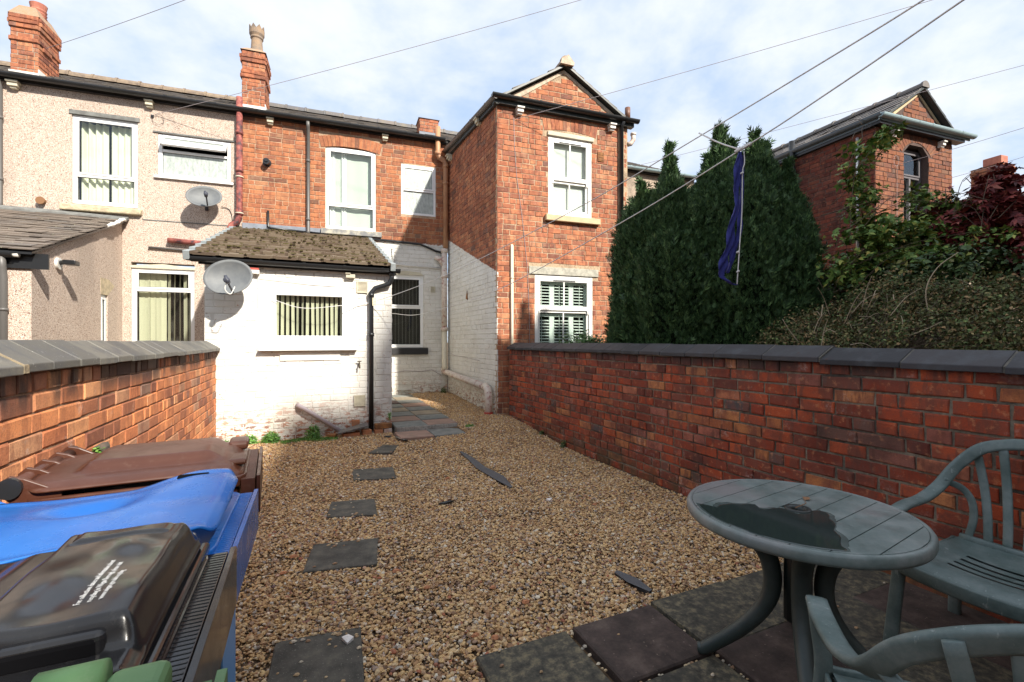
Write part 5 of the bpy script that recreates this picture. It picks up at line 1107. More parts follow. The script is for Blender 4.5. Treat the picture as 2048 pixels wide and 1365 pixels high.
RX = np.array([.911, -.4126, 0.]); RY = np.array([.4126, .911, 0.])    # across and along the view
def conifer():
    g = thing('conifer_tree', 'tall dense dark green conifer with several upright tips behind the right garden wall', 'tree', (4.75, 4.2, 0)); base = np.array([4.66, 4.16, 0.])
    # columns: (across, along, radius, top)
    cols_ = [(-.93,.05,.32,3.12),(-.62,-.15,.34,3.28),(-.50,.25,.17,3.66),(-.25,-.30,.48,3.16),(.08,.05,.34,3.70),(.12,-.45,.46,3.22),(.44,-.10,.34,3.66),(.58,.05,.27,3.55),(.70,-.2,.32,3.25),(.78,.0,.24,2.8),(.44,-.55,.38,2.9),(-.70,-.45,.45,2.6),(-.05,-.60,.5,2.7),(.64,-.42,.32,2.4),(-1.0,-.25,.30,2.3),(-1.05,.0,.26,1.9),(.76,-.25,.20,2.0),(-.76,.0,.28,3.0),(-.38,.05,.28,3.12),(-.12,.1,.32,3.36),(.26,.05,.32,3.44),(.30,-.3,.4,3.15),(-.80,-.1,.34,2.95),(-.5,-.2,.42,3.08),(-.12,-.15,.46,3.22),(.25,-.15,.46,3.34),(.56,-.15,.42,3.26),(.66,-.15,.30,3.05)]
    def rad(z, r, top): 
        t = np.clip(z/top, 0, 1); return r*np.where(t < .45, .92+.18*t, 1.0)*np.clip((1-t**9), 0, 1)**.8
    P = []; D = []
    for (a, b, r, top) in cols_:
        n = int(15000*r*top); z = RS.uniform(.75, 1, n)**1*0+RS.uniform(.55, top, n); th = RS.uniform(0, 2*np.pi, n); rr = rad(z, r, top)*RS.uniform(.80, 1.12, n)
        lump = 1+.10*np.sin(z*5+a*7+np.sin(th*2)*2)*np.sin(th*4+b*5)+.10*np.sin(z*3+th*9+a*3)+.05*np.sin(z*23+th*11); rr = rr*lump
        o = np.stack([np.cos(th), np.sin(th), 0*th], 1); c = base+RX*a+RY*b; p = c+o*rr[:, None]; p[:, 2] = z
        # keep what is near the outside of the whole
        keep = np.ones(n, bool)
        for (a2, b2, r2, t2) in cols_:
            if (a2, b2) == (a, b): continue
            c2 = base+RX*a2+RY*b2; dd = np.linalg.norm((p-c2)[:, :2], axis=1); keep &= ~(dd < rad(z, r2, t2)*.72)
        P.append(p[keep]); D.append((o*.42+np.array([0, 0, 1.])+RS.normal(0, .22, (n, 3)))[keep])
    for (a, b, top, l, r) in [(-.93,.0,3.05,.24,.07),(-.52,.2,3.5,.36,.07),(-.60,-.1,3.2,.25,.07),(-.42,.15,3.1,.3,.06),(.04,.05,3.60,.40,.11),(-.10,.0,3.3,.34,.09),(.18,.0,3.5,.32,.10),(.42,-.1,3.52,.34,.11),(.60,.0,3.44,.34,.10),(.32,.0,3.3,.34,.08),(.76,-.2,3.2,.28,.09),(-.25,-.2,3.06,.26,.08),(.78,0,2.7,.24,.07),(-.8,.0,2.92,.26,.07),(.5,.1,3.5,.42,.05),(.12,.1,3.6,.40,.05),(.52,.25,3.5,.30,.12)]:
        n = 1000; z = RS.uniform(0, 1, n); th = RS.uniform(0, 2*np.pi, n); c = base+RX*a+RY*b; o = np.stack([np.cos(th), np.sin(th), 0*th], 1); p = c+o*(r*(1-z*.85)*RS.uniform(.2, 1, n)**.5)[:, None]; p[:, 2] = top-.1+z*(l+.1)
        P.append(p); D.append(o*.6+np.array([0, 0, 1.])+RS.normal(0, .25, (n, 3)))
    P = np.concatenate(P); D = unit(np.concatenate(D)); n = len(P)
    # each spray: a short feathered plume; one in twelve is a longer stray shoot
    Nn = unit(np.cross(D, RS.normal(0, 1, (n, 3)))); ln = RS.uniform(.04, .085, n)*np.where(RS.rand(n) < .08, 1.9, 1); Vs, Fs = [], []; k0 = 0
    for j, (t, ang, lf) in enumerate([(0, 0, 1.0), (.15, .62, .55), (.15, -.62, .55), (.45, .55, .42), (.45, -.55, .42)]):
        S = np.cross(D, Nn); d = D*math.cos(ang)+S*math.sin(ang); V, F_ = leaves(P+D*(ln*t)[:, None], d, Nn, ln*lf, ln*(.13 if j else .10), RS, .5); Vs.append(V); Fs.append(F_+k0); k0 += len(V)
    # reorder so a plume's five pieces stay separate islands; colour varies piece by piece
    mesh_np('crown', np.concatenate(Vs), np.concatenate(Fs), 'conifer', g, kind='stuff')
    mb = MB()
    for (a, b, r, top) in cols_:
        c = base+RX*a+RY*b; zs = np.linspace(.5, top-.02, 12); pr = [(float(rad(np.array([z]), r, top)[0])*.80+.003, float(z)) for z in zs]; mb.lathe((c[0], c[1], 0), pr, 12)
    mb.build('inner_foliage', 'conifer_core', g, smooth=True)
    for (a, b, l) in ((-.3,0,1.0),(.15,.1,1.2),(.6,-.1,1.0)):
        c = base+RX*a+RY*b; mb = MB(); mb.tube([(c[0],c[1],-.05),(c[0]+.02,c[1],l*.5),(c[0],c[1],l)], [.075,.06,.05], 10); mb.build('trunk', 'twig', g, smooth=True)
conifer()

def stems(mb, pts, r0, r1, n=5): 
    P = curve_pts(pts, 4); mb.tube(P, [r0+(r1-r0)*i/(len(P)-1) for i in range(len(P))], n)
def W_(px, z, Zd):      # plan position for a bearing (tangent right of the view axis) and distance; used to lay the beds out
    return np.array([Zd*(.4126+.911*px), Zd*(.911-.4126*px), z])
MAPLE = [(a, l, w) for a, l, w in ((0,1,.30),(.62,.86,.27),(-.62,.86,.27),(1.25,.6,.22),(-1.25,.6,.22))]
def shrub_cloud(name, label, cat, loc, blobs, n, size, mt, stem_mt, lobes=None, droop=.3, density=.5, stem_n=14, wf=.55, part='foliage', flat=.7, stemr=.006, clump=22, clump_r=.05):
    g = thing(name, label, cat, loc); P = []; Nn = []; tot = sum(b[3]*b[4]*b[5] for b in blobs)**1
    mb = MB(); rs = random.Random(len(blobs)+n)
    for (x, y, z, rx, ry, rz) in blobs:
        k = int(n*(rx*ry*rz)/tot)+40; m0 = max(8, k//clump); dc = unit(RS.normal(0, 1, (m0, 3))); qc = RS.uniform(density, 1.08, m0)**.55; qc *= 1+.16*np.sin(dc[:, 0]*7+x*9)*np.sin(dc[:, 2]*6+y*5)
        cc = np.array([x, y, z])+dc*np.array([rx, ry, rz])*qc[:, None]; ix = RS.randint(0, m0, k); sp = clump_r*RS.uniform(.5, 1.5, m0)[ix]
        P.append(cc[ix]+RS.normal(0, 1, (k, 3))*sp[:, None]*np.array([1, 1, .8])); Nn.append(dc[ix]*.4+np.array([0, 0, flat])+RS.normal(0, .5, (k, 3)))
        for _ in range(max(2, stem_n//len(blobs))):
            dd = Vector((rs.uniform(-1,1), rs.uniform(-1,1), rs.uniform(-.2,1))).normalized(); e = Vector((x+dd.x*rx*1.02, y+dd.y*ry*1.02, z+dd.z*rz*1.05)); b = Vector((loc[0]+rs.uniform(-.2,.2), loc[1]+rs.uniform(-.2,.2), max(.02, z-rz*1.5)))
            mid = (b+e)/2+Vector((rs.uniform(-.1,.1), rs.uniform(-.1,.1), .12)); stems(mb, [tuple(b), tuple(mid), tuple(e)], stemr*1.6, stemr*.35, 4)
    P = np.concatenate(P); Nn = unit(np.concatenate(Nn)); m_ = len(P); D = unit(np.cross(Nn, RS.normal(0, 1, (m_, 3))))-np.array([0, 0, droop]); ln = size*RS.uniform(.55, 1.25, m_)
    V, F_ = leaves(P, D, Nn, ln, ln*wf if not lobes else ln, RS, .35, lobes); mesh_np(part, V, F_, mt, g, kind='stuff')
    mb.build('branches', stem_mt, g, smooth=True, kind='stuff'); return g
def bl(px, z, Zd, rx, ry, rz): p = W_(px, z, Zd); return (p[0], p[1], p[2], rx, ry, rz)
# the rough brown-green bush spilling along the wall top
g = shrub_cloud('brown_bush', 'tangled brown and green faded bush leaning over the right wall coping', 'bush', (4.1, 2.2, 0),
    [bl(.64,1.36,4.4,.42,.36,.26), bl(.75,1.47,4.3,.40,.40,.30), bl(.84,1.58,4.0,.38,.40,.34), bl(.94,1.52,3.8,.40,.40,.34), bl(1.03,1.50,3.6,.36,.42,.36), bl(1.13,1.46,3.3,.4,.42,.36), bl(.88,1.36,3.5,.34,.28,.22), bl(1.05,1.34,3.1,.34,.28,.24), bl(.72,1.28,3.9,.34,.3,.2), bl(.60,1.22,4.3,.26,.26,.22)],
    56000, .031, 'bramble_leaf', 'twig', density=.5, stem_n=160, wf=.5, droop=.2, stemr=.0022, flat=.2, clump=34, clump_r=.042)
mb = MB(); rs = random.Random(8)     # dead pale stalks and seed heads standing out of it
for _ in range(46):
    px = rs.uniform(.62, 1.12); Zd = rs.uniform(3.3, 4.2); b = W_(px, rs.uniform(1.25, 1.7), Zd); e = b+np.array([rs.uniform(-.22,.22), rs.uniform(-.15,.15), rs.uniform(-.05,.28)]); stems(mb, [tuple(b), tuple((b+e)/2+np.array([0,0,.03])), tuple(e)], .0035, .0015, 4)
for (pp) in ([(.905,1.50,3.6),(.895,1.75,3.6),(.92,1.93,3.6),(.965,2.05,3.6)], [(1.0,1.60,3.6),(1.012,1.68,3.6),(1.018,1.78,3.6)], [(.86,1.4,3.3),(.90,1.45,3.3),(.93,1.50,3.3)], [(.62,1.35,4.0),(.60,1.45,4.0),(.585,1.55,4.0)]):
    stems(mb, [tuple(W_(*p)) for p in pp], .005, .003, 5)
mb.build('dead_stalks', 'twig_pale', g, smooth=True, kind='stuff')
shrub_cloud('green_shrub', 'dark green leafy shrub rising behind the brown bush in front of the furthest house', 'shrub', (5.6, 3.2, 0),
    [bl(1.02,2.0,4.2,.36,.3,.26), bl(.90,1.95,4.4,.36,.3,.22), bl(.78,1.85,4.7,.3,.3,.22), bl(.78,2.15,5.4,.36,.4,.36), bl(.84,2.30,5.3,.34,.4,.34), bl(.92,2.35,5.2,.36,.4,.34), bl(1.0,2.40,5.0,.40,.4,.36), bl(1.08,2.30,4.8,.42,.4,.44), bl(.86,1.95,4.9,.5,.4,.35), bl(.96,2.0,4.6,.5,.4,.40), bl(.73,1.85,5.4,.30,.35,.35), bl(1.12,1.9,4.4,.4,.35,.4)],
    15000, .062, 'dark_leaf', 'twig', density=.3, stem_n=24, wf=.62, stemr=.003)
g = shrub_cloud('climbing_shrub', 'tall loose climber with pale green leaves reaching up beside the dark red side wall', 'climber', (5.0, 2.9, 0),
    [bl(.77,2.40,4.8,.28,.2,.30), bl(.755,2.75,4.9,.16,.14,.26), bl(.745,3.05,4.9,.12,.10,.16), bl(.76,3.28,4.9,.12,.10,.14), bl(.79,3.45,4.9,.11,.08,.08), bl(.82,3.58,4.9,.12,.08,.06), bl(.84,2.40,4.8,.26,.2,.22), bl(.90,2.45,4.8,.26,.2,.22), bl(.88,2.80,4.9,.14,.1,.22), bl(.93,2.80,4.9,.10,.1,.10), bl(.74,2.1,4.8,.26,.2,.22), bl(.84,2.1,4.7,.34,.2,.22), bl(.94,2.15,4.6,.34,.2,.20), bl(.70,2.05,4.9,.12,.1,.12), bl(.96,2.70,4.8,.09,.08,.08), bl(1.04,2.3,4.5,.3,.2,.2)],
    3400, .075, 'climber_leaf', 'twig', lobes=[(0,1,.42),(.75,.78,.36),(-.75,.78,.36)], density=.2, stem_n=16, droop=.1, stemr=.0025)
mb = MB()
for pp in ([(.86,1.6,4.9),(.855,2.1,4.9),(.865,2.5,4.9),(.885,2.85,4.9)], [(.79,1.6,5),(.77,2.3,5),(.755,2.9,5),(.785,3.3,5),(.83,3.6,5)], [(.93,1.7,4.9),(.925,2.3,4.9),(.93,2.75,4.9)]): stems(mb, [tuple(W_(*p)) for p in pp], .012, .004, 6)
mb.build('main_stems', 'leafbrown', g, smooth=True)
g = shrub_cloud('red_maple', 'red leaved maple with star shaped leaves against the sky at the right edge', 'tree', (6.0, 2.3, 0),
    [bl(.96,2.55,4.8,.22,.22,.18), bl(1.00,2.72,4.8,.22,.22,.20), bl(1.03,2.9,4.8,.12,.14,.15), bl(1.07,2.62,4.7,.30,.25,.25), bl(1.12,2.8,4.6,.20,.2,.18), bl(1.11,2.35,4.5,.38,.3,.35), bl(1.02,2.38,4.8,.30,.25,.20), bl(.90,2.62,4.9,.12,.12,.10), bl(1.14,2.05,4.4,.35,.3,.35), bl(1.05,3.05,4.8,.05,.06,.10), bl(.94,2.40,4.7,.16,.12,.12), bl(1.0,2.25,4.5,.2,.14,.14), bl(1.10,2.15,4.2,.22,.15,.2), bl(1.06,2.95,4.6,.16,.12,.12), bl(.93,2.8,4.9,.05,.05,.06)],
    4600, .095, 'maple_red', 'twig', lobes=MAPLE, density=.2, stem_n=18, droop=.25, stemr=.0025)
shrub_cloud('small_red_maple', 'small dark purple leaved maple against the red brick side wall, right of the conifer', 'shrub', (6.1, 4.0, 0),
    [bl(.67,2.25,6.6,.12,.12,.22), bl(.71,2.05,6.6,.22,.2,.25), bl(.74,1.85,6.5,.30,.25,.3), bl(.69,1.7,6.4,.2,.2,.2)], 900, .11, 'maple_red', 'twig', lobes=MAPLE, density=.2, stem_n=20, droop=.3)
g = shrub_cloud('flowering_bush', 'small bright green bush with tiny white flowers under the shuttered window', 'bush', (4.05, 6.2, 0),
    [(3.98, 6.15, 1.34, .18, .18, .18), (3.75, 6.25, 1.36, .10, .1, .12), (4.2, 6.1, 1.32, .14, .14, .10), (4.42, 6.15, 1.33, .12, .12, .10), (4.0, 6.2, 1.0, .3, .25, .3)], 2600, .055, 'bush_leaf', 'twig', density=.3, stem_n=20)
mb = MB(); rs = random.Random(5)
for _ in range(46):
    c = np.array([rs.uniform(3.7, 4.5), rs.uniform(5.98, 6.1), rs.uniform(1.26, 1.5 if rs.random() < .4 else 1.36)]); 
    for k in range(5): a = 2*math.pi*k/5; mb.add([tuple(c), tuple(c+np.array([.010*math.cos(a-.4), -.005, .010*math.sin(a-.4)])), tuple(c+np.array([.016*math.cos(a), -.002, .016*math.sin(a)])), tuple(c+np.array([.010*math.cos(a+.4), -.005, .010*math.sin(a+.4)]))], [(0,1,2,3)])
mb.build('flowers', 'flower', g, kind='stuff')
# weeds at the foot of the walls
def weed(x, y, r, h, n, size, label, z=None, mt='weed'):
    z = gz(x, y) if z is None else z; g = thing('weed', label, 'weed', (x, y, z)); d = unit(np.abs(RS.normal(0, 1, (n, 3)))*np.array([1,1,1])*np.where(RS.rand(n,3) < .5, -1, 1)*np.array([1,1,1])); d[:, 2] = np.abs(d[:, 2])
    P = np.array([x, y, z])+d*np.array([r, r*.6, h])*(RS.uniform(.3, 1, n)**.5)[:, None]; Nn = unit(d+np.array([0, -.3, .8])+RS.normal(0, .3, (n, 3))); D = unit(np.cross(Nn, RS.normal(0, 1, (n, 3)))); ln = size*RS.uniform(.6, 1.3, n)
    V, F_ = leaves(P, D, Nn, ln, ln*.8, RS, .2); mesh_np('leaves', V, F_, mt, g, kind='stuff'); mb = MB()
    for k in range(8): a = k*.8; mb.tube([(x, y, z-.02), (x+r*.3*math.cos(a), y+r*.2*math.sin(a), z+h*.4), (x+r*.7*math.cos(a), y+r*.4*math.sin(a), z+h*.7)], .0022, 4)
    mb.build('stems', 'weed', g, kind='stuff')
weed(-.62, 6.62, .12, .12, 420, .030, 'left of the two round green weeds against the outhouse wall'); weed(-.36, 6.60, .12, .15, 480, .030, 'right of the two round green weeds against the outhouse wall')
weed(.13, 6.62, .10, .19, 420, .032, 'taller green weed at the right end of the low mossy strip'); weed(-.86, 6.62, .07, .07, 120, .026, 'small weed in the corner of the left wall and the outhouse')
weed(1.12, 6.66, .03, .12, 60, .02, 'small weed on the outhouse corner above the dark brick', z=.26); weed(2.75, 9.6, .08, .14, 200, .022, 'grassy weed in the corner of the white walls below the soil pipe', mt='dark_leaf')
weed(2.20, 6.35, .08, .035, 160, .02, 'low weed at the right end of the raised path'); weed(3.0, 5.05, .05, .11, 140, .02, 'dark weed at the foot of the right wall', mt='dark_leaf'); weed(3.01, 5.65, .04, .07, 90, .02, 'smaller weed at the foot of the right wall nearer the house', mt='dark_leaf')
weed(-.945, 3.02, .05, .075, 130, .022, 'tuft of green weed growing on the broken bricks of the left wall', z=.745)
n = 5200; x = RS.uniform(-.25, .42, n); y = 6.66-np.abs(RS.normal(0, .07, n))-.10*np.abs(np.sin(x*5)); P = np.stack([x, y, np.array([gz(a, b) for a, b in zip(x, y)])+RS.uniform(0, .022, n)], 1)
V, F_ = leaves(P, RS.normal(0, 1, (n, 3)), RS.normal(0, .4, (n, 3))+np.array([0,0,1.]), RS.uniform(.008, .018, n), RS.uniform(.006, .012, n), RS, .2)
o = mesh_np('ground_cover', V, F_, 'weed', None, kind='stuff'); o['label'] = 'low strip of bright green ground cover along the outhouse wall'

# ------------------------------------------------------------ wheelie bins
def grid_lid(fn, nx, ny, thick, out_fn):
    """lid as a height field over (u,v) in 0..1, given plan outline and thickness"""
    mb = MB(); n = (nx+1)*(ny+1); top = []; bot = []
    for j in range(ny+1):
        for i in range(nx+1):
            u, v = i/nx, j/ny; x, y = out_fn(u, v); z = fn(x, y, u, v); top.append((x, y, z)); bot.append((x*.992, y*.992, z-thick))
    fs = [(j*(nx+1)+i, j*(nx+1)+i+1, (j+1)*(nx+1)+i+1, (j+1)*(nx+1)+i) for j in range(ny) for i in range(nx)]
    fb = [tuple(n+k for k in f[::-1]) for f in fs]; ed = [(j*(nx+1), (j+1)*(nx+1)) for j in range(ny)]+[(ny*(nx+1)+i, ny*(nx+1)+i+1) for i in range(nx)]+[((j+1)*(nx+1)+nx, j*(nx+1)+nx) for j in range(ny)]+[(i+1, i) for i in range(nx)]
    mb.add(top+bot, fs+fb+[(a, b, n+b, n+a) for a, b in ed]); return mb
def rrect(hx, hy, r, squash=None):
    def f(u, v):
        x, y = (u*2-1), (v*2-1); ax, ay = abs(x), abs(y)
        # square to rounded rectangle
        X, Y = x*hx, y*hy; m_ = max(ax, ay); lim = m_; dx, dy = max(0, abs(X)-(hx-r)), max(0, abs(Y)-(hy-r)); l = math.hypot(dx, dy)
        if dx > 0 and dy > 0:
            k = max(dx, dy)/l; X = math.copysign(hx-r+dx*k, X); Y = math.copysign(hy-r+dy*k, Y)
        if squash: Y = Y*squash(X)
        return X, Y
    return f
def bin_body(g, top, mt, w_=.47, L_=.56, front=.30, rimz=.0):
    """x forward from the hinge side; origin under the middle"""
    b = mat_b = mt; mb = MB()
    def ring(z, hx, hy, xo=0, r=.05):
        P = []
        for (cx, cy, a0) in ((1,1,0),(-1,1,90),(-1,-1,180),(1,-1,270)):
            for k in range(5): a = R(a0+22.5*k); P.append((xo+cx*(hx-r)+r*math.cos(a), cy*(hy-r)+r*math.sin(a), z))
        return P
    rings = [ring(.02,.20,.18,-.02), ring(.5,.235,.205,-.01), ring(top-.17,.262,.222,0), ring(top-.165,.275,.232,0), ring(top-.06,.282,.236,0), ring(top-.055,.30,.242,.004), ring(top-.02,.302,.243,.004), ring(top-.018,.285,.230,0), ring(top-.10,.26,.21,0)]
    vs = [p for q in rings for p in q]; n = 20
    mb.add(vs, [(i*n+k, i*n+(k+1) % n, (i+1)*n+(k+1) % n, (i+1)*n+k) for i in range(len(rings)-1) for k in range(n)]+[tuple(range(n))[::-1], tuple((len(rings)-1)*n+k for k in range(n))])
    o = mb.build('body', mt, g, local=True, smooth=False); bevel(o, .005, 2)
    # stepped front lip for the lifting comb
    mb = MB(); mb.box(.29,.336,-.238,.238,top-.135,top-.030); mb.box(.340,.352,-.242,.242,top-.15,top-.022)
    for k in range(38): y = -.226+k*.0122; mb.box(.304,.334,y-.002,y+.002,top-.031,top-.0288)
    bevel(mb.build('front_lip', mt, g, local=True), .006, 2)
    for s in (-1, 1):
        mb = MB(); mb.tube([(-.27, s*.235, .10), (-.27, s*.185, .10)], .10, 20); bevel(mb.build('wheel', 'black_plastic', g, local=True), .01)
    return o
def hinge(g, top, mt, x=-.33, w_=.45, capm='black_plastic'):
    mb = MB(); mb.tube([(x, -w_/2, top+.005), (x, w_/2, top+.005)], .021, 14); mb.build('handle_bar', mt, g, local=True, smooth=True)
    for k in range(5):
        y = -w_/2+w_*k/4; mb = MB(); mb.prism([(x-.026, top-.015), (x-.026, top+.02), (x-.005, top+.038), (x+.03, top+.028), (x+.12, top-.02), (x+.10, top-.14)], (y-.007, y+.007), 1); bevel(mb.build('hinge_lug', mt, g, local=True), .003)
    for s in (-1, 1):
        mb = MB(); mb.tube([(x, s*(w_/2+.004), top+.005), (x, s*(w_/2+.020), top+.005)], .030, 18); mb.build('end_cap', capm, g, local=True)
def S(a, b, x): return smooth01((x-a)/(b-a))
TOP = .925
def bin_at(label, x, y, rot, z=0): return thing('wheelie_bin', label, 'wheelie bin', (x, y, z), R(rot), 'wheelie bins lined up along the left wall')
# brown
g = bin_at('brown wheelie bin, furthest of the row, dark cap on its hinge bar', -.468, 2.02, 3); g.scale = (.92, 1, 1)
bin_body(g, TOP, 'bin_brown'); hinge(g, TOP+.012, 'bin_brown', x=-.325, w_=.43)
def hb(x, y, u, v):
    d = .020*math.cos(min(1, abs(y)/.235)*1.5)+.012; p = S(-.20, -.16, x)*S(.235, .17, x)*S(.155, .125, abs(y)); return TOP+d+.028*p-.035*S(.24, .30, x)-.012*S(.20,.24,abs(y))
o = grid_lid(hb, 46, 34, .006, rrect(.30, .238, .05)).build('lid', 'bin_brown', g, local=True, smooth=True)
mb = MB(); mb.tube(curve_pts([(.265,.13,TOP+.008),(.285,.10,TOP+.035),(.285,.0,TOP+.04),(.285,-.10,TOP+.035),(.265,-.13,TOP+.008)], 5), .016, 8); 
mb = MB(); P = []; mb.box(.225,.30,.07,.19,TOP+.004,TOP+.040); bevel(mb.build('lid_grip', 'bin_brown', g, local=True), .014, 3)
mb = MB(); mb.box(.215,.305,-.17,-.05,TOP+.000,TOP+.022); bevel(mb.build('lid_grip', 'bin_brown', g, local=True), .012, 3)
# blue
g = bin_at('blue wheelie bin, second from the house, with warped waisted lid', -.475, 1.46, -1); g.scale = (.97, 1, .99)
bin_body(g, TOP-.01, 'bin_blue'); hinge(g, TOP, 'bin_blue', x=-.325, w_=.44, capm='bin_blue')
def sq(x): return 1-.17*math.exp(-((x-.035)/.13)**2)*(.9)-.05*S(-.05,-.3,x)
def hbl(x, y, u, v):
    d = .03*math.cos(min(1, abs(y)/.24)*1.4)+.018; w_ = .020*math.sin(x*9-.3)*(.4+abs(y)/.24); pit = math.exp(-(((x+.02)/.085)**2+((y-.06)/.055)**2)**1.5); edge = .014*S(.185,.215,abs(y)); return TOP-.012+d*.8+w_*.45-.030*pit+.022*S(.02,.2,x)*S(-.05,.2,y)+edge*.5-.02*S(.27,.31,x)
o = grid_lid(hbl, 60, 46, .006, rrect(.305, .238, .09, sq)).build('lid', 'bin_blue', g, local=True, smooth=True)
mb = MB(); mb.box(.14, .225, .182, .204, TOP+.020, TOP+.048); bevel(mb.build('slot_shade', 'bin_hole_shade', g, local=True), .006)  # solid dark block painted as the shade inside a slot
mb = MB(); mb.box(.30,.304,-.10,.11,.32,.62); mb.build('label', 'label_blue', g, local=True)
# big recycling sticker on the blue body's front, seen past the black bin
mb = MB(); mb.box(.2745,.2765,-.13,.13,.25,.60); o = mb.build('sticker', 'print_white', g, local=True); mb = MB(); mb.box(.2770,.2785,-.115,.115,.27,.58); o = mb.build('sticker_print', 'label_blue', g, local=True)
# black
g = bin_at('black wheelie bin with white recycling text printed on its lid', -.487, .965, 0)
bin_body(g, TOP-.005, 'bin_black'); hinge(g, TOP+.005, 'bin_black', x=-.325, w_=.44)
def hk(x, y, u, v):
    z = TOP+.010+.006*math.cos(y*6)
    p = S(.070, .090, x)*S(.290, .262, x)*S(-.184, -.160, y)*S(.225, .180, y); z += .010*S(-.02, .02, x)+.040*p
    z += .005*S(.135,.140,y)*S(.185,.18,y)*S(.10,.11,x)*S(.25,.24,x)
    z += .0035*math.sin(x*34+y*11)*math.sin(y*27-x*8)*p
    return z-.02*S(.272,.292,x)
o = grid_lid(hk, 120, 96, .006, rrect(.292, .236, .035)).build('lid', 'bin_black', g, local=True, smooth=True)
mb = MB(); mb.box(.135,.248,-.186,-.150,TOP+.014,TOP+.050); bevel(mb.build('pocket_surround', 'bin_black', g, local=True), .010, 3)
mb = MB(); mb.box(.142,.241,-.1875,-.150,TOP+.018,TOP+.045); bevel(mb.build('pocket_shade', 'bin_hole_shade', g, local=True), .006, 2)  # dark block set slightly proud, painted as the shade inside the pocket
mb = MB(); mb.box(.270,.302,-.242,.242,TOP-.03,TOP-.006); bevel(mb.build('lid_rim', 'bin_black', g, local=True), .008, 3)
for k, tx in enumerate(['For collection dates and information about', 'recycling in Wigan Borough, please visit', 'www.wigan.gov.uk/recycling']):
    cu = bpy.data.curves.new('print', 'FONT'); cu.body = tx; cu.size = .0135; cu.extrude = .0002; cu.resolution_u = 1; o = bpy.data.objects.new('printed_text', cu); COL.objects.link(o)
    bpy.context.view_layer.update(); me = bpy.data.meshes.new_from_object(o.evaluated_get(bpy.context.evaluated_depsgraph_get())); bpy.data.objects.remove(o)
    me.transform(Matrix.Rotation(R(90), 4, 'Z')); sx = .225/.26
    for v in me.vertices: v.co.y *= .60; v.co.x *= .85
    for v in me.vertices:
        X_ = .200+k*.0130+v.co.x; Y_ = -.118+v.co.y; v.co = (X_, Y_, hk(X_, Y_, 0, 0)+.0012+v.co.z)
    me.materials.append(M['print_white']); o = bpy.data.objects.new('printed_text', me); COL.objects.link(o); o.parent = g
# green, only its far edge in the picture
g = bin_at('green wheelie bin nearest the camera, only its far edge showing at the bottom left', -.44, .455, 0)
bin_body(g, TOP+.035, 'bin_green'); hinge(g, TOP+.04, 'bin_green', x=-.325, w_=.42)
o = grid_lid(lambda x, y, u, v: TOP+.040+.016*math.cos(min(1, abs(y)/.24)*1.4)+.003*math.sin(x*20), 30, 24, .006, rrect(.285, .225, .04)).build('lid', 'bin_green', g, local=True, smooth=True)
mb = MB(); mb.tube([(.175,.215,TOP+.045),(.235,.215,TOP+.045)], .026, 16); mb.build('lid_grip', 'bin_green', g, local=True, smooth=True); mb = MB(); mb.box(.242,.302,.155,.210,TOP+.015,TOP+.065); bevel(mb.build('lid_grip', 'bin_green', g, local=True), .012, 3)

# ------------------------------------------------------------ round table
TX, TY, TZ, TR = 1.785, 1.20, .695, .41
tb = thing('round_table', 'round green plastic garden table with a rain puddle on its slatted top', 'garden table', (TX, TY, 0))
ca, sa_ = math.cos(R(9)), math.sin(R(9)); RI = TR-.022; k0 = -RI; wd = .0965; rs = random.Random(1); yy = -.43
while yy < RI:
    a, b = max(yy+.0018, -RI+.002), min(yy+wd-.0018, RI-.002); yy += wd
    if b-a < .02: continue
    pts = []; 
    def hw(v, hole=.0): return math.sqrt(max(0, RI*RI-v*v))
    n = 14
    spans = [(-1, 1)] 
    up = [(hw(a+(b-a)*i/n), a+(b-a)*i/n) for i in range(n+1)]; lo = [(-x, y) for x, y in up[::-1]]; poly = up+lo
    if a < 0 < b or abs((a+b)/2) < .03:      # the plank with the parasol hole is cut in two
        pl1 = up+[(.028, b), (.028, a)]; pl2 = [(-x, y) for x, y in pl1][::-1]; polys = [pl1, pl2]
    else: polys = [poly]
    mb = MB()
    for p in polys:
        w2 = [(x*ca-y*sa_+TX, x*sa_+y*ca+TY) for x, y in p]; mb.prism(w2, (TZ-.010, TZ), 2)
    bevel(mb.build('plank', 'table_top', tb), .0015, 2)
mb = MB(); mb.lathe((TX, TY, 0), [(.03,TZ-.018),(.03,TZ-.010),(TR-.02,TZ-.010),(TR-.021,TZ-.002),(TR-.016,TZ+.001),(TR-.006,TZ-.001),(TR,TZ-.010),(TR+.001,TZ-.030),(TR-.004,TZ-.042),(TR-.012,TZ-.044),(TR-.014,TZ-.018),(.03,TZ-.018)], 96); mb.build('rim', 'table_top', tb, smooth=True)
mb = MB(); mb.lathe((TX, TY, 0), [(.024,TZ-.008),(.028,TZ+.004),(.046,TZ+.005),(.048,TZ+.0005),(.024,TZ-.05)], 28); mb.build('parasol_ring', 'garden_dark', tb, smooth=True)
mb = MB(); mb.lathe((TX, TY, 0), [(.0,TZ-.06),(.13,TZ-.05),(.13,TZ-.02),(.0,TZ-.02)], 24); mb.tube([(TX,TY,TZ-.06),(TX,TY,.26)], .05, 14); mb.build('hub', 'garden_dark', tb, smooth=True)
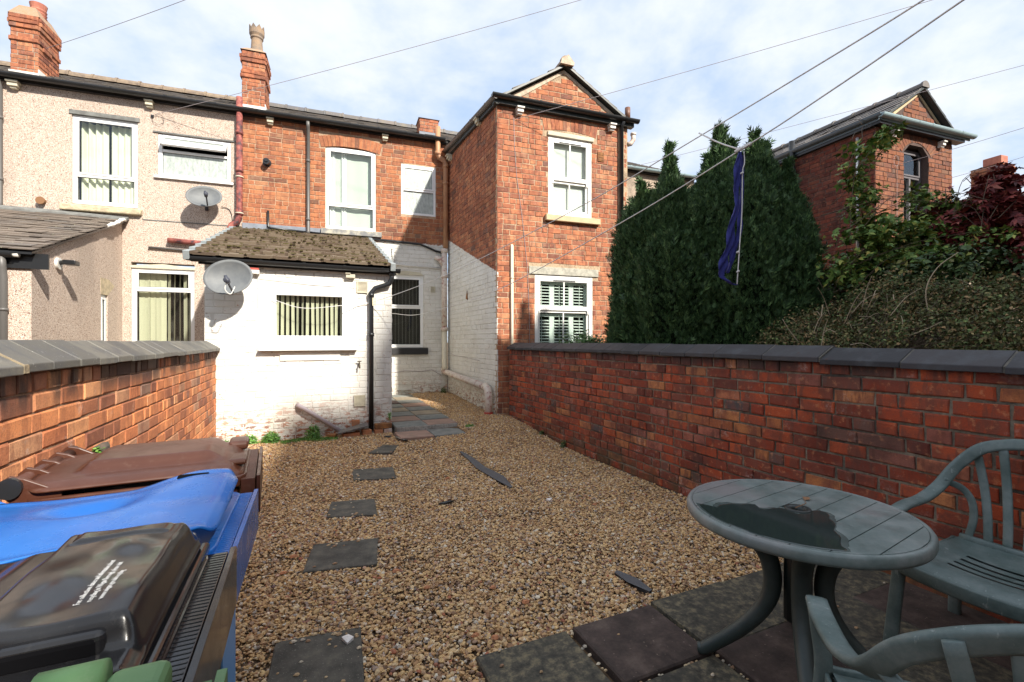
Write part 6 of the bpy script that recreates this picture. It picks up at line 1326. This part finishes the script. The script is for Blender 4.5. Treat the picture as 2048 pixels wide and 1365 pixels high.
for (fx, fy) in ((-.245,.275),(.36,.28),(.26,-.30),(-.32,-.28)):
    l = math.hypot(fx, fy); ux, uy = fx/l, fy/l; P = curve_pts([(TX+ux*.27,TY+uy*.27,TZ-.03),(TX+ux*.17,TY+uy*.17,TZ-.12),(TX+ux*.10,TY+uy*.10,.48),(TX+ux*.095,TY+uy*.095,.34),(TX+ux*.18,TY+uy*.18,.20),(TX+ux*(l-.04),TY+uy*(l-.04),.065),(TX+ux*l,TY+uy*l,.052)], 6)
    mb = MB(); n = len(P); rr = [.036*(1-i/n)+.020*i/n+.005*math.sin(math.pi*i/n) for i in range(n)]; mb.tube(P, rr, 14, flat=1.0, up=(-uy, ux, 0)); mb.build('leg', 'garden_leg_shaded', tb, smooth=True)
# puddle: irregular film of water on the planks
def PT(px, py): 
    u = (px-1024)/925; Z_ = (EYE-TZ)*925/(py-681); return (Z_*(.4126+.911*u), Z_*(.911-.4126*u))
pud = [(1.455,1.395),(1.478,1.40),(1.495,1.375),(1.49,1.345),(1.535,1.36),(1.585,1.355),(1.63,1.335),(1.675,1.31),(1.655,1.285),(1.665,1.255),(1.71,1.245),(1.745,1.225),(1.75,1.195),(1.735,1.17),(1.775,1.16),(1.815,1.165),(1.85,1.155),(1.845,1.12),(1.80,1.085),(1.765,1.045),(1.70,1.01),(1.66,.965),(1.60,.93),(1.575,.895),(1.52,.90),(1.46,.93),(1.41,1.0),(1.375,1.08),(1.362,1.17),(1.375,1.25),(1.41,1.33)]
mb = MB(); cx, cy = 1.58, 1.14; P = curve_pts([(x, y, 0) for x, y in pud]+[(pud[0][0], pud[0][1], 0)], 4)[:-1]; rs = random.Random(6); P = [(cx+(x-cx)*(1+rs.uniform(-.015,.015)), cy+(y-cy)*(1+rs.uniform(-.015,.015))) for x, y, _ in P]; n = len(P)
P = [((x, y) if math.hypot(x-TX, y-TY) < RI-.012 else (TX+(x-TX)*(RI-.012)/math.hypot(x-TX, y-TY), TY+(y-TY)*(RI-.012)/math.hypot(x-TX, y-TY))) for x, y in P]
mb.add([(cx, cy, TZ+.0013)]+[(cx+(x-cx)*.97, cy+(y-cy)*.97, TZ+.0012) for x, y in P]+[(x, y, TZ+.0002) for x, y in P], [(0, 1+k, 1+(k+1) % n) for k in range(n)]+[(1+k, 1+n+k, 1+n+(k+1) % n, 1+(k+1) % n) for k in range(n)])
pu = solo(mb, 'puddle', 'wet', 'dark puddle of rain water lying across the planks of the round table', 'puddle', kind='stuff')
M['damp'] = mottled('damp', (.065,.085,.082), (.095,.12,.115), 14, .22, .1, 90, .002)
rs = random.Random(16); D_ = [(cx+(x-cx)*(1.05+.05*math.sin(k*.55)+rs.uniform(-.012,.022)), cy+(y-cy)*(1.05+.05*math.sin(k*.37+1)+rs.uniform(-.012,.022))) for k, (x, y) in enumerate(P)]
D_ = [((x, y) if math.hypot(x-TX, y-TY) < RI-.006 else (TX+(x-TX)*(RI-.006)/math.hypot(x-TX, y-TY), TY+(y-TY)*(RI-.006)/math.hypot(x-TX, y-TY))) for x, y in D_]
mb = MB(); mb.add([(cx, cy, TZ+.0007)]+[(x, y, TZ+.0005) for x, y in D_], [(0, 1+k, 1+(k+1) % n) for k in range(n)]); mb.build('damp_edge', 'damp', pu)
mb = MB(); stems(mb, [(1.77,1.20,TZ+.008),(1.82,1.205,TZ+.010),(1.865,1.22,TZ+.006),(1.895,1.245,TZ+.004)], .0018, .0012, 5); a = np.array([1.90,1.25,TZ+.004]); mb.add([tuple(a), tuple(a+[.02,-.012,.004]), tuple(a+[.05,.012,.002]), tuple(a+[.02,.022,.005])], [(0,1,2,3)])
solo(mb, 'fallen_leaf', 'leafbrown', 'dry leaf on a long stalk beside the parasol hole of the table', 'leaf')

# ------------------------------------------------------------ plastic armchairs
def band(mb, P, wt, up, n=10):
    """swept flat band: wt = (width, thickness) per point, up = thickness direction per point"""
    P = [Vector(p) for p in P]; vs = []; m_ = len(P)
    for i, p in enumerate(P):
        d = (P[min(i+1, m_-1)]-P[max(i-1, 0)]).normalized(); u = Vector(up[i]); u = (u-d*u.dot(d)).normalized(); b = d.cross(u); w_, t_ = wt[i]
        for k in range(n):
            a = 2*math.pi*k/n; c, s = math.cos(a), math.sin(a); q = 2/4.0; x = math.copysign(abs(c)**q, c)*w_/2; y = math.copysign(abs(s)**q, s)*t_/2; vs.append(tuple(p+b*x+u*y))
    mb.add(vs, [(i*n+k, i*n+(k+1) % n, (i+1)*n+(k+1) % n, (i+1)*n+k) for i in range(m_-1) for k in range(n)]+[tuple(range(n))[::-1], tuple((m_-1)*n+k for k in range(n))])
def armchair(label, x, y, rot, topz, low=1.0):
    g = thing('garden_chair', label, 'garden chair', (x, y, 0), R(rot), 'green plastic garden armchairs')     # faces +y locally
    pt = 'garden_plastic'
    key = [((-.275,.235,.615),(.056,.022),(0,0,1)), ((-.285,.12,.622),(.058,.022),(0,0,1)), ((-.283,-.02,.628),(.056,.022),(.08,0,1)), ((-.270,-.145,.672),(.052,.024),(.42,.1,.85)), ((-.235,-.222,.765),(.050,.024),(.75,.35,.5)), ((-.165,-.266,topz-.045),(.052,.024),(.42,.8,.35)), ((-.08,-.287,topz-.010),(.052,.024),(.12,.95,.3)), ((0,-.292,topz),(.052,.024),(0,.95,.3))]
    key = key+[((-p[0],p[1],p[2]), w_, (-u[0],u[1],u[2])) for p, w_, u in key[-2::-1]]
    P = curve_pts([k[0] for k in key], 6); m_ = len(P); wt = []; up = []
    for i in range(m_):
        f = i/6; a = min(int(f), len(key)-2); t = f-a; wt.append(tuple(key[a][1][j]*(1-t)+key[a+1][1][j]*t for j in (0, 1))); up.append(tuple(key[a][2][j]*(1-t)+key[a+1][2][j]*t for j in range(3)))
    mb = MB(); band(mb, P, wt, up); mb.build('arm_and_back_rail', pt, g, local=True, smooth=True)
    # seat with four curved slots
    mb = MB(); nx, ny = 24, 26; vs = []
    def hs(u, v): return .425-.022*math.cos(u*math.pi/2)*math.sin(min(1, (v+1)/2)*math.pi)+.012*abs(u)**3-(.035*S(.75, 1, v))-.012*S(-.7,-1,v)*0
    for L_ in (0, -.012):
        for j in range(ny+1):
            for i in range(nx+1):
                u, v = i/nx*2-1, j/ny*2-1; hwid = .235+.012*v; vs.append((u*hwid, .02+v*.235+.025*(1-u*u)*S(.6,1,v), hs(u, v)+L_))
    n = (nx+1)*(ny+1); fs = []
    for j in range(ny):
        for i in range(nx):
            u = (i+.5)/nx*2-1
            if j in (9, 12, 15, 18) and abs(u) < .56: 
                continue
            a = j*(nx+1)+i; q = (a, a+1, a+nx+2, a+nx+1); fs += [q, tuple(n+k for k in q[::-1])]
    mb.add(vs, fs); o = mb.build('seat', pt, g, local=True, smooth=True)
    mb = MB(); apr = [(-.240,-.21,.405),(-.247,.0,.400),(-.252,.235,.395),(-.20,.272,.385),(0,.285,.378),(.20,.272,.385),(.252,.235,.395),(.247,0,.400),(.240,-.21,.405)]; P = curve_pts(apr, 5); band(mb, P, [(.014,.055)]*len(P), [(0,0,1)]*len(P)); mb.build('seat_edge', pt, g, local=True, smooth=True)
    mb = MB(); P = curve_pts([(-.22,-.215,.43),(0,-.235,.42),(.22,-.215,.43)], 6); band(mb, P, [(.03,.05)]*len(P), [(0,0,1)]*len(P)); mb.build('back_base', pt, g, local=True, smooth=True)
    for k in range(5):      # fanned slats
        t = (k-2)/2; mb = MB(); zt = topz-.012-.028*t*t; P = curve_pts([(t*.125,-.228,.43),(t*.135,-.250,.56),(t*.155,-.272,.70),(t*.185,-.280,zt)], 5); band(mb, P, [(.034,.012)]*len(P), [(0,1,.15)]*len(P)); mb.build('back_slat', pt, g, local=True, smooth=True)
    for s in (-1, 1):
        mb = MB(); P = curve_pts([(s*.262,-.165,.700),(s*.215,-.225,.665),(s*.185,-.238,.61),(s*.178,-.235,.53),(s*.195,-.222,.43)], 5); band(mb, P, [(.030,.016)]*len(P), [(0,1,.1)]*len(P)); mb.build('back_brace', pt, g, local=True, smooth=True)
        # legs: front leg runs up to the arm
        mb = MB(); P = [(s*.285,.262,.0),(s*.270,.250,.22),(s*.258,.235,.42),(s*.268,.232,.53),(s*.276,.225,.610)]; P = curve_pts(P, 4); wt = [(.052-.008*math.sin(i/len(P)*3.1), .040) for i in range(len(P))]; band(mb, P, wt, [(0,1,0)]*len(P)); mb.build('leg', pt, g, local=True, smooth=True)
        mb = MB(); P = curve_pts([(s*.275,-.315,.0),(s*.255,-.270,.22),(s*.235,-.225,.42)], 5); band(mb, P, [(.048,.036)]*len(P), [(0,1,0)]*len(P)); mb.build('leg', pt, g, local=True, smooth=True)
    g.scale = (1, 1, low)
    return g
cA = armchair('green plastic garden armchair facing the table with its back to the right wall', 2.62, .89, 92, .90)
cB = armchair('green plastic garden armchair nearest the camera, its back turned, cut off at the bottom right', 1.375, .49, -45, .87, 1.0)
mb = MB(); mb.add([(2.60,.80,.412),(2.625,.79,.414),(2.66,.80,.412),(2.63,.815,.416)], [(0,1,2,3)]); solo(mb, 'fallen_leaf', 'leafbrown', 'small brown leaf on the seat of the chair by the wall', 'leaf')

# ------------------------------------------------------------ dishes, washing line, wires and litter
d1, _ = dish('satellite_dish', 'small grey satellite dish high on the pebbledash wall below the open window', FM, -1.60, 3.93, .56, .42, 20, 12, .24, 'satellite dishes')
d2, l2 = dish('satellite_dish', 'larger grey satellite dish under the outhouse gutter, white cable loop below it', FO, -.80, 2.11, .52, .43, 12, -4, .26, 'satellite dishes')
mb = MB(); stems(mb, [tuple(l2), tuple(l2+Vector((-.02,.0,-.10))), tuple(l2+Vector((.03,.03,-.15))), tuple(l2+Vector((.07,.06,-.06)))], .006, .006, 6); mb.build('cable', 'white_paint', d2, smooth=True)
mb = MB(FM); stems(mb, [(-1.38,.02,3.86),(-1.25,.012,3.82),(-1.20,.012,3.6),(-1.22,.012,3.3)], .006, .005, 5); mb.build('cable', 'black_plastic', d1)
def line3(a, b, sag, n=24):
    a, b = Vector(a), Vector(b); return [tuple(a.lerp(b, i/n)-Vector((0,0,4*sag*(i/n)*(1-i/n)))) for i in range(n+1)]
def W3(px, py, Zd): p = W_((px-1024)/925, 0, Zd); return (float(p[0]), float(p[1]), EYE-(py-681)/925*Zd)
def rope(name, pts, r, mt, label, cat, group=None, extra=None):
    mb = MB(); mb.tube(pts, r, 6); g = thing(name, label, cat, pts[0], 0, group); mb.build('line', mt, g, smooth=True); return g
PA, PB = (2.05, .82, 2.98), (2.42, .96, 2.86)
LINE1 = [(1.78,.20,3.10), PA]
p745 = (.885, 6.66, 1.925)
q1 = [W3(1930,-55,1.95), W3(1845,0,2.05), W3(1700,90,2.40), W3(1410,265,3.25), W3(1150,418,4.45), W3(900,545,5.75), W3(745,603,6.45)]
q1 = curve_pts(q1+[(.45,6.55,1.83),(.0,6.62,1.79),(-.36,6.70,1.90)], 6); wl = rope('washing_line', q1, .0042, 'rope', 'upper left of two grey washing lines, ending in a slack loop on the outhouse window', 'washing line', 'washing lines across the yard')
q2 = curve_pts([W3(2010,-55,1.75), W3(1925,0,1.90), W3(1700,155,2.35), W3(1484,297,2.90), W3(1250,440,3.85), W3(1010,572,5.40), W3(900,612,6.6), W3(830,629,7.4), W3(785,626,8.0), (1.64,9.8,1.9)], 6); wl2 = rope('washing_line', q2, .0042, 'rope', 'lower right of two grey washing lines, the blue cloth tied to it', 'washing line', 'washing lines across the yard')
mb = MB(); mb.tube(curve_pts([W3(1398,265,3.25), W3(1440,285,3.05), W3(1484,299,2.90)], 6), .005, 6); mb.tube([W3(1470,303,2.92), W3(1502,286,2.88)], [.011,.013], 8); mb.build('knot', 'rope', wl2, smooth=True)
for k, (dx) in enumerate((-.015, .018)):
    c = Vector(p745)+Vector((dx+.02, -.01, 0)); mb = MB(); mb.box(c.x-.006, c.x+.006, c.y-.009, c.y+.009, c.z-.075, c.z+.035); mb.box(c.x-.006, c.x+.006, c.y+.011, c.y+.02, c.z-.075, c.z+.035)
    solo(mb, 'clothes_peg', 'peg', ('left', 'right')[k]+' of two wooden clothes pegs clipped on the slack washing line', 'clothes peg', group='pegs on the washing line')
# torn strip of blue cloth with its cord
Z0 = 2.90
def ribbon(pts, wds, tw, Zd): 
    mb = MB(); vs = []; n = len(pts); K = 6
    for i, ((px, py), wd_, a) in enumerate(zip(pts, wds, tw)):
        c = np.array(W3(px, py, Zd)); side = RX*math.cos(R(a))+RY*math.sin(R(a)); nrm = -RX*math.sin(R(a))+RY*math.cos(R(a))
        for k in range(K+1): t = k/K*2-1; vs.append(tuple(c+side*wd_/2*t+nrm*.012*math.cos(t*4+i*.9)))
    mb.add(vs, [(i*(K+1)+k, i*(K+1)+k+1, (i+1)*(K+1)+k+1, (i+1)*(K+1)+k) for i in range(n-1) for k in range(K)]); return mb
def dens(l, n): return [tuple(p[:2]) for p in curve_pts([(a, b, 0) for a, b in l], n)]
def dens1(l, n): return [p[0] for p in curve_pts([(a, 0, 0) for a in l], n)]
cl = thing('blue_cloth', 'torn blue cloth strip with white cord hanging from the washing line before the conifer', 'cloth', W3(1480, 300, Z0))
A_ = [(1479,303),(1476,330),(1472,370),(1474,400),(1466,440),(1460,480),(1452,510),(1444,535),(1446,553),(1462,566),(1474,569)]; mb = ribbon(dens(A_, 4), dens1([.02,.045,.05,.038,.05,.05,.058,.06,.055,.03,.012], 4), dens1([10,30,15,50,20,10,25,10,40,60,60], 4), Z0); o = mb.build('cloth_strip', 'cloth_blue', cl, smooth=True); o.modifiers.new('thickness', 'SOLIDIFY').thickness = .002
B_ = [(1483,310),(1484,360),(1482,400),(1480,440),(1474,480),(1462,520),(1455,545)]; mb = ribbon(dens(B_, 4), dens1([.012,.016,.02,.028,.045,.03,.01], 4), dens1([40,60,30,20,5,30,30], 4), Z0+.02); o = mb.build('cloth_strip', 'cloth_blue', cl, smooth=True); o.modifiers.new('thickness', 'SOLIDIFY').thickness = .002
mb = MB(); mb.tube(curve_pts([W3(1488,302,Z0-.01), W3(1489,325,Z0-.01), W3(1485,345,Z0-.01), W3(1484,420,Z0-.02), W3(1480,480,Z0-.02), W3(1476,540,Z0-.02), W3(1474,569,Z0)], 5), .0032, 6)
for py in (345, 503, 542): c = W3(1484 if py == 345 else 1476, py, Z0-.02); mb.tube([(c[0]-.008,c[1],c[2]-.004),(c[0]+.008,c[1],c[2]+.004)], .007, 6)
mb.build('cord', 'rope', cl, smooth=True)
# telephone wires
def wire(a, b, label, r=.005, sag=.0): 
    mb = MB(); mb.tube(line3(a, b, sag, 12), r, 5); solo(mb, 'overhead_wire', 'cable', label, 'wire', loc=a, group='telephone wires overhead')
fc = lambda s, o, z: FM.p(s, o, z)
wire(W3(92,96,8.7), W3(420,-20,7.0), 'telephone wire leaving the left chimney to the upper left of the sky', .0042, .02)
wire(fc(-2.40, .02, 5.42), W3(1260,-30,7.5), 'long telephone wire passing behind the middle chimney and rising right', .0042, .05)
wire(FW.p(3.22, .02, 5.03), W3(1960,-30,6.5), 'telephone wire fixed to the gabled wing and rising right over the conifer', .0042, .03)
wire(FM.p(6.6, .05, 5.40), W3(2150,102,7.5), 'telephone wire crossing the furthest gable', .0042, .02)
wire(F2.p(10.3, .02, 4.70), W3(2150,222,7.0), 'telephone wire fixed beside the arched window', .0042, .02)
wire(F2.p(11.6, .02, 4.55), W3(2150,280,8.0), 'lowest telephone wire at the right edge of the picture', .004, .02)
mb = MB(FM); mb.tube([(-2.36+.09*math.cos(a), .03, 5.33+.09*math.sin(a)) for a in [k*.42 for k in range(16)]], .003, 5); mb.box(-2.47,-2.43,.0,.03,5.36,5.40); solo(mb, 'wire_bracket', 'black_plastic', 'small bracket and coil of spare cable on the pebbledash wall under the gutter', 'bracket')
mb = MB(F2); mb.tube([(10.18+.07*math.cos(a), .03, 4.74+.10*math.sin(a)) for a in [k*.42 for k in range(16)]], .003, 5); mb.tube([(10.22,.02,4.66),(10.22,.02,3.4)], .003, 5); solo(mb, 'wire_loop', 'cable', 'loop of cable on the brick beside the arched window', 'cable')
# litter on the gravel
def scrap(pts, z, mt, name, label, cat):
    mb = MB(); n = len(pts); cx = sum(p[0] for p in pts)/n; cy = sum(p[1] for p in pts)/n
    mb.add([(cx, cy, z+.014)]+[(x, y, z+(.004 if i % 2 else .010)) for i, (x, y) in enumerate(pts)]+[(x, y, z-.006) for x, y in pts], [(0, 1+(k+1) % n, 1+k) for k in range(n)]+[(1+k, 1+(k+1) % n, 1+n+(k+1) % n, 1+n+k) for k in range(n)]); solo(mb, name, mt, label, cat)
scrap([(1.02,3.72),(1.05,3.75),(1.12,3.745),(1.17,3.76),(1.14,3.73),(1.07,3.715)], .014, 'black_plastic', 'plastic_scrap', 'black scrap of plastic on the gravel right of the middle stepping slab', 'litter')
scrap([(.93,5.92),(.96,5.95),(1.02,5.93),(1.0,5.90)], .16, 'black_plastic', 'plastic_scrap', 'black scrap on the stepping slab nearest the house', 'litter')
scrap([(1.12,6.15),(1.14,6.3),(1.19,6.1),(1.24,5.98),(1.19,5.95),(1.15,6.05)], .085, 'fascia_scrap' if 'fascia_scrap' in M else 'black_plastic', 'plastic_scrap', 'dark crumpled plastic between the loose bricks and the raised path', 'litter')
scrap([(.16,2.21),(.19,2.23),(.21,2.19),(.18,2.165)], .020, 'flower', 'paper_scrap', 'scrap of white paper on the nearest stepping slab', 'litter')
scrap([(1.88,3.45),(1.91,3.47),(1.93,3.44),(1.90,3.42)], .014, 'flower', 'paper_scrap', 'white fragment on the gravel near the table', 'litter')
rs = random.Random(12)
mb = MB()
for (x, y) in ((.72,2.0),(.80,1.95),(.95,2.35),(.62,2.5),(.5,2.75),(1.25,2.7),(-.05,3.2),(.35,5.5),(1.3,4.4),(-.10,3.0),(1.05,2.15),(2.2,3.2)): pebble(mb, x, y, .006, rs.uniform(.018, .026), rs)
mb.build('brick_fragments', 'brick_loose', kind='stuff')['label'] = 'orange brick fragments among the gravel'

# ------------------------------------------------------------ unseen houses behind the camera, the terrace outline shaped to shade the yard
bh = thing('back_shade_terrace', 'unseen terrace put in behind the camera, its outline shaped to shade the yard', 'house', (12, -9, 0))
FB = Frame(26, -6.2, -1, 0)     # faces +y; s runs towards -x
sx = lambda X: 26-X
mb = MB(FB); mb.prism([(sx(26), -.1), (sx(26), 11.7), (sx(7.7), 11.7), (sx(7.7), 12.5), (sx(6.2), 12.5), (sx(6.2), 10.95), (sx(4.8), 10.95), (sx(4.45), 10.2), (sx(2.3), 6.4), (sx(2.3), -.1)], (-1.2, 0), 1); mb.build('shade_silhouette', 'mortar_house2', bh)
b2 = thing('back_lane_building', 'low brick building across the back lane behind the camera on the left', 'building', (-6, -7, 0))
F3 = Frame(2.29, -6.2, -1, 0); mb = MB(F3); mb.box(0, 18, -1.2, 0, -.1, 4.6); mb.build('wall', 'mortar_house2', b2)
mb = MB(F3); mb.prism([(.1, 4.6), (-1.3, 5.4), (-1.3, 4.6)], (0, 18), 0); mb.build('roof', 'slate', b2)
